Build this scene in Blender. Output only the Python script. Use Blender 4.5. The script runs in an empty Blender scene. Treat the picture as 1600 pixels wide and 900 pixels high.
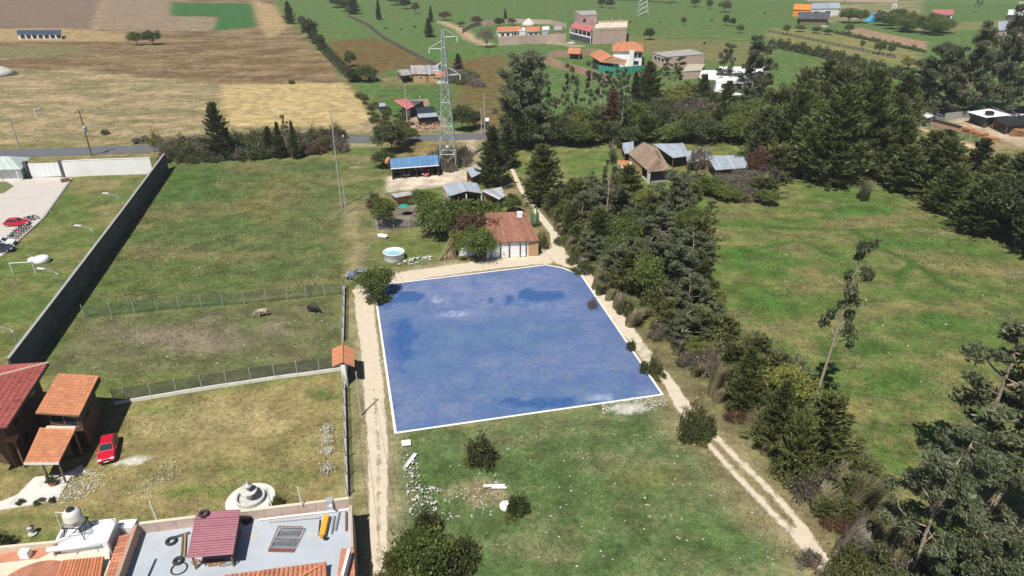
import bpy, bmesh, math, random
import numpy as np
from mathutils import Vector, Matrix
random.seed(7); rng = np.random.default_rng(11)
R = math.radians
scene = bpy.context.scene
col = scene.collection
# ------------------------------------------------------------------ camera, sky, sun, exposure
CAM_H, PITCH, FPX = 46.0, R(27.0), 1081.0
cam_d = bpy.data.cameras.new('camera'); cam = bpy.data.objects.new('camera', cam_d); col.objects.link(cam)
cam.location = (0, 0, CAM_H); cam.rotation_euler = (R(90) - PITCH, 0, 0)
cam_d.sensor_width = 36.0; cam_d.lens = 36.0 * FPX / 1600.0; cam_d.clip_start = 0.5; cam_d.clip_end = 9000
scene.camera = cam
SUN_AZ, SUN_EL = R(66.0), R(60.0)          # direction the shadows fall (from +X), height of the sun
world = bpy.data.worlds.new('World'); scene.world = world; world.use_nodes = True
wn = world.node_tree.nodes; wl = world.node_tree.links
sky = wn.new('ShaderNodeTexSky'); sky.sky_type = 'NISHITA'; sky.sun_disc = False
sky.sun_elevation = SUN_EL; sky.altitude = 2700.0
sdx, sdy = -math.cos(SUN_AZ), -math.sin(SUN_AZ)   # towards the sun
sky.sun_rotation = math.atan2(sdx, sdy)
wn['Background'].inputs['Strength'].default_value = 0.065
wl.new(sky.outputs['Color'], wn['Background'].inputs['Color'])
sl = bpy.data.lights.new('sun', 'SUN'); sl.energy = 5.0; sl.angle = R(0.53); sl.color = (1.0, 0.955, 0.88)
so = bpy.data.objects.new('sun', sl); col.objects.link(so)
ld = Vector((math.cos(SUN_AZ) * math.cos(SUN_EL), math.sin(SUN_AZ) * math.cos(SUN_EL), -math.sin(SUN_EL)))
so.rotation_euler = ld.to_track_quat('-Z', 'Y').to_euler(); so.location = (-30, -40, 120)
vs = scene.view_settings; vs.view_transform = 'Standard'; vs.look = 'None'; vs.gamma = 1.0
vs.exposure = 0.22; vs.use_curve_mapping = False

# ------------------------------------------------------------------ surveying: where a sight line from the flight point meets the ground
def G(px, py, z=0.0):
    a = (px - 800.0); b = (450.0 - py)
    d = Vector((a, FPX * math.cos(PITCH) + b * math.sin(PITCH), -FPX * math.sin(PITCH) + b * math.cos(PITCH)))
    t = (z - CAM_H) / d.z
    return Vector((d.x * t, d.y * t, z))
def proj_y(w):
    v = Vector(w) - Vector((0, 0, CAM_H))
    dz = v.y * math.cos(PITCH) - v.z * math.sin(PITCH); u = v.y * math.sin(PITCH) + v.z * math.cos(PITCH)
    return 450 - FPX * u / dz
def HT(px, py, ytop):
    g = G(px, py); lo, hi = 0.0, 40.0
    for i in range(40):
        m = (lo + hi) / 2
        if proj_y(g + Vector((0, 0, m))) > ytop: lo = m
        else: hi = m
    return lo
def SC(py):   # pixels per metre on the ground at row py
    return ((py - 450) * math.cos(PITCH) + FPX * math.sin(PITCH)) / CAM_H
def Q(pts, z=0.0): return [G(x, y, z) for x, y in pts]

# ------------------------------------------------------------------ materials
MATS = {}
def nodes(m):
    m.use_nodes = True
    nt = m.node_tree; return nt, nt.nodes, nt.links, nt.nodes['Principled BSDF']
def mat(name, rgb, rough=0.8, var=0.25, scale=1.5, metal=0.0, bump=0.0, fine=12.0, objvar=0.0, stain=None):
    if name in MATS: return MATS[name]
    m = bpy.data.materials.new(name); nt, n, l, p = nodes(m)
    p.inputs['Roughness'].default_value = rough; p.inputs['Metallic'].default_value = metal
    tc = n.new('ShaderNodeNewGeometry')
    n1 = n.new('ShaderNodeTexNoise'); n1.inputs['Scale'].default_value = scale; n1.inputs['Detail'].default_value = 6; n1.inputs['Roughness'].default_value = 0.65
    l.new(tc.outputs['Position'], n1.inputs['Vector'])
    mr = n.new('ShaderNodeMapRange'); mr.inputs[1].default_value = 0.25; mr.inputs[2].default_value = 0.75
    mr.inputs[3].default_value = 1 - var; mr.inputs[4].default_value = 1 + var
    l.new(n1.outputs['Fac'], mr.inputs[0])
    mul = n.new('ShaderNodeVectorMath'); mul.operation = 'SCALE'; mul.inputs[0].default_value = rgb
    last = mr.outputs[0]
    if objvar:
        oi = n.new('ShaderNodeObjectInfo'); m2 = n.new('ShaderNodeMapRange'); m2.inputs[3].default_value = 1 - objvar; m2.inputs[4].default_value = 1 + objvar
        l.new(oi.outputs['Random'], m2.inputs[0]); mm = n.new('ShaderNodeMath'); mm.operation = 'MULTIPLY'
        l.new(last, mm.inputs[0]); l.new(m2.outputs[0], mm.inputs[1]); last = mm.outputs[0]
    l.new(last, mul.inputs['Scale']); out = mul.outputs[0]
    if stain:
        n2 = n.new('ShaderNodeTexNoise'); n2.inputs['Scale'].default_value = stain[1]; n2.inputs['Detail'].default_value = 5
        l.new(tc.outputs['Position'], n2.inputs['Vector'])
        r2 = n.new('ShaderNodeMapRange'); r2.inputs[1].default_value = stain[2]; r2.inputs[2].default_value = stain[2] + 0.12
        l.new(n2.outputs['Fac'], r2.inputs[0])
        mx = n.new('ShaderNodeMix'); mx.data_type = 'RGBA'; l.new(r2.outputs[0], mx.inputs[0]); l.new(out, mx.inputs[6]); mx.inputs[7].default_value = (*stain[0], 1)
        out = mx.outputs[2]
    l.new(out, p.inputs['Base Color'])
    if bump:
        n3 = n.new('ShaderNodeTexNoise'); n3.inputs['Scale'].default_value = fine; n3.inputs['Detail'].default_value = 3
        l.new(tc.outputs['Position'], n3.inputs['Vector'])
        b = n.new('ShaderNodeBump'); b.inputs['Strength'].default_value = bump; b.inputs['Distance'].default_value = 0.06
        l.new(n3.outputs['Fac'], b.inputs['Height']); l.new(b.outputs[0], p.inputs['Normal'])
    MATS[name] = m; return m
def leafmat(name, ca, cb, trans=0.38, isl=0.55):
    m = bpy.data.materials.new(name); nt, n, l, p = nodes(m)
    oi = n.new('ShaderNodeObjectInfo'); ge = n.new('ShaderNodeNewGeometry')
    no = n.new('ShaderNodeTexNoise'); no.inputs['Scale'].default_value = 0.5; no.inputs['Detail'].default_value = 2
    l.new(ge.outputs['Position'], no.inputs['Vector'])
    a = n.new('ShaderNodeMath'); a.operation = 'MULTIPLY_ADD'; a.inputs[1].default_value = 0.45; l.new(oi.outputs['Random'], a.inputs[0])
    ri = n.new('ShaderNodeMath'); ri.operation = 'MULTIPLY_ADD'; ri.inputs[1].default_value = isl; l.new(ge.outputs['Random Per Island'], ri.inputs[0])
    nm = n.new('ShaderNodeMapRange'); nm.inputs[1].default_value = 0.35; nm.inputs[2].default_value = 0.65; nm.inputs[3].default_value = -0.12; nm.inputs[4].default_value = 0.3
    l.new(no.outputs['Fac'], nm.inputs[0]); l.new(nm.outputs[0], ri.inputs[2]); l.new(ri.outputs[0], a.inputs[2])
    mx = n.new('ShaderNodeMix'); mx.data_type = 'RGBA'; mx.clamp_factor = True; l.new(a.outputs[0], mx.inputs[0])
    mx.inputs[6].default_value = (*ca, 1); mx.inputs[7].default_value = (*cb, 1)
    l.new(mx.outputs[2], p.inputs['Base Color']); p.inputs['Roughness'].default_value = 0.48; p.inputs['Specular IOR Level'].default_value = 0.4
    tr = n.new('ShaderNodeBsdfTranslucent'); l.new(mx.outputs[2], tr.inputs['Color'])
    ms = n.new('ShaderNodeMixShader'); ms.inputs[0].default_value = trans
    l.new(p.outputs[0], ms.inputs[1]); l.new(tr.outputs[0], ms.inputs[2]); l.new(ms.outputs[0], n['Material Output'].inputs['Surface'])
    MATS[name] = m; return m
def seethru(name, rgb, alpha, rough=0.7, scale=0):
    m = bpy.data.materials.new(name); nt, n, l, p = nodes(m)
    p.inputs['Base Color'].default_value = (*rgb, 1); p.inputs['Roughness'].default_value = rough
    p.inputs['Specular IOR Level'].default_value = 0.2
    t = n.new('ShaderNodeBsdfTransparent'); ms = n.new('ShaderNodeMixShader'); ms.inputs[0].default_value = alpha
    l.new(t.outputs[0], ms.inputs[1]); l.new(p.outputs[0], ms.inputs[2]); l.new(ms.outputs[0], n['Material Output'].inputs['Surface'])
    MATS[name] = m; return m
mat('white', (.80, .80, .79), .7, .05, .8, stain=((.6, .58, .54), .7, .66))
mat('whitemetal', (.7, .71, .72), .5, .1, 2)
mat('cream', (.62, .55, .42), .8, .12, .9)
mat('concrete', (.33, .32, .30), .9, .18, .7, bump=.3)
mat('darkconcrete', (.075, .078, .085), .9, .4, .6, bump=.4, objvar=.15, stain=((.12, .115, .11), .9, .58))
mat('roofscreed', (.40, .44, .48), .8, .14, .35, stain=((.5, .47, .43), .5, .62), bump=.15)
mat('brick', (.42, .27, .20), .9, .18, 2.0, bump=.4, fine=6, objvar=.12)
mat('palebrick', (.50, .37, .31), .9, .15, 1.2, bump=.4, fine=6, objvar=.1)
mat('adobe', (.42, .27, .14), .95, .2, 1.2, bump=.4)
mat('plinth', (.70, .68, .64), .85, .15, 1.1, bump=.3, stain=((.38, .36, .31), 1.3, .63))
mat('tileorange', (.50, .205, .10), .75, .14, 1.5, bump=.2, objvar=.12)
mat('tileterra', (.45, .19, .11), .8, .2, 1.6, bump=.2, objvar=.14)
mat('tilered', (.50, .135, .11), .7, .15, 1.4, bump=.2, objvar=.08, stain=((.27, .075, .07), 1.5, .57))
mat('tilebrown', (.27, .195, .14), .9, .3, 1.3, bump=.4, objvar=.25)
mat('tileold', (.30, .135, .09), .85, .35, 1.6, bump=.3, objvar=.18)
mat('sheetgrey', (.42, .47, .52), .45, .18, .8, metal=.2, objvar=.12, stain=((.3, .22, .17), .6, .66))
mat('sheetrust', (.36, .30, .27), .7, .3, .9, objvar=.3, stain=((.3, .14, .08), .8, .52))
mat('sheetblue', (.12, .24, .42), .45, .2, .6, objvar=.08)
mat('sheetpink', (.48, .15, .145), .6, .12, .8, objvar=.05)
mat('sheetmaroon', (.27, .085, .115), .55, .18, .9, objvar=.08, stain=((.40, .2, .22), 2.2, .66))
mat('tarp', (.025, .026, .03), .5, .3, 1)
mat('dark', (.022, .022, .025), .6, .2, 2)
mat('glass', (.03, .04, .05), .08, .1, 1)
mat('wood', (.20, .13, .075), .85, .3, 3, objvar=.2)
mat('paledry', (.40, .32, .21), .9, .25, 3, objvar=.2)
mat('logs', (.36, .19, .09), .9, .3, 3, objvar=.3)
mat('bark', (.16, .12, .085), .9, .3, 2.5, objvar=.15)
mat('palebark', (.34, .27, .20), .85, .3, 1.6, objvar=.15, stain=((.2, .12, .07), 1.5, .55))
mat('pole', (.40, .38, .35), .85, .12, 1)
mat('steel', (.42, .45, .46), .4, .12, 1, metal=.5)
mat('pylonsteel', (.42, .47, .46), .5, .12, 1, metal=.3)
mat('rubber', (.03, .03, .033), .8, .2, 4)
mat('rim', (.35, .35, .36), .4, .1, 4, metal=.6)
mat('carred', (.50, .012, .035), .22, .04, 1)
mat('carblue', (.16, .19, .25), .25, .04, 1)
mat('cardark', (.03, .04, .07), .22, .04, 1)
mat('carwhite', (.72, .73, .74), .25, .04, 1)
mat('cargrey', (.13, .14, .15), .25, .04, 1)
mat('lampglass', (.8, .8, .76), .15, .03, 1)
mat('redlamp', (.5, .03, .02), .2, .03, 1)
mat('stone', (.50, .49, .46), .9, .3, 3, bump=.3)
mat('whitestone', (.47, .45, .40), .9, .2, 2.5)
mat('bluewater', (.30, .52, .56), .1, .05, 1)
mat('green_cloth', (.02, .27, .19), .6, .1, 1)
mat('plastic_white', (.76, .77, .78), .35, .05, 1)
mat('tank', (.60, .58, .54), .5, .1, 1)
mat('yellow', (.72, .36, .04), .5, .1, 2)
mat('orange_paint', (.75, .26, .04), .6, .1, .5)
mat('terrace', (.62, .6, .55), .85, .12, .6, stain=((.42, .4, .35), .8, .6))
mat('black_hide', (.018, .016, .015), .6, .2, 3)
mat('brown_hide', (.30, .21, .15), .7, .2, 3, stain=((.6, .55, .48), 1.6, .5))
mat('thatch', (.42, .38, .28), .95, .2, 2)
mat('rust', (.24, .09, .05), .85, .3, 3)
mat('skin', (.42, .24, .16), .6, .05, 2)
mat('cactus', (.10, .17, .08), .7, .2, 3)
mat('blue_slide', (.07, .32, .62), .4, .1, 1)
mat('olive_trunk', (.28, .26, .13), .9, .2, 3)
leafmat('leaf_euc', (.055, .075, .035), (.23, .25, .14))
leafmat('leaf_cyp', (.05, .074, .024), (.20, .22, .07))
leafmat('leaf_bro', (0.05, 0.09, 0.02), (0.2, 0.25, 0.06))
leafmat('leaf_shr', (.06, .08, .028), (.21, .215, .08))
leafmat('leaf_dark', (.042, .06, .024), (.14, .16, .06))
leafmat('leaf_brown', (.085, .042, .028), (.20, .11, .065))
leafmat('leaf_dry', (.13, .115, .055), (.36, .32, .19), .4)
leafmat('leaf_greydry', (.11, .095, .075), (.26, .22, .17), .3)
leafmat('leaf_yell', (0.11, 0.13, 0.03), (0.32, 0.32, 0.09))
leafmat('leaf_grass', (.085, .12, .035), (.24, .225, .11), .4, .8)
leafmat('flowers', (.50, .49, .42), (.75, .74, .66), .2)
seethru('mesh_green', (.06, .13, .08), .20)
seethru('mesh_grey', (.075, .08, .088), .33)
seethru('mesh_dark', (.05, .053, .06), .3)
seethru('film', (.55, .56, .58), .55, .3)

# ------------------------------------------------------------------ mesh collecting
def wloc(o):
    v = Vector((0, 0, 0))
    while o is not None: v = v + o.location; o = o.parent
    return v
class MB:
    def __init__(s): s.v = []; s.f = []
    def add(s, vs, fs):
        b = len(s.v); s.v += [tuple(v) for v in vs]; s.f += [tuple(b + i for i in f) for f in fs]; return s
    def box(s, c, d, rz=0.0, tilt=None):
        M = Matrix.Rotation(rz, 3, 'Z')
        if tilt is not None: M = M @ tilt
        x, y, z = d[0] / 2, d[1] / 2, d[2] / 2
        P = [Vector(c) + M @ Vector(q) for q in ((-x, -y, -z), (x, -y, -z), (x, y, -z), (-x, y, -z), (-x, -y, z), (x, -y, z), (x, y, z), (-x, y, z))]
        return s.hexa(P)
    def hexa(s, P): return s.add(P, [(0, 3, 2, 1), (4, 5, 6, 7), (0, 1, 5, 4), (1, 2, 6, 5), (2, 3, 7, 6), (3, 0, 4, 7)])
    def prism(s, poly, z0, z1):
        n = len(poly); P = [(p[0], p[1], z0) for p in poly] + [(p[0], p[1], z1) for p in poly]
        F = [tuple(range(n))[::-1], tuple(range(n, 2 * n))] + [(i, (i + 1) % n, n + (i + 1) % n, n + i) for i in range(n)]
        return s.add(P, F)
    def wallseg(s, a, b, th, z0, z1):
        a = Vector(a); b = Vector(b); d = (b - a); d.z = 0; d.normalize(); n = Vector((-d.y, d.x, 0)) * th / 2
        return s.prism([a - n, b - n, b + n, a + n], z0, z1)
    def slab(s, P, th):           # thick quad/polygon; P runs counter-clockwise seen from above
        n = len(P); B = [Vector(p) - Vector((0, 0, th)) for p in P]
        return s.add(list(P) + B, [tuple(range(n)), tuple(range(n, 2 * n))[::-1]] + [(i, n + i, n + (i + 1) % n, (i + 1) % n) for i in range(n)])
    def tube(s, pts, rad, n=6, cap=True):
        pts = [Vector(p) for p in pts]
        if not isinstance(rad, (list, tuple)): rad = [rad] * len(pts)
        V = []; F = []
        for i, p in enumerate(pts):
            d = (pts[min(i + 1, len(pts) - 1)] - pts[max(i - 1, 0)])
            if d.length < 1e-6: d = Vector((0, 0, 1))
            d.normalize()
            a = d.cross(Vector((0, 0, 1)) if abs(d.z) < .9 else Vector((1, 0, 0))).normalized(); b = d.cross(a)
            V += [p + (a * math.cos(2 * math.pi * k / n) + b * math.sin(2 * math.pi * k / n)) * rad[i] for k in range(n)]
        for i in range(len(pts) - 1):
            F += [(i * n + k, i * n + (k + 1) % n, (i + 1) * n + (k + 1) % n, (i + 1) * n + k) for k in range(n)]
        if cap: F += [tuple(range(n))[::-1], tuple(range((len(pts) - 1) * n, len(pts) * n))]
        return s.add(V, F)
    def lathe(s, c, prof, n=20, close=True):
        c = Vector(c); V = []; F = []
        for r, z in prof: V += [c + Vector((r * math.cos(2 * math.pi * k / n), r * math.sin(2 * math.pi * k / n), z)) for k in range(n)]
        m = len(prof)
        for i in range(m - 1): F += [(i * n + k, i * n + (k + 1) % n, (i + 1) * n + (k + 1) % n, (i + 1) * n + k) for k in range(n)]
        if close: F += [tuple(range(n))[::-1], tuple(range((m - 1) * n, m * n))]
        return s.add(V, F)
    def torus(s, c, R_, r, axis='Z', n=20, k=8, rz=0, squash=1.0):
        c = Vector(c); V = []; F = []; M = Matrix.Rotation(rz, 3, 'Z')
        for i in range(n):
            a = 2 * math.pi * i / n
            for j in range(k):
                b = 2 * math.pi * j / k; rr = R_ + r * math.cos(b); q = Vector((rr * math.cos(a), rr * math.sin(a), squash * r * math.sin(b)))
                if axis == 'Y': q = Vector((q.x, q.z, q.y))
                V.append(c + M @ q)
        for i in range(n):
            for j in range(k): F.append((i * k + j, ((i + 1) % n) * k + j, ((i + 1) % n) * k + (j + 1) % k, i * k + (j + 1) % k))
        return s.add(V, F)
    def rock(s, c, r, seed=0, flat=.7):
        rr = random.Random(seed); V = []
        for (x, y, z) in ((1, 0, 0), (-1, 0, 0), (0, 1, 0), (0, -1, 0), (0, 0, 1), (0, 0, -1), (.6, .6, .5), (-.6, .6, .5), (-.6, -.6, .5), (.6, -.6, .5)):
            k = r * rr.uniform(.75, 1.15); V.append(Vector(c) + Vector((x * k, y * k, z * k * flat)))
        return s.add(V, [(0, 6, 9), (6, 2, 7), (7, 1, 8), (8, 3, 9), (6, 7, 4), (7, 8, 4), (8, 9, 4), (9, 6, 4), (0, 2, 6), (2, 1, 7), (1, 3, 8), (3, 0, 9), (0, 5, 2), (2, 5, 1), (1, 5, 3), (3, 5, 0)])
    def build(s, name, m, parent=None, smooth=False, bevel=0):
        off = wloc(parent) if parent is not None else Vector((0, 0, 0))
        me = bpy.data.meshes.new(name)
        if parent is not None: vv = [(v[0] - off.x, v[1] - off.y, v[2] - off.z) for v in s.v]; loc = (0, 0, 0)
        else:
            A = np.array(s.v); c = (A[:, 0].mean(), A[:, 1].mean(), A[:, 2].min()); vv = [(v[0] - c[0], v[1] - c[1], v[2] - c[2]) for v in s.v]; loc = c
        me.from_pydata(vv, [], s.f); me.materials.append(MATS[m] if isinstance(m, str) else m)
        if smooth: me.polygons.foreach_set('use_smooth', [True] * len(me.polygons))
        o = bpy.data.objects.new(name, me); col.objects.link(o); o.location = loc
        if bevel:
            b = o.modifiers.new('bevel', 'BEVEL'); b.width = bevel; b.segments = 2; b.limit_method = 'ANGLE'
        if parent is not None: o.parent = parent
        return o
def tag(o, label, cat, group=None):
    o['label'] = label; o['category'] = cat
    if group: o['group'] = group
    return o
def thing(name, label, cat, loc, group=None):
    o = bpy.data.objects.new(name, None); col.objects.link(o); o.location = loc; o.empty_display_size = .3
    return tag(o, label, cat, group)
def one(mb, name, m, label, cat, group=None, smooth=False, bevel=0):
    return tag(mb.build(name, m, None, smooth, bevel), label, cat, group)
def copy_tree(o, parent=None):
    c = o.copy(); col.objects.link(c); c.parent = parent
    for ch in list(o.children): copy_tree(ch, c)
    return c
def npmesh(name, V, F4, m):
    me = bpy.data.meshes.new(name); nv, nf = len(V), len(F4)
    me.vertices.add(nv); me.vertices.foreach_set('co', np.asarray(V, np.float32).ravel())
    me.loops.add(nf * 4); me.loops.foreach_set('vertex_index', np.asarray(F4, np.int32).ravel())
    me.polygons.add(nf); me.polygons.foreach_set('loop_start', np.arange(0, nf * 4, 4, dtype=np.int32))
    me.update(calc_edges=True); me.materials.append(MATS[m] if isinstance(m, str) else m); me.validate(); return me
def structure(o): o['kind'] = 'structure'; return o
def lerp(a, b, t): return Vector(a) * (1 - t) + Vector(b) * t
def bil(P, u, v): return lerp(lerp(P[0], P[1], u), lerp(P[3], P[2], u), v)
def up(p, z): return Vector((p[0], p[1], z))
# ------------------------------------------------------------------ the ground: one sheet, its soil and plant cover laid out as fields
def vnoise(x, y, s, seed):
    r = np.random.default_rng(seed); T = r.random((256, 256)); x = x / s; y = y / s
    xi = np.floor(x).astype(int); yi = np.floor(y).astype(int); fx = x - xi; fy = y - yi
    fx = fx * fx * (3 - 2 * fx); fy = fy * fy * (3 - 2 * fy)
    g = lambda i, j: T[i % 256, j % 256]
    return (g(xi, yi) * (1 - fx) + g(xi + 1, yi) * fx) * (1 - fy) + (g(xi, yi + 1) * (1 - fx) + g(xi + 1, yi + 1) * fx) * fy
def fbm(x, y, s, seed): return (vnoise(x, y, s, seed) + .5 * vnoise(x, y, s / 2, seed + 1) + .25 * vnoise(x, y, s / 4, seed + 2)) / 1.75 - .5
def axis(segs):
    out = []
    for a, b, n0, n1 in segs:
        t = 0; p = a
        while p < b:
            out.append(p); p += n0 + (n1 - n0) * (p - a) / (b - a)
    out.append(segs[-1][1]); return np.array(out)
ys = axis([(-400, 25, 90, 4), (25, 130, .5, .75), (130, 300, .75, 2.2), (300, 650, 2.2, 8), (650, 4000, 8, 500)])
xp = axis([(0, 60, .6, .7), (60, 160, .7, 1.6), (160, 450, 1.6, 7), (450, 4000, 7, 500)])
xs = np.concatenate([-xp[:0:-1], xp])
X, Y = np.meshgrid(xs, ys); NX, NY = len(xs), len(ys)
cA = np.zeros((NY, NX, 3)); cB = np.zeros((NY, NX, 3)); fr = np.zeros((NY, NX))
cA[:] = (.12, .145, .045); cB[:] = (.20, .175, .07); fr[:] = .45
def sdist(poly):
    x, y = X, Y; n = len(poly); d = np.full(X.shape, 1e18); inside = np.zeros(X.shape, bool)
    for i in range(n):
        a = poly[i]; b = poly[(i + 1) % n]; ex, ey = b[0] - a[0], b[1] - a[1]; L = ex * ex + ey * ey + 1e-9
        t = np.clip(((x - a[0]) * ex + (y - a[1]) * ey) / L, 0, 1)
        d = np.minimum(d, (x - a[0] - ex * t) ** 2 + (y - a[1] - ey * t) ** 2)
        c = ((a[1] > y) != (b[1] > y)) & (x < (b[0] - a[0]) * (y - a[1]) / (b[1] - a[1] + 1e-12) + a[0]); inside ^= c
    d = np.sqrt(d); return np.where(inside, d, -d)
def lay(m, A, B=None, f=None):
    m3 = m[..., None]
    cA[:] = cA * (1 - m3) + np.array(A) * m3
    if B is not None: cB[:] = cB * (1 - m3) + np.array(B) * m3
    if f is not None: fr[:] = fr * (1 - m) + f * m
def field(pts, A, B=None, f=None, w=1.5, rag=2.0, amt=1.0, seed=3):
    sd = sdist([G(x, max(y, -85)) for x, y in pts]) + fbm(X, Y, max(2.5, rag * 3), seed) * 2 * rag
    lay(np.clip(sd / w * .5 + .5, 0, 1) * amt, A, B, f)
def trail(pts, width, A, B=None, f=None, soft=.6, rag=.8, amt=1.0, seed=5):
    P = [G(x, y) for x, y in pts]; d = np.full(X.shape, 1e18)
    for a, b in zip(P[:-1], P[1:]):
        ex, ey = b.x - a.x, b.y - a.y; L = ex * ex + ey * ey + 1e-9
        t = np.clip(((X - a.x) * ex + (Y - a.y) * ey) / L, 0, 1); d = np.minimum(d, (X - a.x - ex * t) ** 2 + (Y - a.y - ey * t) ** 2)
    sd = width / 2 - np.sqrt(d) + fbm(X, Y, 3.0, seed) * 2 * rag
    lay(np.clip(sd / soft * .5 + .5, 0, 1) * amt, A, B, f)
def blotch(px, py, rx, ry, A, B=None, f=None, amt=1.0, seed=9, soft=.5):
    c = G(px, py); s = SC(py); a = rx / s; b = abs(G(px, py - ry).y - G(px, py + ry).y) / 2
    d = 1 - np.sqrt(((X - c.x) / a) ** 2 + ((Y - c.y) / b) ** 2) + fbm(X, Y, max(1.5, min(a, b) * .7), seed) * 1.3
    lay(np.clip(d / soft, 0, 1) * amt, A, B, f)
GRN = (.085, .135, .035); OLV = (.125, .13, .045); STRAW = (.235, .19, .085); PALE = (.36, .285, .145); BRN = (.15, .098, .048); DRT = (.50, .415, .30)
# far green pastures
field([(425, 0), (430, -85), (2600, -85), (2600, 190), (750, 214), (600, 205), (500, 90)], (.085, .145, .042), (.12, .14, .05), .45, 3, 3)
field([(560, -85), (2600, -85), (2600, 14), (1300, 3), (900, -4), (600, -6)], (.10, .16, .055), (.13, .16, .06), .4, 8, 6)
field([(1000, 40), (1150, 48), (1200, 60), (1420, 125), (1400, 170), (1200, 100), (1000, 75)], (.085, .14, .04), (.16, .15, .06), .4, 3, 4)
field([(960, 55), (1190, 70), (1190, 105), (1000, 85)], (.14, .145, .055), (.17, .15, .065), .5, 3, 3)
field([(1200, 42), (1300, 50), (1440, 82), (1440, 110), (1200, 62)], (.16, .165, .06), (.22, .19, .08), .5, 2, 2)
field([(1325, 46), (1345, 44), (1450, 66), (1445, 78), (1335, 53)], (.30, .20, .13), (.26, .18, .11), .4, 1, .5)
field([(1245, 12), (1440, 0), (1440, 20), (1300, 36)], (.3, .24, .15), (.12, .15, .05), .5, 3, 3)
field([(1400, 40), (1600, 30), (1600, 44), (1420, 50)], (.15, .16, .06), (.2, .18, .08), .5, 2, 2)
# brown marsh behind the pylon
field([(505, 66), (585, 58), (640, 80), (695, 112), (610, 104), (590, 118), (545, 128)], (.125, .105, .04), (.145, .08, .035), .5, 3, 4)
field([(700, 95), (790, 85), (800, 200), (720, 190), (700, 130)], (.125, .11, .04), (.15, .095, .04), .45, 3, 4)
field([(640, 108), (700, 128), (720, 205), (640, 205), (590, 150), (600, 125)], (.075, .13, .035), (.13, .13, .05), .35, 2, 3)
field([(590, 118), (690, 125), (690, 132), (600, 134)], (.19, .165, .075), (.12, .13, .05), .4, 1.5, 1.5)
# dry land, top left
field([(-900, -85), (425, -85), (428, 15), (505, 85), (600, 197), (600, 212), (-900, 246)], (.25, .18, .095), (.125, .085, .045), .5, 2.5, 3)
field([(-900, -85), (-900, 42), (0, 42), (148, 46), (157, 0), (150, -85)], (.195, .14, .10), (.165, .12, .085), .4, 1.2, .8)
field([(162, -85), (162, 2), (152, 47), (335, 48), (338, 27), (265, 25), (266, 4), (262, -85)], (.27, .205, .135), (.22, .165, .11), .5, 1.2, .8)
field([(267, 4), (392, 5), (402, 42), (334, 48), (340, 26), (267, 25)], (.045, .125, .035), (.055, .11, .035), .4, .8, .5)
field([(-900, 46), (110, 44), (200, 52), (200, 64), (-900, 66)], (.33, .24, .12), (.24, .17, .085), .4, 2, 2)
field([(-900, 70), (130, 72), (150, 84), (0, 90), (-900, 90)], (.15, .145, .06), (.2, .165, .08), .5, 3, 3, .9)
field([(395, 0), (428, 8), (450, 45), (420, 60), (405, 40)], (.36, .26, .13), (.26, .18, .09), .4, 2, 2)
field([(-900, 108), (120, 110), (340, 131), (600, 190), (600, 214), (-900, 240)], (.36, .27, .155), (.19, .165, .08), .52, 2.5, 3)
for k, (a, b, rx, ry) in enumerate([(215, 82, 30, 5), (300, 118, 60, 7), (60, 95, 70, 8), (420, 95, 60, 7), (350, 75, 60, 4), (480, 110, 40, 8), (130, 100, 40, 5)]):
    blotch(a, b, rx, ry, (.13, .085, .042), (.16, .12, .055), .4, .85, 40 + k)
field([(345, 132), (540, 129), (570, 165), (583, 188), (545, 196), (365, 199), (346, 165)], (.43, .325, .15), (.37, .285, .14), .5, 1, 1)
for k, (a, b, rx, ry) in enumerate([(450, 172, 30, 6), (560, 175, 14, 4), (377, 196, 10, 4)]): blotch(a, b, rx, ry, (.55, .46, .32), None, None, .7, 60 + k)
trail([(160, 0), (148, 46)], 2.5, (.34, .25, .14), None, .2, 1, .5)
trail([(690, 34), (720, 46), (735, 60), (760, 70)], 7, (.36, .28, .17), (.3, .24, .14), .3, 2, 1)
trail([(800, 62), (850, 66), (905, 72)], 6, (.36, .3, .2), None, .3, 2, 1)
# road verges
trail([(-300, 246), (0, 233), (250, 224), (540, 212), (750, 206), (1600, 172)], 5, (.27, .21, .1), (.16, .15, .06), .5, 2, 1.5, .8)
trail([(-300, 258), (0, 250), (250, 240), (540, 226), (760, 220)], 4, (.33, .27, .17), (.2, .17, .08), .5, 2, 1.2, .8)
# left park inside the wall
field([(-200, 262), (240, 262), (250, 262), (40, 575), (-300, 640), (-300, 300)], (.10, .135, .037), (.185, .165, .068), .45, .8, .4)
blotch(150, 290, 60, 12, (.22, .18, .085), (.15, .15, .05), .4, .8, 70); blotch(175, 331, 14, 7, (.26, .25, .23), None, None, .9, 71)
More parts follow.
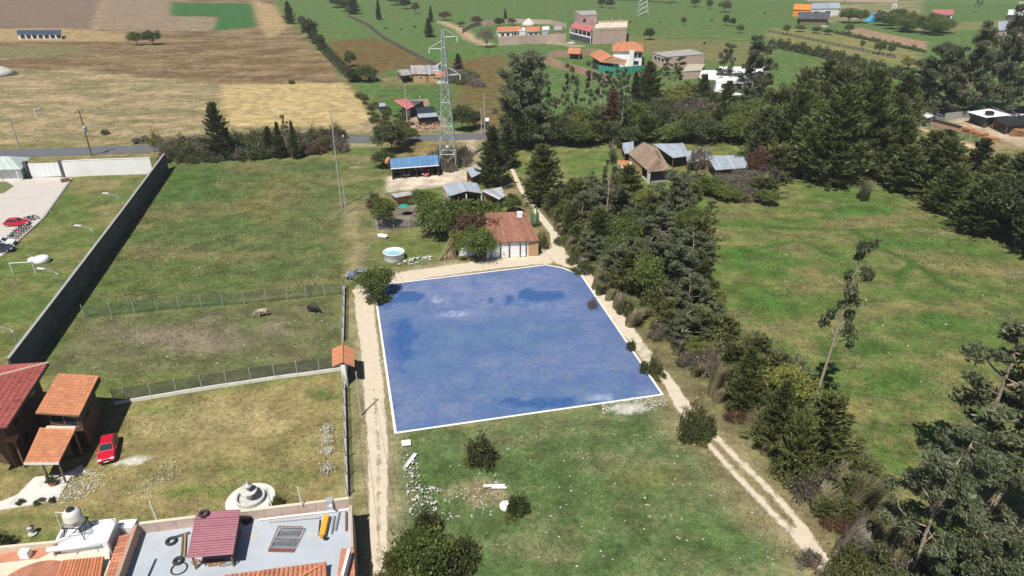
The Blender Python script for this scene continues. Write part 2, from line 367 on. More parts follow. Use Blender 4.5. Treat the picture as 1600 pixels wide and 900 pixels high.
# big paddock right of the wall
field([(258, 258), (545, 246), (545, 452), (115, 500), (75, 560)], (.088, .118, .038), (.155, .14, .06), .45, 1, .8)
blotch(300, 290, 60, 30, (.07, .12, .03), (.10, .12, .042), .3, .8, 72); blotch(430, 310, 70, 45, (.17, .145, .058), (.125, .13, .045), .45, .8, 73)
blotch(230, 430, 90, 30, (.10, .125, .035), (.16, .15, .06), .35, .7, 74)
field([(120, 498), (540, 462), (540, 578), (70, 590)], (.135, .13, .062), (.105, .12, .045), .45, 1, 1)
blotch(300, 525, 170, 28, (.20, .165, .115), (.165, .14, .085), .45, .9, 75); blotch(450, 545, 70, 22, (.2, .155, .105), (.15, .13, .07), .5, .7, 76)
field([(530, 246), (610, 246), (612, 420), (560, 440), (535, 440)], (.105, .13, .042), (.2, .17, .085), .45, 1, 1)
blotch(553, 262, 10, 3, (.38, .29, .18), None, None, .9, 77); trail([(552, 330), (556, 380), (552, 425)], 2.5, (.3, .24, .13), None, .3, 1, 1, .8)
# house yard
field([(70, 600), (195, 632), (538, 582), (544, 800), (-200, 840), (-200, 700)], (.25, .205, .09), (.15, .155, .052), .40, 1, .6)
blotch(330, 655, 150, 30, (.33, .265, .13), (.24, .205, .09), .35, .85, 80); blotch(330, 765, 120, 14, (.115, .145, .035), (.2, .17, .065), .4, .8, 81)
blotch(60, 810, 110, 10, (.125, .145, .04), (.2, .17, .06), .4, .9, 82); blotch(240, 640, 60, 7, (.10, .135, .035), None, .3, .8, 83); blotch(505, 617, 30, 10, (.11, .14, .04), None, .3, .8, 84)
blotch(175, 770, 18, 5, (.31, .22, .13), None, None, .9, 85); blotch(215, 719, 24, 4, (.6, .57, .5), None, .0, .9, 86, .25); blotch(192, 722, 9, 3, (.6, .56, .48), None, .0, .9, 87, .25)
# tank yard
field([(585, 355), (705, 350), (705, 400), (620, 425), (590, 400)], (.125, .145, .045), (.21, .175, .08), .4, 1, 1)
field([(588, 318), (668, 310), (666, 352), (590, 360)], (.27, .235, .2), (.2, .17, .13), .5, .6, .6)
blotch(672, 362, 14, 6, (.27, .2, .14), None, None, .9, 88)
field([(606, 276), (688, 270), (735, 262), (740, 282), (700, 290), (606, 300)], (.56, .47, .37), (.48, .40, .30), .4, .8, .6)
field([(725, 215), (745, 212), (745, 262), (728, 262)], (.47, .37, .26), (.36, .28, .18), .4, 1, 1)
field([(620, 222), (700, 220), (700, 240), (610, 244)], (.27, .18, .09), (.18, .15, .06), .45, 1, 1)
field([(632, 182), (690, 182), (700, 203), (640, 205)], (.38, .3, .22), (.3, .22, .15), .5, 1, 1)
# the plot: weeds, bare and stony patches
field([(580, 440), (853, 408), (915, 425), (1045, 620), (610, 682)], (.17, .175, .085), (.27, .225, .135), .4, 1.5, .8)
field([(600, 438), (853, 412), (910, 430), (950, 490), (850, 478), (700, 500), (640, 480)], (.33, .27, .19), (.2, .185, .1), .4, 1.5, 1.5)
for k, (a, b, rx, ry) in enumerate([(620, 540, 32, 46), (605, 470, 20, 12), (640, 462, 26, 9), (845, 462, 42, 13), (795, 470, 8, 9), (766, 470, 5, 7), (1000, 590, 20, 16), (925, 470, 10, 12), (620, 636, 8, 7), (850, 630, 70, 10)]):
    blotch(a, b, rx, ry, (.012, .02, .006), (.03, .045, .012), .3, 1.0, 90 + k, .22)
for k, (a, b, rx, ry) in enumerate([(705, 490, 30, 6), (680, 470, 8, 10), (1015, 612, 22, 6), (940, 622, 40, 5), (830, 480, 60, 3)]):
    blotch(a, b, rx, ry, (.62, .58, .5), None, None, .9, 110 + k, .4)
# near field
field([(612, 684), (1040, 622), (1075, 660), (1300, 900), (1330, 1000), (590, 1000)], (.088, .13, .044), (.165, .165, .08), .42, 1.2, .7)
blotch(745, 765, 60, 26, (.265, .215, .125), (.18, .165, .08), .4, .85, 120); blotch(860, 870, 50, 18, (.22, .18, .10), None, None, .5, 121)
blotch(700, 745, 60, 10, (.085, .125, .035), None, None, .6, 122); blotch(1010, 745, 90, 25, (.11, .125, .035), (.16, .155, .05), .4, .6, 123)
blotch(930, 800, 60, 6, (.06, .10, .03), None, None, .6, 124); blotch(985, 638, 42, 8, (.60, .57, .5), (.3, .26, .17), .35, .95, 125, .3)
blotch(800, 840, 60, 20, (.075, .12, .032), None, None, .7, 126)
for k in range(26):
    r = random.Random(k); blotch(r.uniform(690, 1200), r.uniform(690, 890), r.uniform(6, 18), r.uniform(3, 6), (.055, .095, .028), None, None, .6, 130 + k)
# lodge lawn and right meadow
field([(880, 250), (960, 240), (980, 290), (1090, 300), (1110, 340), (960, 340)], (.10, .15, .038), (.16, .16, .055), .4, 1.5, 1.5)
field([(1080, 330), (1180, 300), (1320, 292), (1390, 300), (1610, 415), (1800, 520), (1800, 1000), (1420, 1000), (1360, 760), (1250, 600), (1110, 500)], (.09, .132, .033), (.175, .155, .066), .48, 1.5, 1.5)
for k, (a, b, rx, ry) in enumerate([(1180, 400, 90, 26), (1190, 470, 70, 26), (1340, 545, 60, 22), (1420, 600, 90, 26), (1340, 330, 80, 14), (1470, 500, 60, 20), (1500, 690, 80, 26), (1420, 380, 70, 10)]):
    blotch(a, b, rx, ry, (.066, .127, .027), (.098, .135, .036), .3, .95, 160 + k, .7)
for k, (a, b, rx, ry) in enumerate([(1270, 430, 50, 16), (1500, 560, 60, 20), (1330, 640, 70, 22), (1250, 335, 80, 6), (1430, 480, 50, 12), (1260, 540, 20, 30), (1160, 380, 50, 6), (1500, 420, 60, 10)]):
    blotch(a, b, rx, ry, (.235, .19, .082), (.19, .17, .065), .4, .8, 180 + k, .9)
for pts in ([(1110, 350), (1240, 356), (1340, 360), (1420, 354), (1485, 354)], [(1335, 362), (1375, 388), (1425, 410), (1490, 452)], [(1425, 412), (1408, 430), (1405, 450)], [(1130, 400), (1250, 375), (1300, 400)]):
    trail(pts, .9, (.05, .10, .018), None, .1, .6, .25, .85)
blotch(1588, 430, 22, 6, (.12, .10, .09), None, None, .95, 199, .4)
field([(1400, 185), (1600, 225), (1600, 260), (1420, 250)], (.125, .145, .045), (.25, .2, .11), .5, 1.5, 1.5)
trail([(1420, 194), (1480, 214), (1535, 236), (1620, 270)], 3.2, (.46, .34, .2), None, .1, .8, .4)
field([(1480, 185), (1610, 175), (1620, 235), (1570, 222), (1500, 200)], (.42, .34, .24), (.34, .27, .18), .4, 1, .6)
# litter and bare soil along the farm tracks and under the tree belt
trail([(800, 290), (860, 380), (900, 420), (960, 505), (1050, 600), (1110, 680), (1200, 780), (1300, 880)], 7.0, (.29, .225, .13), (.19, .17, .08), .45, 2.0, 1.4, .85)
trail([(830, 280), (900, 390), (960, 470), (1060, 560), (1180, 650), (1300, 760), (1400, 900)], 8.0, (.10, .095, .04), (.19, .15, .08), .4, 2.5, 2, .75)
trail([(584, 1000), (588, 850), (590, 700), (582, 560), (570, 470), (620, 432), (760, 410), (860, 395)], 4.6, (.36, .295, .19), (.2, .18, .085), .45, 1.4, .8, .85)
gz = (np.clip((cA[..., 1] / (cA[..., 0] + 1e-6) - .85) * 4, 0, 1))[..., None]; cA = cA * (1 + gz * (np.array([.96, 1.03, 1.0]) - 1))
gz = (np.clip((cB[..., 1] / (cB[..., 0] + 1e-6) - .8) * 4, 0, 1))[..., None]; cB = cB * (1 + gz * (np.array([.96, 1.02, 1.0]) - 1))
Z = fbm(X, Y, 9, 300) * .14 + fbm(X, Y, 2.2, 310) * .05
Z = np.where((Y < 26) | (Y > 330) | (abs(X) > 250), -.02, np.minimum(Z, .0) - .02)
V = np.stack([X.ravel(), Y.ravel(), Z.ravel()], 1)
I = np.arange(NX * NY).reshape(NY, NX)
F4 = np.stack([I[:-1, :-1].ravel(), I[:-1, 1:].ravel(), I[1:, 1:].ravel(), I[1:, :-1].ravel()], 1)
gm = bpy.data.materials.new('soil_and_grass'); MATS['ground'] = gm
nt, n, l, p = nodes(gm)
p.inputs['Roughness'].default_value = .95; p.inputs['Specular IOR Level'].default_value = .08
def N(t, **k):
    x = n.new('ShaderNode' + t)
    for a, b in k.items(): x.inputs[a.replace('_', ' ')].default_value = b
    return x
pos = N('NewGeometry'); aA = n.new('ShaderNodeAttribute'); aA.attribute_name = 'cover'; aB = n.new('ShaderNodeAttribute'); aB.attribute_name = 'patches'
def noi(s, det, ro, stretch=None):
    x = N('TexNoise', Scale=s, Detail=det, Roughness=ro)
    if stretch:
        mp = n.new('ShaderNodeMapping'); mp.inputs['Scale'].default_value = stretch; l.new(pos.outputs['Position'], mp.inputs['Vector']); l.new(mp.outputs[0], x.inputs['Vector'])
    else: l.new(pos.outputs['Position'], x.inputs['Vector'])
    return x
def mth(op, a, b=None, c=None):
    x = n.new('ShaderNodeMath'); x.operation = op
    for i, q in enumerate((a, b, c)):
        if q is None: continue
        if isinstance(q, (int, float)): x.inputs[i].default_value = q
        else: l.new(q, x.inputs[i])
    return x.outputs[0]
nA = noi(.085, 8, .68, (.6, 1.3, 1)); nB = noi(.9, 6, .7); nC = noi(4.5, 4, .75)
mixn = mth('MULTIPLY_ADD', nB.outputs['Fac'], .45, mth('MULTIPLY_ADD', nA.outputs['Fac'], .85, mth('MULTIPLY', nC.outputs['Fac'], .22)))   # mean .76
mixn = mth('SUBTRACT', mixn, .76)
fac = n.new('ShaderNodeMapRange'); fac.interpolation_type = 'SMOOTHSTEP'; fac.inputs[1].default_value = -.085; fac.inputs[2].default_value = .085
l.new(mth('ADD', mixn, mth('MULTIPLY_ADD', aB.outputs['Alpha'], .5, -.25)), fac.inputs[0])
mx = n.new('ShaderNodeMix'); mx.data_type = 'RGBA'; l.new(fac.outputs[0], mx.inputs[0]); l.new(aA.outputs['Color'], mx.inputs[6]); l.new(aB.outputs['Color'], mx.inputs[7])
v1 = n.new('ShaderNodeMapRange'); v1.inputs[1].default_value = .36; v1.inputs[2].default_value = .64; v1.inputs[3].default_value = .70; v1.inputs[4].default_value = 1.32
nD = noi(1.7, 9, .78); l.new(nD.outputs['Fac'], v1.inputs[0])
nM = noi(.32, 5, .6); v2 = n.new('ShaderNodeMapRange'); v2.inputs[1].default_value = .36; v2.inputs[2].default_value = .64; v2.inputs[3].default_value = .74; v2.inputs[4].default_value = 1.26; l.new(nM.outputs['Fac'], v2.inputs[0])
nF = noi(6.5, 3, .7); v3 = n.new('ShaderNodeMapRange'); v3.inputs[1].default_value = .36; v3.inputs[2].default_value = .64; v3.inputs[3].default_value = .78; v3.inputs[4].default_value = 1.22; l.new(nF.outputs['Fac'], v3.inputs[0])
sc = n.new('ShaderNodeVectorMath'); sc.operation = 'SCALE'; l.new(mx.outputs[2], sc.inputs[0]); l.new(mth('MULTIPLY', v3.outputs[0], mth('MULTIPLY', v1.outputs[0], v2.outputs[0])), sc.inputs['Scale'])
# small dark tufts
tv = N('TexVoronoi', Scale=.55); l.new(pos.outputs['Position'], tv.inputs['Vector'])
tn = noi(.06, 3, .5)
tf = n.new('ShaderNodeMapRange'); tf.inputs[1].default_value = .05; tf.inputs[2].default_value = .26; tf.inputs[3].default_value = 1; tf.inputs[4].default_value = 0
l.new(mth('MULTIPLY_ADD', nC.outputs['Fac'], .22, mth('MULTIPLY_ADD', tn.outputs['Fac'], .5, mth('ADD', tv.outputs['Distance'], -.33))), tf.inputs[0])
m2 = n.new('ShaderNodeMix'); m2.data_type = 'RGBA'; l.new(mth('MULTIPLY', tf.outputs[0], .6), m2.inputs[0]); l.new(sc.outputs[0], m2.inputs[6])
dk = n.new('ShaderNodeVectorMath'); dk.operation = 'MULTIPLY'; dk.inputs[1].default_value = (.42, .55, .42); l.new(sc.outputs[0], dk.inputs[0]); l.new(dk.outputs[0], m2.inputs[7])
l.new(m2.outputs[2], p.inputs['Base Color'])
bp = N('Bump', Strength=.7, Distance=.16); nE = noi(2.6, 6, .75); l.new(nE.outputs['Fac'], bp.inputs['Height']); l.new(bp.outputs[0], p.inputs['Normal'])
me = npmesh('ground', V, F4, gm)
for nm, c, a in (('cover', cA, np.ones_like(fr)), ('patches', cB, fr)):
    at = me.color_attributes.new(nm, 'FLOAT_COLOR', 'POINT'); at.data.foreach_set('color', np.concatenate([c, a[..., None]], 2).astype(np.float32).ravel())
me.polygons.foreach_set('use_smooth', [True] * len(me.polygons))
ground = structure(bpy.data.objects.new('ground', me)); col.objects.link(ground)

# ------------------------------------------------------------------ roads and paths as strips with ragged edges
def strip_mat(name, rgb, rgb2, ragged=True, scale=1.2):
    m = bpy.data.materials.new(name); nt, n, l, p = nodes(m); p.inputs['Roughness'].default_value = .92; p.inputs['Specular IOR Level'].default_value = .1
    ge = n.new('ShaderNodeNewGeometry'); a = n.new('ShaderNodeTexNoise'); a.inputs['Scale'].default_value = scale; a.inputs['Detail'].default_value = 8; a.inputs['Roughness'].default_value = .7
    l.new(ge.outputs['Position'], a.inputs['Vector'])
    r = n.new('ShaderNodeMapRange'); r.inputs[1].default_value = .3; r.inputs[2].default_value = .7; l.new(a.outputs['Fac'], r.inputs[0])
    mx = n.new('ShaderNodeMix'); mx.data_type = 'RGBA'; l.new(r.outputs[0], mx.inputs[0]); mx.inputs[6].default_value = (*rgb, 1); mx.inputs[7].default_value = (*rgb2, 1)
    l.new(mx.outputs[2], p.inputs['Base Color'])
    b = n.new('ShaderNodeBump'); b.inputs['Strength'].default_value = .5; b.inputs['Distance'].default_value = .05; l.new(a.outputs['Fac'], b.inputs['Height']); l.new(b.outputs[0], p.inputs['Normal'])
    if ragged:
        at = n.new('ShaderNodeAttribute'); at.attribute_name = 'wear'
        b2 = n.new('ShaderNodeTexNoise'); b2.inputs['Scale'].default_value = .9; b2.inputs['Detail'].default_value = 7; b2.inputs['Roughness'].default_value = .75; l.new(ge.outputs['Position'], b2.inputs['Vector'])
        s = n.new('ShaderNodeMath'); s.operation = 'ADD'; l.new(at.outputs['Fac'], s.inputs[0]); l.new(b2.outputs['Fac'], s.inputs[1])
        r2 = n.new('ShaderNodeMapRange'); r2.inputs[1].default_value = .78; r2.inputs[2].default_value = .98; l.new(s.outputs[0], r2.inputs[0])
        t = n.new('ShaderNodeBsdfTransparent'); ms = n.new('ShaderNodeMixShader'); l.new(r2.outputs[0], ms.inputs[0]); l.new(t.outputs[0], ms.inputs[1]); l.new(p.outputs[0], ms.inputs[2]); l.new(ms.outputs[0], n['Material Output'].inputs['Surface'])
    MATS[name] = m; return m
strip_mat('dirt', (.62, .54, .42), (.50, .42, .315)); strip_mat('asphalt', (.145, .15, .16), (.115, .12, .128), False, .6)
def strip(name, L, Rr, m, z, wearfn=None, step=.8, ncol=8, jit=.25):
    L = [G(*q) for q in L]; Rr = [G(*q) for q in Rr]; rows = []
    for i in range(len(L) - 1):
        k = max(2, int((lerp(L[i], Rr[i], .5) - lerp(L[i + 1], Rr[i + 1], .5)).length / step))
        for j in range(k): rows.append((lerp(L[i], L[i + 1], j / k), lerp(Rr[i], Rr[i + 1], j / k)))
    rows.append((L[-1], Rr[-1])); V = []; W = []
    for i, (a, b) in enumerate(rows):
        for c in range(ncol + 1):
            u = c / ncol; V.append(lerp(a, b, u) + Vector((0, 0, z))); e = min(u, 1 - u) * 2
            w = min(1, e * 1.5); w = min(w, (wearfn(i / (len(rows) - 1), u) if wearfn else 1.0)); W.append(w)
    n1 = ncol + 1; F = [(i * n1 + c, i * n1 + c + 1, (i + 1) * n1 + c + 1, (i + 1) * n1 + c) for i in range(len(rows) - 1) for c in range(ncol)]
    me = npmesh(name, np.array([tuple(v) for v in V]), np.array(F), m)
    at = me.attributes.new('wear', 'FLOAT', 'POINT'); at.data.foreach_set('value', np.array(W, np.float32))
    o = structure(bpy.data.objects.new(name, me)); col.objects.link(o); return o
strip('road', [(-500, 262), (0, 234), (250, 226), (540, 213.5), (750, 208), (1100, 194), (1400, 179), (1600, 171), (2300, 140)],
      [(-500, 280), (0, 247), (250, 237.5), (540, 223.5), (750, 217.5), (1100, 203), (1400, 188.5), (1600, 181), (2300, 148)], 'asphalt', .03, None, 6, 2)
strip('dirt_track', [(572, 1000), (573, 900), (572, 800), (569, 700), (563, 600), (558, 540), (550, 490), (548, 455), (552, 432)],
      [(612, 1000), (608, 900), (610, 800), (612, 690), (604, 600), (596, 540), (590, 490), (592, 452), (622, 440)], 'dirt', .012,
      lambda t, u: 1.0 if t > .62 else (.36 + 1.6 * abs(u - .52) + max(0, t - .5) * 3))
strip('dirt_track', [(548, 452), (590, 432), (625, 423), (700, 412), (770, 402), (842, 396), (858, 384), (855, 362), (838, 340), (822, 316), (808, 294), (795, 262)],
      [(560, 470), (600, 448), (640, 442), (720, 430), (800, 420), (862, 414), (888, 402), (884, 380), (862, 350), (838, 322), (820, 298), (803, 262)], 'dirt', .02)
strip('dirt_track', [(852, 400), (862, 412), (900, 424), (932, 470), (966, 520), (1004, 570), (1034, 602), (1052, 640), (1086, 682), (1124, 728), (1178, 786), (1228, 838), (1262, 878), (1280, 900)],
      [(880, 390), (900, 405), (930, 428), (960, 468), (996, 515), (1030, 562), (1062, 602), (1090, 640), (1122, 676), (1164, 716), (1218, 768), (1266, 822), (1296, 866), (1320, 900)], 'dirt', .028,
      lambda t, u: .6 if t < .45 else (.45 if t < .52 else (.62 if t < .66 else min(.58, .16 + 1.6 * abs(u - .5) + (.4 if t > .93 else 0)))))
# concrete forecourt and its kerb in the walled park
fc = [(-120, 262), (40, 277), (98, 277), (112, 279), (66, 340), (70, 341), (6, 397), (-60, 450), (-200, 470), (-260, 330)]
structure(MB().prism(Q(fc), -.05, .03).build('forecourt', mat('paving', (.50, .46, .41), .85, .1, .5, bump=.2)))
kb = MB()
for a, b in zip([(112, 279), (68, 341)], [(68, 341), (6, 397)]): kb.wallseg(G(*a), G(*b), .35, -.05, .14)
structure(kb.build('kerb', 'concrete'))
gp = MB().prism(Q([(-60, 285), (10, 284), (22, 291), (6, 302), (-60, 306)]), -.03, .05)
structure(gp.build('lawn', mat('lawn', (.13, .145, .05), .95, .3, 1.5, bump=.4)))
structure(MB().prism(Q([(-30, 802), (2, 784), (28, 773), (54, 746), (106, 739), (128, 727), (134, 738), (112, 744), (90, 782), (44, 790)]), -.05, .06).build('terrace', 'terrace'))
# the marked plot: overlay graphic, added as a blue see-through layer with white edging
pl = [(587, 463), (590, 458), (610, 443.5), (853, 414), (880, 419), (909, 431), (1035, 616.5), (618, 676.5)]
bs = bpy.data.materials.new('blue_overlay'); nt, n, l, p = nodes(bs); p.inputs['Base Color'].default_value = (.095, .225, .60, 1); p.inputs['Roughness'].default_value = .8; p.inputs['Specular IOR Level'].default_value = .1
t = n.new('ShaderNodeBsdfTransparent'); ms = n.new('ShaderNodeMixShader'); ms.inputs[0].default_value = .42
sg = n.new('ShaderNodeNewGeometry'); sn = n.new('ShaderNodeTexNoise'); sn.inputs['Scale'].default_value = 1.6; sn.inputs['Detail'].default_value = 8; sn.inputs['Roughness'].default_value = .75; l.new(sg.outputs['Position'], sn.inputs['Vector'])
sr = n.new('ShaderNodeMapRange'); sr.inputs[1].default_value = .35; sr.inputs[2].default_value = .65; sr.inputs[3].default_value = .34; sr.inputs[4].default_value = .52; l.new(sn.outputs['Fac'], sr.inputs[0]); l.new(sr.outputs[0], ms.inputs[0])
l.new(t.outputs[0], ms.inputs[1]); l.new(p.outputs[0], ms.inputs[2]); l.new(ms.outputs[0], n['Material Output'].inputs['Surface']); MATS['blue_overlay'] = bs
mat('outline', (.76, .72, .63), .7, .05, 1)
P = Q(pl, .06); cen = sum(P, Vector()) / len(P)
ps = thing('plot_overlay', 'large see-through blue graphic overlay with white edging covering the plot between the dirt tracks', 'ground sheet', (cen.x, cen.y, 0))
MB().add(P[::-1], [tuple(range(len(P)))]).build('sheet', 'blue_overlay', ps)  # flat fill of the added overlay graphic, no real sheet lies here
for i in range(len(P)):
    a, b = P[i], P[(i + 1) % len(P)]; d = (b - a).normalized(); MB().wallseg(a - d * .12, b + d * .12, .27, .05, .085 + .002 * (i % 2)).build('outline', 'outline', ps)
# ------------------------------------------------------------------ vegetation
def unit(a): return a / (np.linalg.norm(a, axis=-1, keepdims=True) + 1e-9)
def rdir(k): return unit(rng.normal(size=(k, 3)))
def leafquads(C, D, ln, wd):
    k = len(C); s = unit(np.cross(D, rdir(k))); ln = ln * rng.uniform(.6, 1.3, (k, 1)); wd = wd * rng.uniform(.7, 1.3, (k, 1))
    A = C - D * ln * .5; T = C + D * ln * .5; M1 = C + s * wd * .5 - D * ln * .08; M2 = C - s * wd * .5 - D * ln * .08
    V = np.stack([A, M1, T, M2], 1).reshape(-1, 3); F = np.arange(4 * k).reshape(k, 4); return V, F
def leafmesh(name, parts, m):
    Vs = []; Fs = []; b = 0
    for V, F in parts: Vs.append(V); Fs.append(F + b); b += len(V)
    return npmesh(name, np.concatenate(Vs), np.concatenate(Fs), m)
def mbmesh(mb, name, m):
    me = bpy.data.meshes.new(name); me.from_pydata([tuple(v) for v in mb.v], [], mb.f); me.materials.append(MATS[m]); me.polygons.foreach_set('use_smooth', [True] * len(me.polygons)); return me
def path(a, b, bend, k=5):
    a = np.array(a, float); b = np.array(b, float); o = rng.normal(size=3) * bend; return [a + (b - a) * t + o * math.sin(math.pi * t) for t in np.linspace(0, 1, k)]
def make_euc(h=12, spread=3.2, nl=16, per=330, lo=.35, sparse=False, lm='leaf_euc', bm='palebark', cl=.95):
    tb = MB(); top = np.array([rng.uniform(.2, 1.2), rng.uniform(-.5, .5), h * .93]); tp = path((0, 0, -.3), top, h * .03, 8)
    r0 = h * .017; tb.tube(tp, [r0 * (1 - .85 * i / 7) for i in range(8)], 7); parts = []
    for i in range(nl):
        t = lo + (1 - lo) * (i + rng.random()) / nl; q = t * 7; j = min(6, int(q)); base = tp[j] + (tp[j + 1] - tp[j]) * (q - j)
        a = i * 2.4 + rng.uniform(-.5, .5); L = spread * (1.15 - .75 * t) * rng.uniform(.6, 1.15); e = rng.uniform(.2, .8)
        tip = base + np.array([math.cos(a) * L + .25 * L, math.sin(a) * L, L * e]); lp = path(base, tip, L * .1, 4)
        tb.tube(lp, [r0 * .38 * (1.1 - t * .6), r0 * .26, r0 * .16, r0 * .06], 5)
        for c in range(2 if sparse else 3):
            cc = lp[rng.integers(2, 4)] + rng.normal(size=3) * (.2 if c == 0 else .42) * L * np.array([.6, .6, .45])
            k = int(per * rng.uniform(.5, 1.2) / 2); r = cl * rng.uniform(.55, 1.1) * (.6 if sparse else 1)
            P = cc + rdir(k) * (rng.random((k, 1)) ** .5) * r * np.array([1.1, 1.0, .75]); D = unit(rdir(k) * .75 + np.array([.55, .1, -.35])); parts.append(leafquads(P, D, .42, .13))
    return mbmesh(tb, 'trunk', bm), leafmesh('crown', parts, lm)
def make_cyp(h=11, rad=3.4, nb=230, per=44, lm='leaf_cyp', shape=.55, lo=.02, rise=.95, ln=.6):
    tb = MB(); tp = path((0, 0, -.3), (rng.uniform(-.3, .3), rng.uniform(-.3, .3), h * .95), .12, 6); tb.tube(tp, [h * .02 * (1 - .9 * i / 5) for i in range(6)], 6); parts = []
    for i in range(nb):
        t = lo + (1 - lo) * ((i + rng.random()) / nb) ** 1.1; a = i * 2.39996 + rng.uniform(-.3, .3)
        L = rad * ((1 - t) ** shape) * rng.uniform(.55, 1.2) * (1 if t > .15 else .55 + 3 * t) + .25; z = h * t * .96
        e = rise * rng.uniform(.3, 1.3) * (.6 + t); d = np.array([math.cos(a), math.sin(a), e]); d /= np.linalg.norm(d)
        if i % 3 == 0: tb.tube([(0, 0, z), tuple(np.array([0, 0, z]) + d * L * .8)], [.06, .015], 4, False)
        k = int(per * (L / rad + .25)); s = rng.random((k, 1)) ** .6; side = unit(np.cross(d, [0, 0, 1]))
        P = np.array([0, 0, z]) + d * L * (.2 + .85 * s) + side * rng.normal(size=(k, 1)) * .2 * L * (1.15 - s) + np.array([0, 0, 1]) * rng.normal(size=(k, 1)) * .12
        P[:, 2] -= (s[:, 0] ** 2) * .08 * L
        D = unit(d + side * rng.normal(size=(k, 1)) * .55 + np.array([0, 0, 1]) * rng.normal(.12, .3, (k, 1))); parts.append(leafquads(P, D, ln, .15))
    return mbmesh(tb, 'trunk', 'bark'), leafmesh('crown', parts, lm)
def make_bro(h=6, rad=2.8, nlobe=38, per=190, lm='leaf_bro', bm='bark', base=.3, leaf=.3):
    tb = MB(); r0 = h * .022; fork = np.array([rng.normal() * .2, rng.normal() * .2, h * base]); tb.tube(path((0, 0, -.3), fork, .1, 4), [r0 * 1.3, r0, r0 * .9, r0 * .8], 7); parts = []
    for i in range(nlobe):
        a = i * 2.4; u = (i + .5) / nlobe; el = math.asin(-.35 + 1.33 * u); q = np.array([math.cos(a) * math.cos(el) * rad, math.sin(a) * math.cos(el) * rad, math.sin(el) * h * .42]) * rng.uniform(.45, 1.05)
        c = np.array([0, 0, h * .56]) + q
        if i % 2 == 0: tb.tube(path(fork, c, .2, 4), [r0 * .5, r0 * .35, r0 * .22, r0 * .08], 5)
        k = int(per * rng.uniform(.5, 1.3)); r = rad * rng.uniform(.14, .42); o = rdir(k)
        P = c + o * (rng.random((k, 1)) ** .5) * r * (1 + .3 * rng.normal(size=(k, 1))) * np.array([1.15, 1.15, .85]); D = unit(o * .6 + rdir(k) + np.array([0, 0, .25])); parts.append(leafquads(P, D, leaf * 1.25, leaf * .6))
    return mbmesh(tb, 'trunk', bm), leafmesh('crown', parts, lm)
def make_shrub(h=2.4, rad=1.7, nlobe=20, per=110, lm='leaf_shr', spiky=.5):
    parts = []
    for i in range(nlobe):
        a = rng.uniform(0, 6.28); r = rad * math.sqrt(rng.random()); hh = h * (1 - .55 * (r / rad) ** 2) * rng.uniform(.55, 1.1)
        c = np.array([math.cos(a) * r, math.sin(a) * r, hh * .6]); k = int(per * rng.uniform(.6, 1.3)); o = rdir(k)
        P = c + o * (rng.random((k, 1)) ** .55) * (1 + .35 * rng.normal(size=(k, 1))) * np.array([rad * .38, rad * .38, hh * .55]); P[:, 2] = np.abs(P[:, 2])
        D = unit(o * .4 + rdir(k) * .7 + np.array([0, 0, spiky])); parts.append(leafquads(P, D, .34, .13))
    st = []
    k = 26; a = rng.uniform(0, 6.28, k); P = np.stack([np.cos(a) * rad * .25, np.sin(a) * rad * .25, np.full(k, h * .25)], 1); D = unit(np.stack([np.cos(a) * .5, np.sin(a) * .5, np.ones(k)], 1)); parts.append(leafquads(P, D, h * .7, .05))
    return leafmesh('shrub', parts, lm)
def make_reed(h=2.6, rad=1.0, k=420, lm='leaf_dry', wind=.5):
    a = rng.uniform(0, 6.28, k); r = rad * .45 * np.sqrt(rng.random(k)); B = np.stack([np.cos(a) * r, np.sin(a) * r, np.full(k, -.1)], 1)
    hh = h * rng.uniform(.5, 1.1, k); lean = rng.uniform(.1, .6, k); Vs = []
    out = np.stack([np.cos(a), np.sin(a)], 1) * lean[:, None] * hh[:, None] * .7 + np.stack([np.full(k, wind), np.full(k, .15)], 1) * hh[:, None] * .4
    sd = np.stack([-np.sin(a), np.cos(a), np.zeros(k)], 1) * .045
    pts = []
    for t, w in ((0, 1.0), (.45, 1.0), (.8, .8), (1.0, .15)):
        c = B + np.concatenate([out * (t ** 1.8), (hh * (t - .22 * t ** 3))[:, None]], 1); pts += [c + sd * w, c - sd * w]
    V = np.stack(pts, 1).reshape(-1, 3); b = np.arange(k)[:, None] * 8
    F = np.concatenate([b + np.array([[0, 1, 3, 2]]), b + np.array([[2, 3, 5, 4]]), b + np.array([[4, 5, 7, 6]])], 0); return npmesh('reed', V, F, lm)
def make_twigs(h=3, rad=1.6, k=70, lm='leaf_greydry'):
    tb = MB()
    for i in range(k):
        a = rng.uniform(0, 6.28); r = rad * rng.uniform(.2, 1); tip = (math.cos(a) * r, math.sin(a) * r, h * rng.uniform(.5, 1)); p = path((0, 0, 0), tip, .15, 4); tb.tube(p, [.035, .025, .018, .008], 3, False)
        for c in range(3): tb.tube([p[2], p[2] + (p[3] - p[2]) * .9 + rng.normal(size=3) * .3], [.014, .006], 3, False)
    me = bpy.data.meshes.new('twigs'); me.from_pydata([tuple(v) for v in tb.v], [], tb.f); me.materials.append(MATS[lm]); return me
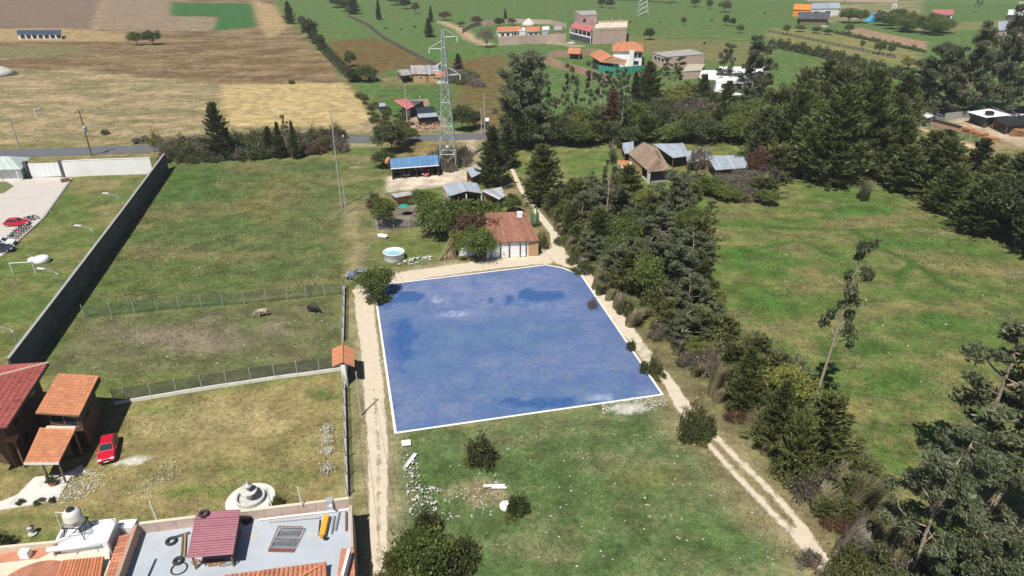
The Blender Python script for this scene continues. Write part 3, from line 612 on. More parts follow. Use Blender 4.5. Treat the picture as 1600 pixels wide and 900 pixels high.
TV = {
 'euc': [make_euc(12, 3.4, 15, 300, .3, cl=.72), make_euc(12, 3.9, 17, 300, .25, cl=.7), make_euc(12, 2.9, 15, 280, .22, cl=.7)],
 'eucbig': [make_euc(12, 3.5, 34, 420, .08, cl=.85), make_euc(12, 3.9, 36, 420, .06, cl=.8)],
 'euct': [make_euc(12, 2.4, 16, 230, .36, True, cl=1.0), make_euc(12, 2.0, 14, 210, .42, True, cl=1.0)],
 'cyp': [make_cyp(), make_cyp(11, 3.9, 260), make_cyp(11, 3.2, 220, 44, 'leaf_cyp', .45)],
 'cypd': [make_cyp(11, 3.2, 170, 46, 'leaf_dark'), make_cyp(11, 2.4, 150, 42, 'leaf_dark', .65)],
 'spire': [make_cyp(11, 1.7, 130, 34, 'leaf_dark', .7, .02, .9)],
 'bro': [make_bro(), make_bro(6, 3.1, 39), make_bro(6, 2.6, 30, 220, 'leaf_bro', 'bark', .22)],
 'brod': [make_bro(6, 2.8, 36, 240, 'leaf_dark'), make_bro(6, 3.0, 36, 240, 'leaf_dark', 'bark', .2)],
 'yell': [make_bro(6, 2.8, 33, 200, 'leaf_yell', 'bark', .2)],
 'brn': [make_bro(6, 2.6, 33, 85, 'leaf_brown', 'palebark', .25)],
 'brnc': [make_cyp(11, 1.7, 110, 34, 'leaf_brown', .5, .05, .2)],
 'fea': [make_cyp(5, 3.0, 150, 40, 'leaf_shr', .3, .05, 1.1, .5), make_cyp(5, 2.6, 130, 40, 'leaf_cyp', .28, .05, 1.3, .5), make_cyp(5, 3.2, 150, 40, 'leaf_shr', .4, .03, .7, .5)],
 'grey': [make_bro(6, 2.8, 33, 75, 'leaf_greydry', 'palebark', .2, .26)],
}
SV = {'shr': [make_shrub(), make_shrub(2.4, 2.0, 24), make_shrub(2.6, 1.5, 18, 110, 'leaf_shr', .8)], 'shrd': [make_shrub(2.4, 1.8, 22, 110, 'leaf_dark'), make_shrub(2.4, 1.6, 20, 120, 'leaf_dark')],
 'shry': [make_shrub(2.4, 1.8, 20, 110, 'leaf_yell', .8)], 'shrg': [make_shrub(2.4, 1.8, 20, 80, 'leaf_greydry', .8)], 'shrb': [make_shrub(2.2, 1.7, 20, 90, 'leaf_brown', .7)],
 'reed': [make_reed(2.6, 1.6, 560, 'leaf_dry', 1.0), make_reed(2.6, 1.9, 560, 'leaf_dry', 1.3)], 'reedg': [make_reed(2.6, 1.6, 520, 'leaf_shr', .9), make_reed(2.4, 1.6, 520, 'leaf_greydry', .9)], 'twig': [make_twigs()]}
NH = {'fea': 5.6, 'euc': 12, 'eucbig': 12.6, 'euct': 12, 'cyp': 11, 'cypd': 11, 'spire': 11, 'brnc': 11}
NW = {'fea': 5.8, 'euc': 7.5, 'eucbig': 8.5, 'euct': 5, 'cyp': 7.2, 'cypd': 6, 'spire': 3.8, 'brnc': 4}
def tree_at(loc, h, w, kind, name, label, group, yaw=None):
    v = TV[kind][random.randrange(len(TV[kind]))]; e = thing(name, label, 'tree', loc, group)
    k = h / NH.get(kind, 6.8); kw = w / NW.get(kind, 6.6)
    e.rotation_euler.z = random.uniform(0, 6.28) if (yaw is None and not kind.startswith('euc')) else (random.uniform(-.7, .7) if yaw is None else yaw)
    e.rotation_euler.x = random.uniform(-.06, .06); e.rotation_euler.y = random.uniform(-.06, .06)
    e.scale = (kw * random.uniform(.86, 1.14), kw * random.uniform(.86, 1.14), k)
    for nm, me in (('trunk', v[0]), ('crown', v[1])):
        o = bpy.data.objects.new(nm, me); col.objects.link(o); o.parent = e
    return e
def tr(kind, px, py, ytop, wpx, label, group=None, name=None, yaw=None):
    h = HT(px, py, ytop); w = wpx / SC(py)
    nm = name or {'euc': 'eucalyptus_tree', 'eucbig': 'eucalyptus_tree', 'euct': 'eucalyptus_tree', 'cyp': 'cypress_tree', 'cypd': 'cypress_tree', 'spire': 'cypress_tree', 'brn': 'dry_tree', 'brnc': 'dry_tree', 'grey': 'dry_tree'}.get(kind, 'leafy_tree')
    return tree_at(G(px, py), h, w, kind, nm, label, group, yaw)
def sh_at(loc, h, w, kind, name, label, group, cat='shrub'):
    ms = SV[kind]; o = bpy.data.objects.new(name, ms[random.randrange(len(ms))]); col.objects.link(o); o.location = loc
    o.rotation_euler.z = random.uniform(0, 6.28) if not kind.startswith('reed') else random.uniform(-.5, .5)
    o.rotation_euler.x = random.uniform(-.14, .14); o.rotation_euler.y = random.uniform(-.14, .14); o.scale = (w / 4 * random.uniform(.75, 1.25), w / 4 * random.uniform(.75, 1.25), h / 2.5); return tag(o, label, cat, group)
def sh(kind, px, py, ytop, wpx, label, group=None, name='shrub', cat='shrub'):
    return sh_at(G(px, py), HT(px, py, ytop), wpx / SC(py) * (1.05 if kind.startswith('reed') else 1), kind, name, label, group, cat)
def hedge(pts, h, w, dens, m, label, name='hedge', cat='hedge', group=None, leaf=.5):
    P = [G(*q) for q in pts]; parts = []
    for a, b in zip(P[:-1], P[1:]):
        L = (b - a).length; k = int(L * dens); d = np.array((b - a).normalized()); s = np.array([-d[1], d[0], 0])
        t = rng.random((k, 1)) * L; hv = .75 + .5 * np.sin(t * .9 + 1.3) * np.sin(t * .37) + .12 * np.sin(t * 2.3)
        o = rdir(k) * (rng.random((k, 1)) ** .35); o[:, 2] = np.abs(o[:, 2])
        C = np.array(a) + d * t + s * o[:, :1] * w / 2 + np.array([0, 0, 1]) * (o[:, 2:3] * h * np.clip(hv, .45, 1.25)) + d * o[:, 1:2] * .5
        parts.append(leafquads(C, unit(rdir(k) + np.array([0, 0, .5])), leaf, leaf * .42))
    me = leafmesh(name, parts, m); c = P[0]; co = np.zeros(len(me.vertices) * 3, np.float32); me.vertices.foreach_get('co', co); co = co.reshape(-1, 3) - np.array(c, np.float32); me.vertices.foreach_set('co', co.ravel()); me.update()
    o = bpy.data.objects.new(name, me); col.objects.link(o); o.location = c; return tag(o, label, cat, group)
def inpoly(x, y, P):
    c = False
    for i in range(len(P)):
        a, b = P[i], P[i - 1]
        if (a[1] > y) != (b[1] > y) and x < (b[0] - a[0]) * (y - a[1]) / (b[1] - a[1]) + a[0]: c = not c
    return c
def scatter(pts, dist, seed):
    P = [G(*q) for q in pts]; r = random.Random(seed); out = []; x0 = min(p.x for p in P); x1 = max(p.x for p in P); y0 = min(p.y for p in P); y1 = max(p.y for p in P)
    for i in range(6000):
        x = r.uniform(x0, x1); y = r.uniform(y0, y1)
        if inpoly(x, y, P) and all((x - a) ** 2 + (y - b) ** 2 > dist * dist for a, b in out): out.append((x, y))
    return [Vector((x, y, 0)) for x, y in out]
def choose(r, opts):
    t = r.random() * sum(o[1] for o in opts)
    for k, w in opts:
        t -= w
        if t <= 0: return k
    return opts[0][0]
LB = {'fea': 'feathery olive bush tree', 'euc': 'grey-green eucalyptus', 'eucbig': 'dense grey-green eucalyptus', 'euct': 'thin sparse eucalyptus', 'cyp': 'feathery green cypress', 'cypd': 'dark green cypress', 'spire': 'narrow dark cypress', 'bro': 'bright green leafy tree', 'brod': 'dark leafy tree', 'yell': 'yellow-green leafy tree', 'brn': 'brown withered tree', 'brnc': 'rust-brown dead conifer', 'grey': 'grey half-bare tree',
 'shr': 'green shrub', 'shrd': 'dark green shrub', 'shry': 'yellow-green shrub', 'shrg': 'dry grey shrub', 'shrb': 'brown dry shrub', 'reed': 'straw-coloured reed clump', 'reedg': 'green reed clump', 'twig': 'bare grey twiggy bush'}
def fill(pts, dist, opts, hr, wr, where, seed):
    r = random.Random(seed)
    for q in scatter(pts, dist, seed):
        k = choose(r, opts); f = r.random(); h = hr[0] + (hr[1] - hr[0]) * f; w = (wr[0] + (wr[1] - wr[0]) * f) * r.uniform(.85, 1.15); lab = LB[k] + ' ' + where
        if k in TV:
            nm = {'euc': 'eucalyptus_tree', 'eucbig': 'eucalyptus_tree', 'euct': 'eucalyptus_tree', 'cyp': 'cypress_tree', 'cypd': 'cypress_tree', 'spire': 'cypress_tree', 'brn': 'dry_tree', 'brnc': 'dry_tree', 'grey': 'dry_tree'}.get(k, 'leafy_tree')
            tree_at(q, h, w, k, nm, lab, 'set: ' + lab)
        else: sh_at(q, min(h, 3.6), w, k, 'reed_clump' if k.startswith('reed') else 'shrub', lab, 'set: ' + lab, 'reeds' if k.startswith('reed') else 'shrub')

# --- far trees in the fields at the top
tr('bro', 214, 71, 46, 22, 'left leafy tree of the pair on the dry pasture, narrower crown'); tr('bro', 240, 70, 44, 32, 'wider leafy tree of the pair standing on the dry pasture')
for i, (k, x, y, t, w) in enumerate([('cypd', 453, 37, 1, 18), ('brod', 486, 60, 26, 30), ('brod', 500, 78, 50, 22), ('spire', 592, 31, -4, 12), ('cypd', 552, 22, -10, 24), ('brod', 527, 12, -8, 26), ('brod', 540, 18, -4, 18), ('brod', 620, 8, -12, 24), ('brod', 634, 14, -6, 18), ('brn', 650, 22, 0, 14), ('spire', 673, 34, 8, 10), ('cypd', 671, 58, 28, 26), ('brn', 695, 32, 15, 24), ('cypd', 716, 107, 83, 22)]):
    tr(k, x, y, t, w, LB[k] + [' by the dry pasture edge', ' at the marsh corner', ' above the marsh hedge', ' alone on the green pasture', ' on the stone-wall line', ' at the field end beside the wall line', ' second in the row beside the wall line', ' on the far hedge line', ' on the far hedge line, lower one', ' browned at the far hedge end', ' behind the broad conifer', ' broad conifer beside grazing cattle', ' by the farm lane bend', ' rounded, right of the pylon'][i])
for i, (k, x, y, t, w) in enumerate([('brod', 940, 12, -6, 14), ('brod', 953, 13, -4, 14), ('bro', 1050, 4, -12, 18), ('bro', 1086, 11, -6, 18), ('bro', 1108, 15, -4, 12), ('bro', 1131, 19, -2, 22), ('brn', 1068, 40, 24, 11), ('brod', 1133, 40, 21, 11), ('brod', 1144, 41, 26, 11), ('brod', 1014, 62, 42, 18), ('bro', 1155, 52, 36, 12)]):
    tr(k, x, y, t, w, LB[k] + ' standing on the far green pasture', 'trees on the far pasture')
for i, (k, x, y, t, w) in enumerate([('grey', 760, 74, 38, 34), ('brod', 780, 42, 26, 16), ('brn', 744, 40, 22, 18), ('spire', 790, 30, 12, 8), ('brod', 750, 38, 28, 12), ('brn', 800, 40, 26, 16), ('brn', 720, 42, 32, 18)]):
    tr(k, x, y, t, w, LB[k] + ' beside the orange-roofed farmstead', 'set: ' + LB[k] + ' beside the orange-roofed farmstead')
# --- hedges
hedge([(545, 26), (575, 40), (600, 60), (640, 82), (690, 108)], 1.4, 2.4, 60, 'leaf_greydry', 'low greyish hedge on the stone wall line across the pasture')
hedge([(470, 30), (500, 70), (520, 92), (545, 118), (560, 128)], 3.0, 5.5, 110, 'leaf_dark', 'dark overgrown hedge along the dry pasture edge')
hedge([(1203, 72), (1290, 90), (1345, 106), (1425, 128)], 4.2, 5.0, 300, 'leaf_dark', 'tall dark clipped hedge across the right pastures', leaf=.8)
hedge([(1305, 52), (1380, 68), (1445, 82)], 2.2, 2.2, 110, 'leaf_dark', 'thin dark hedge in front of the bare field')
hedge([(880, -2), (1000, 2), (1050, 6)], 2, 4, 40, 'leaf_dark', 'thin hedge far across the top pasture')
# roadside thicket, left of the pylon
fill([(252, 232), (420, 218), (530, 212), (530, 236), (420, 247), (260, 256)], 2.4, [('shr', 4), ('shrg', 3), ('shrb', 1), ('shrd', 3)], (2.4, 4.4), (4, 6.5), 'in the thicket along the asphalt road', 21)
tr('cypd', 346, 247, 158, 46, 'tall pointed dark conifer rising from the roadside thicket'); tr('spire', 437, 247, 190, 26, 'narrow dark conifer in the thicket, beside a thinner one'); tr('spire', 463, 248, 188, 24, 'second narrow dark conifer in the roadside thicket'); tr('euct', 450, 240, 176, 20, 'thin bent eucalyptus between two narrow conifers'); tr('cypd', 422, 240, 196, 26, 'short broad conifer in the roadside thicket')
sh('shry', 244, 226, 204, 26, 'bright green bush beside the road and rubble heap'); sh('shr', 164, 210, 199, 12, 'small green bush on the dry football field'); sh('shr', 456, 131, 121, 14, 'small green bush above the straw field')
for i, (k, x, y, t, w) in enumerate([('bro', 572, 128, 98, 36), ('brod', 552, 128, 104, 26), ('bro', 548, 104, 76, 24)]): tr(k, x, y, t, w, LB[k] + [' above the red-roofed house', ' next to the parked old truck', ' along the marsh edge'][i])
for i, (k, x, y, t, w) in enumerate([('brod', 610, 240, 186, 50), ('bro', 625, 228, 192, 40), ('brod', 600, 262, 232, 36), ('bro', 640, 222, 196, 30)]): tr(k, x, y, t, w, LB[k] + ' by the road, left of the pylon', 'set: ' + LB[k] + ' by the road, left of the pylon')
for i, (x, y, t, w) in enumerate([(722, 205, 160, 44), (742, 200, 170, 30)]): tr('brod', x, y, t, w, 'dark round tree across the road from the pylon', 'trees across the road from the pylon')
fill([(690, 112), (735, 118), (745, 135), (705, 130)], 3.0, [('shrg', 3), ('shr', 1)], (2, 3.4), (4, 6), 'beside the adobe farmhouse', 24)
fill([(672, 246), (722, 240), (735, 262), (690, 268)], 2.2, [('shrg', 3), ('shr', 2), ('twig', 2)], (2, 3.2), (3, 4.5), 'around the pylon feet', 22)
fill([(560, 150), (640, 190), (640, 205), (590, 200)], 3.5, [('shr', 2), ('shrb', 1)], (1.2, 2.2), (2.5, 4), 'on the bank beside the red-roofed house', 23)
# --- trees around the central houses
for i, (k, x, y, t, w, lab) in enumerate([('brn', 588, 345, 294, 30, 'brownish tree at the fenced garden corner'), ('bro', 601, 354, 302, 44, 'leafy tree beside the fenced garden'), ('bro', 664, 330, 292, 50, 'leafy tree behind the fenced garden'), ('bro', 688, 368, 304, 76, 'broad bright tree behind the woodpile'), ('bro', 735, 362, 311, 80, 'broad tree in front of the grey gable shed'), ('bro', 764, 358, 314, 64, 'broad tree behind the tiled house'),
  ('bro', 800, 332, 300, 34, 'leafy tree beside the farm track bend'), ('brn', 744, 384, 326, 74, 'reddish-brown tree beside the tiled house'), ('bro', 748, 406, 350, 58, 'round green tree in front of the tiled house'), ('yell', 716, 396, 356, 36, 'small yellowish tree beside the leaning poles'), ('bro', 592, 462, 412, 58, 'small leafy tree beside the parked car')]): tr(k, x, y, t, w, lab)
sh('shr', 848, 388, 356, 17, 'tall green bush at the tiled house corner'); sh('shr', 590, 472, 440, 40, 'low bush beside the dirt track junction'); sh('shry', 823, 395, 386, 9, 'tiny yellow-green bush by the house wall')
# --- the big dark trees by the lane
for x, y, t, w, k in ((796, 228, 120, 66, 'eucbig'), (826, 224, 128, 66, 'eucbig'), (812, 232, 165, 70, 'brod'), (838, 226, 176, 50, 'brod')): tr(k, x, y, t, w, LB[k] + ' crowding the huge dark tree by the road', 'set: ' + LB[k] + ' crowding the huge dark tree by the road')
tr('eucbig', 808, 228, 78, 104, 'huge dark dense tree by the asphalt road'); tr('cypd', 772, 292, 196, 62, 'large dark conifer beside the sandy courtyard'); tr('cyp', 848, 318, 226, 92, 'broad green cypress where the track begins'); tr('cypd', 790, 262, 190, 50, 'dark conifer behind the courtyard conifer')
for i, (k, x, y, t, w) in enumerate([('euc', 845, 200, 120, 44), ('euc', 884, 200, 98, 38), ('euc', 918, 190, 96, 40), ('brod', 870, 225, 178, 60), ('bro', 905, 228, 186, 60), ('cyp', 1012, 172, 96, 56), ('cypd', 990, 180, 110, 40), ('euct', 1048, 150, 84, 36), ('euct', 1030, 145, 86, 30), ('euc', 1122, 150, 66, 44), ('eucbig', 1168, 160, 54, 64), ('cyp', 1095, 180, 116, 46), ('cyp', 1130, 190, 126, 50), ('euc', 960, 180, 108, 40), ('euc', 945, 175, 110, 36), ('yell', 1052, 172, 128, 56), ('yell', 1075, 168, 122, 44)]):
    tr(k, x, y, t, w, LB[k] + ' in the grove between lodge and white house', 'set: ' + LB[k] + ' in the grove between lodge and white house')
fill([(880, 205), (1000, 182), (1200, 178), (1200, 226), (1060, 222), (960, 226), (890, 232)], 4.2, [('bro', 3), ('grey', 1), ('brod', 4), ('fea', 4), ('euc', 1), ('yell', 1)], (4.5, 8), (6.5, 10), 'behind the lodge', 25)
tr('brnc', 955, 215, 138, 34, 'rust-brown dead conifer behind the lodge'); tr('euct', 967, 222, 104, 26, 'thin eucalyptus with a long pale trunk behind the lodge', yaw=.3)
# --- cypress grove and right-hand rows
fill([(1180, 225), (1245, 185), (1250, 285), (1180, 275)], 5.6, [('cyp', 5), ('fea', 3), ('bro', 2), ('cypd', 1)], (7.5, 11.5), (8, 12), 'at the lodge end of the grove', 26)
fill([(1245, 175), (1330, 150), (1405, 200), (1400, 262), (1350, 285), (1290, 290), (1245, 285)], 6.6, [('cyp', 6), ('cypd', 1), ('fea', 2), ('euc', 1)], (9.5, 15.5), (9, 14), 'in the dense grove beyond the meadow', 46)
for i, (k, x, y, t, w) in enumerate([('cyp', 1285, 285, 132, 130), ('cyp', 1225, 262, 140, 84), ('cyp', 1345, 268, 106, 110)]): tr(k, x, y, t, w, ['tallest feathery cypress at the front of the grove', 'broad cypress at the lodge end of the grove', 'broad cypress at the road end of the grove'][i])
fill([(1370, 280), (1400, 262), (1500, 288), (1640, 330), (1640, 420), (1580, 398), (1480, 340)], 5.4, [('cyp', 6), ('cypd', 1), ('brod', 1), ('fea', 2)], (7.5, 12.5), (8, 12), 'in the row shading the meadow edge', 27)
fill([(1060, 296), (1120, 290), (1200, 282), (1200, 322), (1130, 322), (1060, 312)], 3.8, [('grey', 2), ('bro', 2), ('fea', 3), ('shrg', 1)], (3.0, 4.8), (5, 8), 'in front of the lodge', 28)
tr('grey', 1086, 284, 214, 48, 'large grey half-bare tree overhanging the lodge roof'); tr('brn', 1182, 282, 222, 48, 'brownish tree overhanging the lodge roof'); sh('twig', 1348, 312, 284, 40, 'bare grey bush alone at the meadow edge'); sh('shrd', 1348, 312, 290, 30, 'small dark shrub under the bare bush')
for i, (k, x, y, t, w) in enumerate([('eucbig', 1445, 178, 66, 84), ('eucbig', 1500, 176, 30, 84), ('eucbig', 1545, 172, 4, 60), ('eucbig', 1470, 172, 84, 70), ('eucbig', 1580, 178, 62, 80), ('eucbig', 1610, 182, 56, 70), ('euc', 1525, 20, -12, 12), ('eucbig', 1420, 172, 90, 56)]):
    tr(k, x, y, t, w, LB[k] + ' in the tall roadside row near the log yard', 'set: ' + LB[k] + ' in the tall roadside row near the log yard')
for i, (k, x, y, t, w) in enumerate([('bro', 1325, 36, 10, 34), ('bro', 1345, 36, 12, 24), ('bro', 1326, 52, 34, 16), ('bro', 1229, 53, 36, 12), ('bro', 1250, 50, 36, 18), ('bro', 1276, 52, 40, 16), ('brod', 1293, 54, 44, 16), ('yell', 1418, 108, 86, 28), ('bro', 1374, 84, 62, 20), ('bro', 1390, 86, 66, 14), ('bro', 1346, 76, 60, 10)]):
    tr(k, x, y, t, w, LB[k] + ' around the farm with the blue slide', 'set: ' + LB[k] + ' around the farm with the blue slide')
fill([(1365, 32), (1480, 40), (1470, 58), (1390, 48)], 9, [('bro', 3), ('yell', 1)], (6, 9), (9, 12), 'in the orchard beside the bare field', 29)
# --- the belt along the right-hand track
fill([(860, 326), (900, 312), (1010, 312), (1080, 350), (1090, 420), (1090, 470), (1010, 470), (960, 452), (910, 400)], 3.0, [('bro', 2), ('fea', 5), ('cyp', 2), ('shr', 1), ('euc', 5), ('euct', 2), ('yell', 1)], (3.4, 8.2), (4.6, 7.0), 'in the belt by the upper track', 30)
fill([(1000, 470), (1105, 465), (1140, 530), (1230, 590), (1240, 640), (1130, 612), (1050, 530)], 2.7, [('bro', 1), ('euc', 2), ('cyp', 1), ('fea', 6), ('shr', 2), ('shrg', 1), ('yell', 1)], (2.6, 5.2), (4.2, 6.2), 'in the belt beside the blue plot', 31)
fill([(1150, 618), (1235, 630), (1315, 690), (1350, 760), (1410, 880), (1430, 990), (1340, 960), (1280, 800)], 2.2, [('fea', 7), ('shr', 3), ('shry', 1), ('shrg', 2), ('reedg', 2), ('brod', 1)], (2, 4.4), (3.4, 5), 'in the belt by the lower track', 32)
fill([(845, 318), (870, 322), (915, 408), (950, 455), (1000, 505), (985, 512), (930, 455), (880, 385)], 1.7, [('reedg', 4), ('reed', 3), ('shr', 2)], (1.6, 2.8), (2.6, 3.6), 'fringing the upper track', 33)
fill([(1012, 505), (1060, 545), (1130, 605), (1220, 700), (1320, 790), (1390, 880), (1355, 890), (1245, 760), (1130, 640), (1052, 560)], 1.5, [('reed', 6), ('reedg', 2), ('shrg', 2), ('shrb', 2)], (1.2, 2.3), (2.0, 3.0), 'fringing the lower track', 34)
for i, (x, y, t, w) in enumerate([(1112, 618, 560, 40), (1325, 800, 730, 60), (1348, 835, 770, 56), (1385, 890, 815, 56), (1300, 770, 720, 50), (1365, 862, 800, 50)]): sh('reed', x, y, t, w, 'large pale plume of tall reeds in the lower belt', 'tall reed plumes of the lower belt', 'reed_clump', 'reeds')
for i, (k, x, y, t, w, lab) in enumerate([('euct', 945, 365, 176, 34, 'tall eucalyptus with long bare trunk facing the lodge'), ('eucbig', 1046, 356, 268, 62, 'dense eucalyptus with pale trunk before the lodge'), ('eucbig', 1044, 470, 362, 88, 'stout dense eucalyptus at the middle of the belt'), ('euc', 980, 452, 372, 56, 'eucalyptus next to the stout one in the belt'), ('euc', 1082, 422, 366, 42, 'eucalyptus at the meadow side of the belt'), ('euct', 1105, 352, 314, 30, 'spindly sapling at the meadow edge'), ('euc', 1066, 506, 420, 60, 'eucalyptus leaning over the belt beside the plot'),
  ('euct', 1268, 640, 346, 66, 'very tall bare-trunked eucalyptus standing before the meadow'), ('cyp', 1272, 728, 610, 120, 'broad dark cypress below the bare-trunked eucalyptus'), ('cyp', 1205, 700, 590, 76, 'shaggy cypress in the lower belt'), ('cyp', 1160, 640, 540, 60, 'shaggy cypress beside the reed plume'), ('fea', 1240, 745, 650, 84, 'dark bushy tree in the lower belt near the reeds')]): tr(k, x, y, t, w, lab)
sh('shr', 1085, 684, 622, 46, 'round bush beside the lower dirt track'); sh('shrd', 1088, 690, 650, 36, 'dark bush hugging the round bush by the track'); sh('shr', 1018, 582, 548, 26, 'bush at the right edge of the blue plot'); sh('shrg', 925, 482, 462, 14, 'small dry bush on the plot edging'); sh('shrd', 985, 545, 528, 16, 'small dark bush on the plot edging')
# --- bottom right eucalypts
for i, (k, x, y, t, w, lab) in enumerate([('euc', 1426, 905, 690, 130, 'eucalyptus with forked pale trunk by the reeds'), ('euct', 1446, 806, 650, 150, 'eucalyptus leaning across the lower meadow'), ('euct', 1484, 760, 484, 170, 'tall eucalyptus with windblown tufts over the meadow'), ('euct', 1525, 815, 590, 160, 'slim open eucalyptus rising above the leaning one'), ('euct', 1565, 870, 640, 160, 'slim open eucalyptus above the dense one'), ('eucbig', 1490, 985, 830, 150, 'low eucalyptus behind the reed plumes'), ('euc', 1600, 940, 750, 140, 'dense eucalyptus at the foot of the lower meadow')]): tr(k, x, y, t, w, lab, yaw=(i - 3) * .5)
fill([(1395, 860), (1480, 850), (1640, 880), (1700, 1010), (1400, 1010)], 2.6, [('shr', 3), ('brod', 2), ('shrd', 2)], (1.8, 3.6), (3, 4.4), 'under the eucalypts at the meadow foot', 35)
fill([(1290, 700), (1330, 705), (1370, 790), (1340, 800)], 2.0, [('fea', 4), ('shr', 2), ('reedg', 2)], (2, 3.6), (3.2, 4.6), 'behind the reed plumes at the meadow fence', 37)
fill([(1262, 880), (1330, 880), (1400, 1000), (1270, 1000)], 2.0, [('shry', 3), ('shr', 2), ('shrg', 2)], (1, 1.9), (2, 3), 'at the lower end of the track', 36)
for i, (x, y) in enumerate([(738, 724), (770, 716), (762, 730), (1070, 690), (1104, 676), (1098, 696), (820, 800), (796, 812), (1030, 590), (640, 846), (700, 842), (726, 868), (604, 470), (578, 474)]): sh_at(G(x, y), random.uniform(.5, 1.1), random.uniform(1.0, 1.8), random.choice(['shr', 'shrg', 'shry']), 'weed_clump', 'low weed clump at the foot of a lone bush', 'weed clumps at the feet of lone bushes', 'weeds')
# --- near field bushes
sh('shrd', 754, 722, 672, 58, 'dark bush alone in the near field'); sh('shrb', 752, 722, 674, 40, 'brown top growth of the lone dark bush')
tr('bro', 664, 908, 822, 92, 'large green bushy tree beside the lower track'); sh('shry', 630, 892, 836, 56, 'yellow-green bush leaning on the lower track')
for x, y, t, w, k in ((650, 868, 812, 60, 'shr'), (690, 895, 838, 66, 'shry'), (618, 902, 858, 50, 'shr'), (640, 910, 850, 60, 'shry'), (700, 910, 862, 60, 'shrd'), (668, 850, 800, 44, 'shr')): sh(k, x, y, t, w, LB[k] + ' crowding the large bushy tree', 'set: ' + LB[k] + ' crowding the large bushy tree')
sh('shr', 672, 835, 780, 46, 'spindly bush above the large bushy tree'); sh('shrd', 806, 802, 764, 42, 'dark bush beside the discarded tub'); sh('shr', 718, 880, 836, 50, 'green bush right of the bushy tree')
sh('shr', 432, 790, 768, 18, 'green bush beside the stone fountain'); sh('shrd', 0, 860, 828, 40, 'dark shrub at the yard edge, half cut off')
# ------------------------------------------------------------------ building kit
def sheet_roof(par, P, n, m, ribs=4, amp=.035, th=.05, name='roof_sheet', gap=.004):
    """P: eave-left, eave-right, ridge-right, ridge-left; n sheets side by side, each a ribbed plate"""
    for i in range(n):
        u0 = i / n + gap / 2; u1 = (i + 1) / n - gap / 2; prof = []
        k = ribs * 2
        for j in range(k + 1): prof.append((u0 + (u1 - u0) * j / k, amp if j % 2 else 0))
        dz = random.uniform(0, .03); V = []
        for v in (0, 1):
            for u, a in prof: V.append(bil(P, u, v) + Vector((0, 0, a + dz)))
            for u, a in prof: V.append(bil(P, u, v) + Vector((0, 0, dz - th)))
        w = k + 1; F = []
        for j in range(k): F += [(j, j + 1, 2 * w + j + 1, 2 * w + j), (w + j, 3 * w + j, 3 * w + j + 1, w + j + 1), (j, w + j, w + j + 1, j + 1), (2 * w + j, 2 * w + j + 1, 3 * w + j + 1, 3 * w + j)]
        F += [(0, 2 * w, 3 * w, w), (k, w + k, 3 * w + k, 2 * w + k)]
        MB().add(V, F).build(name, m[i % len(m)] if isinstance(m, (list, tuple)) else m, par)
def tile_roof(par, P, n, m, courses=10, rise=.07, th=.06, name='tile_row'):
    """rows of half-round tiles running up the slope, each course lapping the one below"""
    nrm = (Vector(P[1]) - Vector(P[0])).cross(Vector(P[3]) - Vector(P[0])).normalized()
    if nrm.z < 0: nrm = -nrm
    for i in range(n):
        V = []; F = []; us = [i / n + .002, (i + .2) / n, (i + .5) / n, (i + .8) / n, (i + 1) / n - .002]; hs = [0, .7, 1, .7, 0]; b = 0
        for c in range(courses):
            v0 = max(0, c / courses - .01); v1 = (c + 1) / courses
            for v, lift in ((v0, .035), (v1, 0.0)):
                for u, h in zip(us, hs): V.append(bil(P, u, v) + nrm * (h * rise + lift + random.uniform(-.006, .006)))
            for j in range(4): F.append((b + j, b + j + 1, b + 5 + j + 1, b + 5 + j))
            V += [bil(P, u, v0) + nrm * -.02 for u in us]; F += [(b + 10 + j, b + 10 + j + 1, b + j + 1, b + j) for j in range(4)]; b += 15
        MB().add(V, F).build(name, m[i % len(m)] if isinstance(m, (list, tuple)) else m, par)
    V = [Vector(p) - nrm * .03 for p in P]; MB().slab(V, th).build('roof_deck', 'wood', par)
def tile_plates(par, P, nu, nv, m, th=.05, name='roof_tile'):
    for i in range(nu):
        for j in range(nv):
            e = .002; q = [bil(P, i / nu + e, j / nv + e), bil(P, (i + 1) / nu - e, j / nv + e), bil(P, (i + 1) / nu - e, (j + 1) / nv - e), bil(P, i / nu + e, (j + 1) / nv - e)]
            dz = random.uniform(.0, .012); q = [p + Vector((0, 0, dz + (.015 if k < 2 else .0))) for k, p in enumerate(q)]; MB().slab(q, th).build(name, m, par)
    MB().slab([Vector(p) - Vector((0, 0, th + .01)) for p in P], .12).build('roof_deck', 'wood', par)
def window(par, a, b, t, z, w, h, frame='whitemetal', pane='glass', name='window', out=1):
    """on the wall line a->b (outside is on the right hand of a->b), centred at fraction t"""
    a = up(a, 0); b = up(b, 0); d = (b - a).normalized(); nn = Vector((d.y, -d.x, 0)) * out; c = a + (b - a) * t; rz = math.atan2(d.y, d.x)
    f = MB()
    for (ox, oz, sx, sz) in ((-w / 2, 0, .07, h), (w / 2, 0, .07, h), (0, h / 2, w + .07, .07), (0, -h / 2, w + .12, .09)): f.box(c + d * ox + nn * .03 + Vector((0, 0, z + oz)), (sx, .09, sz), rz)
    o = f.build(name, frame, par)
    MB().box(c + nn * .012 + Vector((0, 0, z)), (w, .03, h), rz).build('pane', pane, o); return o
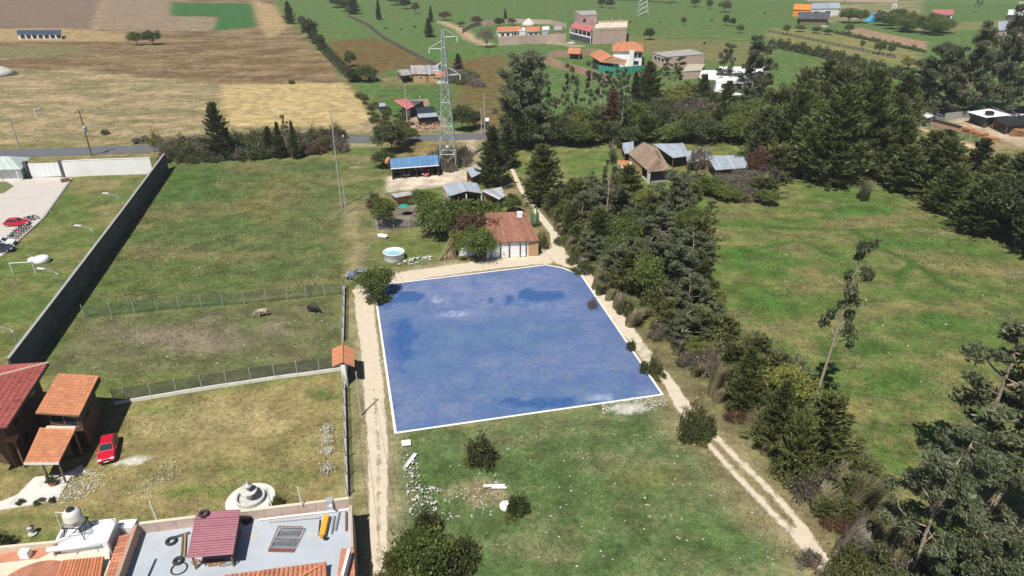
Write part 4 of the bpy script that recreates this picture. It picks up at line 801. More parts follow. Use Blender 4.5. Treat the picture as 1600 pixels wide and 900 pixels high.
def door(par, a, b, t, w, h, m='wood', out=1):
    a = up(a, 0); b = up(b, 0); d = (b - a).normalized(); nn = Vector((d.y, -d.x, 0)) * out; c = a + (b - a) * t; rz = math.atan2(d.y, d.x)
    o = MB().box(c + nn * .02 + Vector((0, 0, h / 2)), (w, .06, h), rz).build('door', m, par)
    MB().box(c + nn * .07 + d * w * .35 + Vector((0, 0, h * .48)), (.12, .04, .05), rz).build('handle', 'steel', o); return o
def ctr(P): c = sum((Vector(p) for p in P), Vector()) / len(P); return Vector((c.x, c.y, 0))
def inset(P, d):
    c = ctr(P); return [up(p, 0) + (c - up(p, 0)).normalized() * d for p in P]
def gable(par, A, B, C, D, ze, zr, n, m, style='sheet', over=.35, courses=8, wallm=None, along=True):
    """A,B front eave, C,D back eave (counter-clockwise); ridge parallel to A-B"""
    A, B, C, D = [Vector((p[0], p[1], 0)) for p in (A, B, C, D)]; e = (B - A).normalized(); s = (D - A).normalized()
    M0 = (A + D) / 2; M1 = (B + C) / 2; k = over / max(.1, (M0 - A).length) * (zr - ze)
    f = [up(A - e * over - s * over, ze - k), up(B + e * over - s * over, ze - k), up(M1 + e * over, zr), up(M0 - e * over, zr)]
    g = [up(C + e * over + s * over, ze - k), up(D - e * over + s * over, ze - k), up(M0 - e * over, zr), up(M1 + e * over, zr)]
    for P in (f, g):
        if style == 'sheet': sheet_roof(par, P, n, m)
        else: tile_roof(par, P, n, m, courses)
    if wallm:
        for a, b, c in ((A, D, M0), (B, C, M1)):
            MB().add([up(a, ze - .1), up(b, ze - .1), up(c, zr - .12), up(a, ze - .1) + e * .15, up(b, ze - .1) + e * .15, up(c, zr - .12) + e * .15], [(0, 1, 2), (3, 5, 4), (0, 3, 4, 1), (1, 4, 5, 2), (2, 5, 3, 0)]).build('gable_wall', wallm, par)
    MB().tube([up(M0 - e * over, zr + .05), up(M1 + e * over, zr + .05)], .11, 6).build('ridge_cap', m[0] if isinstance(m, (list, tuple)) else m, par)
def walls(par, P, h, m, z0=-.1, th=.2, name='wall'):
    for i in range(len(P)):
        a, b = Vector(P[i]), Vector(P[(i + 1) % len(P)]); d = (b - a).normalized(); MB().wallseg(up(a, 0) + d * .003, up(b, 0) - d * (th / 2 + .003), th + .001 * i, z0, h).build(name, m, par)
def parapet(par, P, z0, z1, m, th=.18, name='parapet'):
    for i in range(len(P)):
        a, b = Vector(P[i]), Vector(P[(i + 1) % len(P)]); d = (b - a).normalized(); MB().wallseg(up(a, 0), up(b, 0) - d * (th / 2 + .004), th, z0, z1 + .002 * (i % 2)).build(name, m, par)
def post(par, p, z0, z1, r=.07, m='pole', name='post'): return MB().tube([up(p, z0), up(p, z1)], r, 6).build(name, m, par)

# ------------------------------------------------------------------ central farm
z = 2.9
FL, FR = G(758, 380, 2.8), G(843, 376, 2.8); BR, BL = G(821, 331, 5.0), G(758, 332.5, 5.0)
back = 3.5; dv = Vector((0, 1, 0))
h = thing('tiled_house', 'long low white house with weathered red tile roof beside the track bend', 'house', ctr([FL, FR, BR, BL]))
tile_roof(h, [FL, FR, BR, BL], 26, 'tileold', 12)
tile_roof(h, [up(BR + dv * back, 3.0), up(BL + dv * back, 3.0), BL, BR], 20, 'tileold', 5)
W = [up(FL, 0) + Vector((.3, .5, 0)), up(FR, 0) + Vector((-.4, .5, 0)), up(BR, 0) + Vector((-.3, back - .4, 0)), up(BL, 0) + Vector((.3, back - .4, 0))]
walls(h, W, 2.72, 'white')
MB().add([up(W[1], 2.6), up(W[2], 2.9), up(BR, 4.85) + Vector((-.3, 0, 0)), up(W[1], 2.6) + Vector((-.15, 0, 0)), up(W[2], 2.9) + Vector((-.15, 0, 0)), up(BR, 4.85) + Vector((-.45, 0, 0))], [(0, 1, 2), (3, 5, 4), (0, 3, 4, 1), (1, 4, 5, 2), (2, 5, 3, 0)]).build('gable_wall', 'adobe', h)
for t, w, hh in ((.60, 1.2, 1.4), (.72, 1.5, 1.7), (.18, 1.4, 1.6), (.34, 1.4, 1.5)): window(h, W[0], W[1], t, 1.4, w, hh, 'white', 'dark')
door(h, W[0], W[1], .48, 1.0, 2.1); door(h, W[0], W[1], .83, .9, 2.0)
MB().box(lerp(W[0], W[1], .93) + Vector((0, -.12, 1.2)), (1.6, .2, 2.3), 0).build('adobe_panel', 'adobe', h)
ch = G(812, 336, 5.0); MB().box(ch + Vector((0, 0, .1)), (.9, .7, .9)).build('chimney', 'white', h)
for t in (.08, .26, .44, .66, .78): post(h, lerp(W[0], W[1], t) + Vector((0, -.35, 0)), 0, 2.6, .08, 'dark')
h = thing('low_hut', 'low white hut half hidden behind the leaning poles', 'hut', G(728, 398)); W = [G(718, 399), G(742, 398), G(742, 388), G(720, 388)]; walls(h, W, 1.9, 'white'); sheet_roof(h, [up(W[0], 2.0) + Vector((-.3, -.3, 0)), up(W[1], 2.0) + Vector((.3, -.3, 0)), up(W[2], 2.5), up(W[3], 2.5)], 5, 'sheetrust'); door(h, W[0], W[1], .4, .9, 1.7, 'dark')
# carport with blue roof
c = Q([(610.5, 263.5), (686, 258)], 2.5) + [G(684, 241.5, 3.1), G(609, 248, 3.1)]
h = thing('carport', 'open carport with long blue corrugated roof beside the sandy courtyard', 'carport', ctr(c))
sheet_roof(h, c, 9, 'sheetblue', 4, .03)
MB().tube([c[0] + Vector((0, -.06, -.05)), c[1] + Vector((0, -.06, -.05))], .11, 6).build('gutter', 'plastic_white', h)
W = [up(q, 0) for q in c]; W[2] = W[2] + Vector((0, -.6, 0)); W[3] = W[3] + Vector((0, -.6, 0))
MB().wallseg(W[3], W[2], .2, 0, 2.7).build('back_wall', 'brick', h); MB().wallseg(W[0] + Vector((.2, .6, 0)), W[3] + Vector((.2, 0, 0)), .2, 0, 2.4).build('side_wall', 'brick', h)
MB().wallseg(W[1] + Vector((-.2, .6, 0)), W[2] + Vector((-.2, 0, 0)), .2, 0, 2.4).build('side_wall', 'darkconcrete', h)
for t in (.02, .27, .52, .77, .98): post(h, lerp(W[0], W[1], t) + Vector((0, .25, 0)), 0, 2.45, .09, 'dark')
MB().box(up(c[3], 2.95) + Vector((-.4, -.6, 0)), (.7, 3.0, .5)).build('verge_board', 'tileorange', h)
# grey gable shed, open front
A, B, C_, D_ = G(700, 307, 2.4), G(753, 302, 2.4), G(746, 286, 2.4), G(692, 291.5, 2.4)
h = thing('open_shed', 'open shed with pale grey double-pitch metal roof between the leafy trees', 'shed', ctr([A, B, C_, D_]))
rf, rb = up(lerp(A, B, .55), 3.1), up(lerp(D_, C_, .5), 3.1)
sheet_roof(h, [A, rf, rb, D_], 5, 'sheetgrey'); sheet_roof(h, [rf, B, C_, rb], 5, 'sheetgrey')
for q in (A, rf, B): post(h, q + Vector((.1 if q is A else -.1, .25, 0)), 0, 2.45, .13, 'white')
MB().wallseg(up(D_, 0), up(C_, 0), .2, 0, 2.3).build('back_wall', 'adobe', h); MB().wallseg(up(A, 0) + Vector((.2, 1.2, 0)), up(D_, 0) + Vector((.2, -.2, 0)), .2, 0, 1.2).build('side_wall', 'palebrick', h)
# loose metal lean-tos
def leanto(px, zf, zb, n, m, label, wallm='adobe', name='lean_to'):
    P = [G(*px[0], zf), G(*px[1], zf), G(*px[2], zb), G(*px[3], zb)]; h = thing(name, label, 'shed', ctr(P)); sheet_roof(h, P, n, m)
    c = ctr(P)
    for q in P: post(h, up(q, 0) + (c - up(q, 0)).normalized() * .35, 0, q.z - .04, .07, 'wood')
    MB().wallseg(lerp(up(P[3], 0), c, .06), lerp(up(P[2], 0), c, .06), .15, 0, zb - .15).build('back_wall', wallm, h); return h
leanto([(780, 312), (791, 305), (784, 292), (752, 298)], 2.2, 2.6, 6, ['sheetgrey', 'sheetgrey', 'sheetrust'], 'patchwork metal lean-to beside the farm track, streaked with rust')
leanto([(737, 278), (759, 267), (752, 258), (728, 264)], 2.3, 2.7, 5, 'sheetgrey', 'bluish metal lean-to at the end of the sandy courtyard')
leanto([(618, 309), (653, 303), (649, 298), (610, 303)], 2.3, 2.6, 6, ['sheetgrey', 'sheetrust'], 'rusty metal lean-to over the fenced garden')
# fenced garden: dark netting on posts
def netfence(name, px, h_, m, label, postm='pole', n=None, plinth=0, pm='plinth', r=.05, lean=0, group=None, rail=False):
    P = [G(*q) for q in px]; f = thing(name, label, 'fence', P[0])
    for i, (a, b) in enumerate(zip(P[:-1], P[1:])):
        d = (b - a); L = d.length; k = n if n else max(1, round(L / 2.7)); dn = d.normalized()
        for j in range(k):
            p = a + d * j / k; q = a + d * (j + 1) / k
            MB().tube([p + Vector((0, 0, -.1)), p + Vector((0, 0, h_)), ] + ([p + Vector((lean, 0, h_ + .25))] if lean else []), r, 6).build('post', postm, f)
            MB().wallseg(p + dn * .05, q - dn * .05, .012, max(plinth, .03), h_ - .06).build('netting', m, f)
            if plinth: MB().wallseg(p + dn * .012, q - dn * .012, .22, -.1, plinth + random.uniform(-.02, .02)).build('plinth', pm, f)
            if rail: MB().tube([p + Vector((0, 0, h_ - .04)), q + Vector((0, 0, h_ - .04))], .025, 4).build('rail', postm, f)
    MB().tube([P[-1] + Vector((0, 0, -.1)), P[-1] + Vector((0, 0, h_))], r, 6).build('post', postm, f); return f
netfence('garden_fence', [(588, 330), (591, 359), (664, 353), (664, 330)], 1.5, 'mesh_dark', 'dark netting fence around the small kitchen garden', 'pole')
netfence('mesh_fence', [(132, 496), (175, 493.5), (246, 485), (315, 479.5), (382, 475), (450, 468), (536, 460)], 1.9, 'mesh_green', 'green mesh fence crossing the paddock between wall and track', 'pole')
netfence('chain_link_fence', [(180, 632), (197, 629), (277, 615.5), (355, 603), (430, 592), (534, 578)], 2.0, 'mesh_grey', 'grey chain-link fence on a white plinth above the house yard', 'pole', None, .38)
netfence('boundary_fence', [(538, 452), (537, 500), (536, 534)], 1.9, 'mesh_dark', 'post fence on pale plinth along the track, uphill of the gate', 'pole', None, .5, lean=.18)
netfence('boundary_fence', [(537, 572), (539, 640), (541, 720), (543, 778)], 1.9, 'mesh_dark', 'post fence on pale plinth along the track, downhill of the gate', 'pole', None, .55, lean=.18)
# roofed gate
zg = 2.7; rb, rf = G(535, 538, 3.3), G(535.5, 566, 3.3)
h = thing('roofed_gate', 'small gateway with bright orange gable roof on the boundary fence', 'gate', ctr([rb, rf]))
for s in (-1, 1):
    ev = [up(rf, zg) + Vector((s * 1.25, -.0, 0)), up(rb, zg) + Vector((s * 1.25, 0, 0))]
    tile_roof(h, [ev[0], ev[1], rb, rf] if s > 0 else [ev[1], ev[0], rf, rb], 16, 'tileorange', 6, .03)
for q in (lerp(rb, rf, .08), lerp(rb, rf, .92)): MB().box(up(q, 1.4), (.5, .5, 2.9)).build('pillar', 'white', h)
for t in (.3, .7): MB().wallseg(lerp(rb, rf, .08 + .84 * (t - .2)) , lerp(rb, rf, .08 + .84 * (t + .2)), .08, .1, 2.4).build('gate_leaf', 'wood', h)
MB().tube([rb + Vector((0, .1, .06)), rf + Vector((0, -.1, .06))], .1, 6).build('ridge_cap', 'tileorange', h)
# ------------------------------------------------------------------ walled park on the left
def wall_line(name, px, z1, th, m, label, piece=3.0, cap=None, capm='concrete', pm=None):
    P = [G(*q) for q in px]; w = thing(name, label, 'wall', P[0])
    for a, b in zip(P[:-1], P[1:]):
        L = (b - a).length; k = max(1, round(L / piece)); d = (b - a).normalized()
        for j in range(k):
            p = a + (b - a) * j / k; q = a + (b - a) * (j + 1) / k; dz = random.uniform(-.02, .02)
            MB().wallseg(p + d * .02, q - d * .02, th, -.1, z1 + dz).build('wall_panel', m, w)
            MB().box(p + Vector((0, 0, z1 / 2)), (th + .1, .24, z1 + .04), math.atan2(d.y, d.x) + math.pi / 2 if False else math.atan2(d.y, d.x)).build('pillar', pm or m, w)
            if cap: MB().wallseg(p + d * .005, q - d * .005, th + cap, z1 + .03, z1 + .12).build('coping', capm, w)
    return w
wall_line('boundary_wall', [(262, 264), (200, 355), (100, 498), (28, 600)], 3.4, .25, 'darkconcrete', 'very long tall grey wall dividing the park from the paddock', 3.6, .12)
wall_line('white_wall', [(104, 276.5), (146, 274), (240, 271)], 3.4, .25, 'white', 'white roadside wall between the gate and the long grey wall', 6.2, .1, 'white')
g = thing('sliding_gate', 'wide white metal gate closing the walled park', 'gate', G(75, 276))
ga, gb = G(50, 277.5), G(98, 276)
for k in range(6):
    a = lerp(ga, gb, k / 6 + .003); b = lerp(ga, gb, (k + 1) / 6 - .003); MB().wallseg(a, b, .08, .1, 3.1).build('gate_panel', 'plastic_white', g)
for q in (ga, gb): MB().box(up(q, 1.75) + Vector((.5 if q is gb else -.5, 0, 0)), (.7, .9, 3.6)).build('pillar', 'darkconcrete', g)
lg = [G(-90, 284), G(36, 280.5), G(40, 266), G(-90, 268)]
h = thing('guard_house', 'guard house with pale green-grey roof beside the white gate', 'house', ctr(lg))
walls(h, lg, 2.7, 'white')
e0, e1 = [up(lg[0], 2.6) + Vector((-1, -1.2, 0)), up(lg[1], 2.6) + Vector((1.2, -1.2, 0))]; b0, b1 = up(lg[3], 2.6) + Vector((-1, 1.0, 0)), up(lg[2], 2.6) + Vector((1.2, 1.0, 0))
mat('sheetmint', (.44, .50, .47), .6, .15, .6, objvar=.06)
r0 = up((e0 + b0) / 2, 4.1) + Vector((3, 0, 0)); r1 = up((e1 + b1) / 2, 4.1) + Vector((-3, 0, 0))
sheet_roof(h, [e0, e1, r1, r0], 12, 'sheetmint'); sheet_roof(h, [b1, b0, r0, r1], 12, 'sheetmint'); MB().slab([e1, b1, r1], .05).build('roof_hip', 'sheetmint', h)
for t, w in ((.62, 1.6), (.84, 2.0)): window(h, lg[0], lg[1], t, 1.5, w, 1.2, 'white', 'dark')
for t in (.7, .93): post(h, lerp(e0, e1, t) + Vector((0, .3, 0)), 0, 2.5, .12, 'white')
h = thing('round_tank', 'white upturned plastic tank lying on the park lawn', 'tank', G(66, 411)); c = G(66, 410)
MB().lathe(c, [(1.15, .0), (1.2, .5), (1.1, .85), (.9, .98), (.2, 1.05)], 24).build('tank_body', 'plastic_white', h, True)
MB().tube([c + Vector((-1.2, 0, .5)), c + Vector((-2.0, -.1, .35))], [.55, .32], 12).build('tank_neck', 'plastic_white', h, True)
def goal(a, b, hgt, label, r=.06, m='whitemetal'):
    a, b = G(*a), G(*b); g = thing('goal_frame', label, 'goal', a)
    for q in (a, b): MB().tube([q, up(q, hgt)], r, 6).build('post', m, g)
    MB().tube([up(a, hgt) - (b - a).normalized() * .05, up(b, hgt) + (b - a).normalized() * .05], r, 6).build('crossbar', m, g)
goal((21, 429), (56, 427), 1.9, 'white goal frame beside the upturned tank on the lawn', .07); goal((57.5, 185), (67, 182.5), 2.5, 'small white goal frame on the dry football field', .12)
def lamp(px, py, label):
    b = G(px, py); l_ = thing('lamp_post', label, 'lamp post', b); MB().tube([b, up(b, 4.6), up(b, 4.9) + Vector((-.4, .1, 0)), up(b, 5.3) + Vector((-2.0, .3, 0))], [.07, .06, .05, .04], 6).build('pole', 'steel', l_)
    MB().box(up(b, 5.33) + Vector((-2.3, .34, 0)), (1.2, .3, .14), -.15).build('lamp_head', 'whitemetal', l_)
for x, y in ((196, 347), (157, 402), (106, 475), (40, 570)): lamp(x, y, 'thin curved lamp post behind the long grey wall')
for o in bpy.data.objects:
    if o.name.startswith('lamp_post'): o['group'] = 'lamp posts behind the long wall'
one(MB().tube([G(96, 392), up(G(94, 372), 0) * 0 + up(G(96, 392), 2.0)], .05, 6), 'marker_post', 'pole', 'thin pale post standing alone on the park lawn', 'post')
# ------------------------------------------------------------------ left house with red and orange roofs
h = thing('red_roof_house', 'two-storey house with large mottled red tile roof beside the yard', 'house', G(10, 690))
E1, E2 = G(75, 567, 5.4), G(10, 668, 5.4); P4, P3 = G(-75, 606, 8.0), G(-120, 676, 8.0); K1 = G(-140, 580, 5.4)
tile_roof(h, [E2, E1, P4, P3], 30, 'tilered', 12, .06); tile_roof(h, [E1, K1, P4 + Vector((-4, 0, 0)), P4], 30, 'tilered', 10, .09)
MB().tube([E1, P4], .14, 6).build('ridge_cap', 'cream', h)
ins = Vector((-1.0, .2, 0)); W = [up(E2, 0) + ins + Vector((0, .6, 0)), up(E1, 0) + ins + Vector((0, -1, 0)), up(K1, 0) + Vector((0, -1, 0)), up(G(-140, 690), 0)]
MB().prism(W, -.1, 5.3).build('wall', mat('ochre', (.11, .06, .04), .85, .2, 1), h)
for t in (.25, .5, .75): window(h, W[0], W[1], t, 3.9, 1.6, 1.3, 'wood', 'glass')
for t in (.3, .7): window(h, W[0], W[1], t, 1.4, 1.4, 1.3, 'wood', 'glass')
MB().wallseg(E2 + Vector((.05, 0, 0)), E1 + Vector((.05, 0, 0)), .12, 5.15, 5.4).build('fascia', 'dark', h)
O1 = [G(55, 645, 4.6), G(124, 649, 4.6), G(154.5, 587, 4.9), G(91, 583, 4.9)]
h = thing('orange_roof_wing', 'house wing under a flat square of orange roof tiles', 'house wing', ctr(O1)); tile_plates(h, O1, 11, 14, 'tileorange')
W = inset(O1, .9); MB().prism(W, -.1, 4.35).build('wall', 'ochre', h)
for t in (.3, .7): window(h, W[0], W[1], t, 3.3, 1.5, 1.2, 'wood', 'glass'); window(h, W[1], W[2], t, 3.3, 1.5, 1.2, 'wood', 'glass')
MB().wallseg(O1[1], O1[2], .1, 4.2, 4.62).build('fascia', 'dark', h)
O2 = [G(37, 723.5, 2.7), G(91.5, 723, 2.7), G(118.5, 669.5, 3.0), G(62, 668, 3.0)]
h = thing('orange_porch', 'porch with orange tiled roof on a leaning log post', 'porch', ctr(O2)); tile_plates(h, O2, 10, 12, 'tileorange')
MB().wallseg(O2[0], O2[1], .1, 2.5, 2.72).build('eave_beam', 'whitemetal', h); MB().wallseg(lerp(O2[3], O2[2], .2), O2[2], .3, 2.75, 3.15).build('top_beam', 'cream', h)
pb = G(76, 752); MB().tube([pb, up(G(65, 724, 2.6), 2.5)], [.17, .13], 8).build('log_post', 'olive_trunk', h)
for q in (O2[1], O2[2]): post(h, lerp(up(q, 0), ctr(O2), .1), 0, q.z - .1, .1, 'wood')
W = inset(O2, 1.0); MB().wallseg(W[3], W[2], .2, 0, 2.8).build('back_wall', 'ochre', h)
h = thing('balcony_roof', 'tiny orange tiled canopy below the big red roof', 'canopy', G(25, 700)); tile_plates(h, [G(6, 688, 3.4), G(23, 689, 3.4), G(29, 678, 3.6), G(12, 683, 3.6)], 3, 3, 'tileorange')
for q in (G(8, 688, 3.3), G(22, 688, 3.3)): post(h, up(q, 0), 0, 3.3, .1, 'wood')
# ------------------------------------------------------------------ flat-roofed building at the bottom
zr = 3.1
rp = [G(196, 905, zr), G(550, 905, zr), G(547, 792, zr), G(222, 832, zr)]
h = thing('flat_roof_building', 'building with pale blue-grey flat roof and brick parapet beside the track', 'building', ctr(rp))
lo_ = [rp[0] + (rp[0] - rp[3]) * .35, rp[1] + (rp[1] - rp[2]) * .35, rp[2], rp[3]]
MB().prism(lo_, -.1, zr).build('roof_slab', 'roofscreed', h)
a, b = up(rp[3], 0), up(rp[2], 0); L = (b - a).length; d = (b - a).normalized(); nb = 12
for i in range(nb): MB().wallseg(lerp(a, b, i / nb) + d * .01, lerp(a, b, (i + 1) / nb) - d * .01, .22, -.05, zr + .95).build('parapet_panel', 'palebrick', h)
MB().wallseg(a + Vector((0, .003, 0)), b + Vector((0, .003, 0)), .26, zr + .955, zr + 1.02).build('coping', 'cream', h)
a2, b2 = up(rp[2], 0), up(rp[1], 0); MB().wallseg(a2 + Vector((.1, -.1, 0)), lerp(a2, b2, .62) + Vector((.1, 0, 0)), .2, -.05, zr + .3).build('side_parapet', 'palebrick', h)
a3, b3 = up(rp[3], 0), up(lo_[0], 0); MB().wallseg(a3 + Vector((-.12, -.3, 0)), b3 + Vector((-.12, 0, 0)), .3, -.05, zr + 1.15).build('dividing_wall', 'brick', h)
T = [G(533, 857, 3.35), G(553, 857, 3.35), G(556, 930, 3.35), G(520, 925, 3.35)]; T = T[::-1]
tile_plates(h, [G(522, 930, 3.35), G(556, 930, 3.35), G(553, 857, 3.35), G(533, 857, 3.35)], 4, 9, 'tileterra')
MB().box(G(542, 890, 3.4) + Vector((0, 0, .4)), (.22, 2.4, .9)).build('upstand', 'white', h)
bl = [G(325, 950, 3.35), G(512, 940, 3.35), G(510, 878, 3.9), G(350, 899, 3.9)]
h2 = thing('ribbed_tile_roof', 'low orange roof of ribbed tiles beside the flat roof', 'roof', ctr(bl)); tile_roof(h2, bl, 22, 'tileterra', 8, .1)
MB().prism([up(lerp(q, ctr(bl), .12), 0) for q in bl], -.1, 3.3).build('wall', 'cream', h2)
MB().tube([G(470, 900, 3.95), G(509, 878, 4.0)], .1, 6).build('hip_cap', 'tileorange', h2)
# shed with maroon roof on the flat roof
m = Q([(292, 872), (364, 866)], 4.7) + Q([(376, 796), (307, 800)], 5.0)
h = thing('rooftop_shed', 'shed with maroon corrugated roof standing on the flat roof', 'shed', up(ctr(m), zr))
for i in range(6): sheet_roof(h, [bil(m, 0, i / 6 + .002), bil(m, 0, (i + 1) / 6 - .002), bil(m, 1, (i + 1) / 6 - .002), bil(m, 1, i / 6 + .002)], 1, 'sheetmaroon', 3, .05)
W = inset(m, .45)
MB().wallseg(W[3], W[2], .12, zr, 4.85).build('back_wall', 'brick', h); MB().wallseg(W[1], W[2], .12, zr, 4.6).build('side_wall', 'darkconcrete', h)
for q in W[:2]: post(h, q, zr, 4.6, .08, 'wood')
def on(px, py, z): return G(px, py, z)
def tyre(px, py, z, Ro, r, label, tilt=0):
    t = thing('tyre', label, 'tyre', G(px, py, z), 'old tyres on the flat roof'); MB().torus(G(px, py, z) + Vector((0, 0, r)), Ro - r, r, n=24).build('tread', 'rubber', t, True)
    MB().torus(G(px, py, z) + Vector((0, 0, r)), Ro - 1.9 * r, r * .3, n=24, k=6).build('bead', 'rim' if tilt else 'rubber', t, True)
tyre(268, 847, zr, .46, .12, 'worn tyre lying alone beside the maroon shed'); tyre(319, 804, 5.05, .42, .12, 'tyre lying on top of the maroon shed roof'); tyre(387, 814, zr, .45, .13, 'tyre leaning behind the maroon shed'); tyre(279, 878, zr, .42, .13, 'tyre resting on the bicycle-thin hoop'); tyre(280, 889, zr, .62, .05, 'thin hoop-like tyre half under another tyre')
g0 = [G(419, 861, zr + .12), G(458, 862, zr + .12), G(473, 823, zr + .5), G(435, 822, zr + .5)]
h = thing('steel_grille', 'rusty steel window grille lying on the flat roof', 'grille', up(ctr(g0), zr))
for i in range(4): MB().tube([g0[i], g0[(i + 1) % 4]], .04, 5).build('frame_bar', 'rust', h)
for i in range(1, 18): MB().tube([bil(g0, i / 18, 0), bil(g0, i / 18, 1)], .02, 4).build('bar', 'dark', h)
MB().tube([bil(g0, 0, .5), bil(g0, 1, .5)], .03, 4).build('cross_bar', 'dark', h); MB().slab([bil(g0, .02, .02), bil(g0, .98, .02), bil(g0, .98, .12), bil(g0, .02, .12)], .03).build('plate', 'rust', h)
h = thing('yellow_box', 'long yellow equipment box lying on the flat roof', 'box', G(508, 836, zr)); MB().box(G(507, 822, zr + .3), (.45, 2.1, .5), .06).build('case', 'yellow', h, bevel=.03); MB().box(G(508, 840, zr + .3), (.3, .2, .3), .06).build('end_cap', 'dark', h)
for i, (x0, y0, x1, y1, mm, lab) in enumerate([(518, 834, 522, 806, 'steel', 'grey pipe bundle beside the yellow box'), (524, 829, 530, 800, 'steel', 'long grey pipe nearest the parapet corner'), (498, 836, 500, 812, 'dark', 'dark angle bar beside the yellow box'), (405, 812, 545, 796, 'whitemetal', 'long white pipe along the brick parapet'), (420, 815, 500, 808, 'pole', 'wooden pole along the brick parapet'), (541, 829, 541, 800, 'rust', 'rusty bar by the side parapet'), (230, 903, 243, 873, 'dark', 'dark rod lying on the flat roof'), (346, 884, 372, 878, 'steel', 'steel channel in front of the maroon shed'), (270, 840, 296, 832, 'darkconcrete', 'grey-green board beside the maroon shed'), (288, 870, 290, 834, 'paledry', 'pale plank against the maroon shed'), (284, 868, 286, 836, 'wood', 'dark plank against the maroon shed')]):
    one(MB().tube([G(x0, y0, zr + .12), G(x1, y1, zr + .14)], .09 if mm != 'dark' else .05, 6), 'pipe' if mm in ('steel', 'whitemetal', 'rust') else 'plank', mm, lab, 'pipe' if mm in ('steel', 'whitemetal', 'rust') else 'plank')
for i, (x, y, t, lab) in enumerate([(245, 813, 783, 'white pole on the parapet, left of the maroon shed'), (424, 790, 762, 'white pole on the parapet beside the fountain'), (472, 790, 756, 'white pole on the parapet near the yellow box')]):
    b = G(x, y, zr + 1); one(MB().tube([b, b + Vector((-.1, 0, 2.0))], .06, 6), 'parapet_pole', 'whitemetal', lab, 'pole')
h = thing('chimney_vent', 'small square metal vent on the brick parapet', 'vent', G(516, 790, zr)); MB().box(G(516, 788, zr + .6), (.55, .5, 1.1)).build('box', 'sheetgrey', h); MB().lathe(G(517, 791, zr + 1.15), [(.12, 0), (.16, .1), (.05, .22)], 10).build('cap', 'whitemetal', h)
rr = MB()
for k in range(60): rr.rock(G(random.uniform(300, 352), random.uniform(874, 884), zr + .05), random.uniform(.06, .16), k)
o = rr.build('rubble', 'logs'); o['kind'] = 'stuff'; tag(o, 'small rubble spilled at the front of the maroon shed', 'rubble')
# left half of that building
zt = 4.2; tq = [G(90, 850, zt), G(169, 846, zt), G(182, 816, zt), G(103, 825, zt)]
h = thing('white_terrace_building', 'white plastered block with roof terrace under the water tank', 'building', ctr(tq)); MB().prism(tq, -.1, zt).build('block', 'white', h)
parapet(h, tq[2:] + tq[:1], zt, zt + .35, 'white', .18); MB().wallseg(G(183, 815, 4.3), G(168, 850, 4.3), .06, 2.0, 4.5).build('plastic_film', 'film', h)
lw = [G(-60, 905, 3.2), G(175, 905, 3.2), G(169, 850, 3.2), G(-60, 868, 3.2)]; MB().prism(lw, -.1, 3.2).build('lower_block', 'cream', h)
MB().wallseg(G(185, 822, 3.4), G(212, 820, 3.4), .9, -.1, 3.6).build('white_ledge', 'white', h)
tk = G(124, 834, zt); h = thing('water_tank', 'cream water tank with black lid on a steel stand', 'water tank', tk)
tb = tk + Vector((0, 0, 1.2)); MB().lathe(tb, [(.62, 0), (.66, .08), (.66, .45), (.68, .48), (.66, .52), (.66, 1.0), (.5, 1.22), (.3, 1.32)], 24).build('tank_body', 'tank', h, True); MB().lathe(tb + Vector((0, 0, 1.3)), [(.3, 0), (.3, .08), (.1, .12)], 16).build('lid', 'dark', h)
for sx in (-.7, .7):
    for sy in (-.6, .6): MB().tube([tk + Vector((sx * 1.15, sy * 1.1, 0)), tk + Vector((sx * .8, sy * .8, 1.17))], .04, 5).build('leg', 'dark', h)
for (a, b) in (((-.7, -.6), (.7, -.6)), ((-.7, .6), (.7, .6)), ((-.7, -.6), (-.7, .6)), ((.7, -.6), (.7, .6))):
    MB().tube([tk + Vector((a[0], a[1], 1.15)), tk + Vector((b[0], b[1], 1.15))], .05, 5).build('rail', 'dark', h); MB().tube([tk + Vector((a[0] * 1.1, a[1] * 1.1, .1)), tk + Vector((b[0] * .85, b[1] * .85, 1.1))], .025, 4).build('brace', 'dark', h)
MB().tube([tb + Vector((-.6, 0, 1.0)), tb + Vector((-1.3, .1, 1.0)), tb + Vector((-1.4, .1, -1.2))], .03, 5).build('pipe', 'plastic_white', h)
s0, s1 = G(74, 859, 3.9), G(159, 850, 3.9); h = thing('solar_heater', 'solar water heater with long silver cylinder on the terrace', 'solar heater', up(lerp(s0, s1, .5), 3.2)); MB().tube([s0, s1], .22, 14).build('cylinder', 'whitemetal', h, True)
for i in range(22): t = (i + .5) / 22; MB().tube([lerp(s0, s1, t), lerp(s0, s1, t) + Vector((0, 1.5, -.5))], .035, 5).build('glass_tube', 'glass', h)
for t in (.1, .5, .9): q = lerp(s0, s1, t); MB().tube([q, q + Vector((0, -.1, -.7))], .03, 4).build('leg', 'steel', h); MB().tube([q + Vector((0, 1.5, -.5)), q + Vector((0, -.1, -.7))], .03, 4).build('leg', 'steel', h)
P = [G(82, 915, 3.3), G(156, 912, 3.3), G(163, 870, 3.75), G(97, 876, 3.75)]; h = thing('orange_tile_roof', 'small orange roof of ribbed tiles below the solar heater', 'roof', up(ctr(P), 3.2)); tile_roof(h, P, 13, 'tileorange', 6, .1)
P = [G(160, 915, 3.2), G(196, 912, 3.2), G(206, 832, 3.4), G(186, 838, 3.6)]; h = thing('shaded_tile_roof', 'narrow dark red tile roof between terrace and dividing wall', 'roof', ctr(P)); tile_roof(h, [P[1], P[2], P[3], P[0]], 14, 'tileterra', 5, .09); MB().prism([up(q, 0) for q in P], -.1, 3.1).build('wall', 'brick', h)
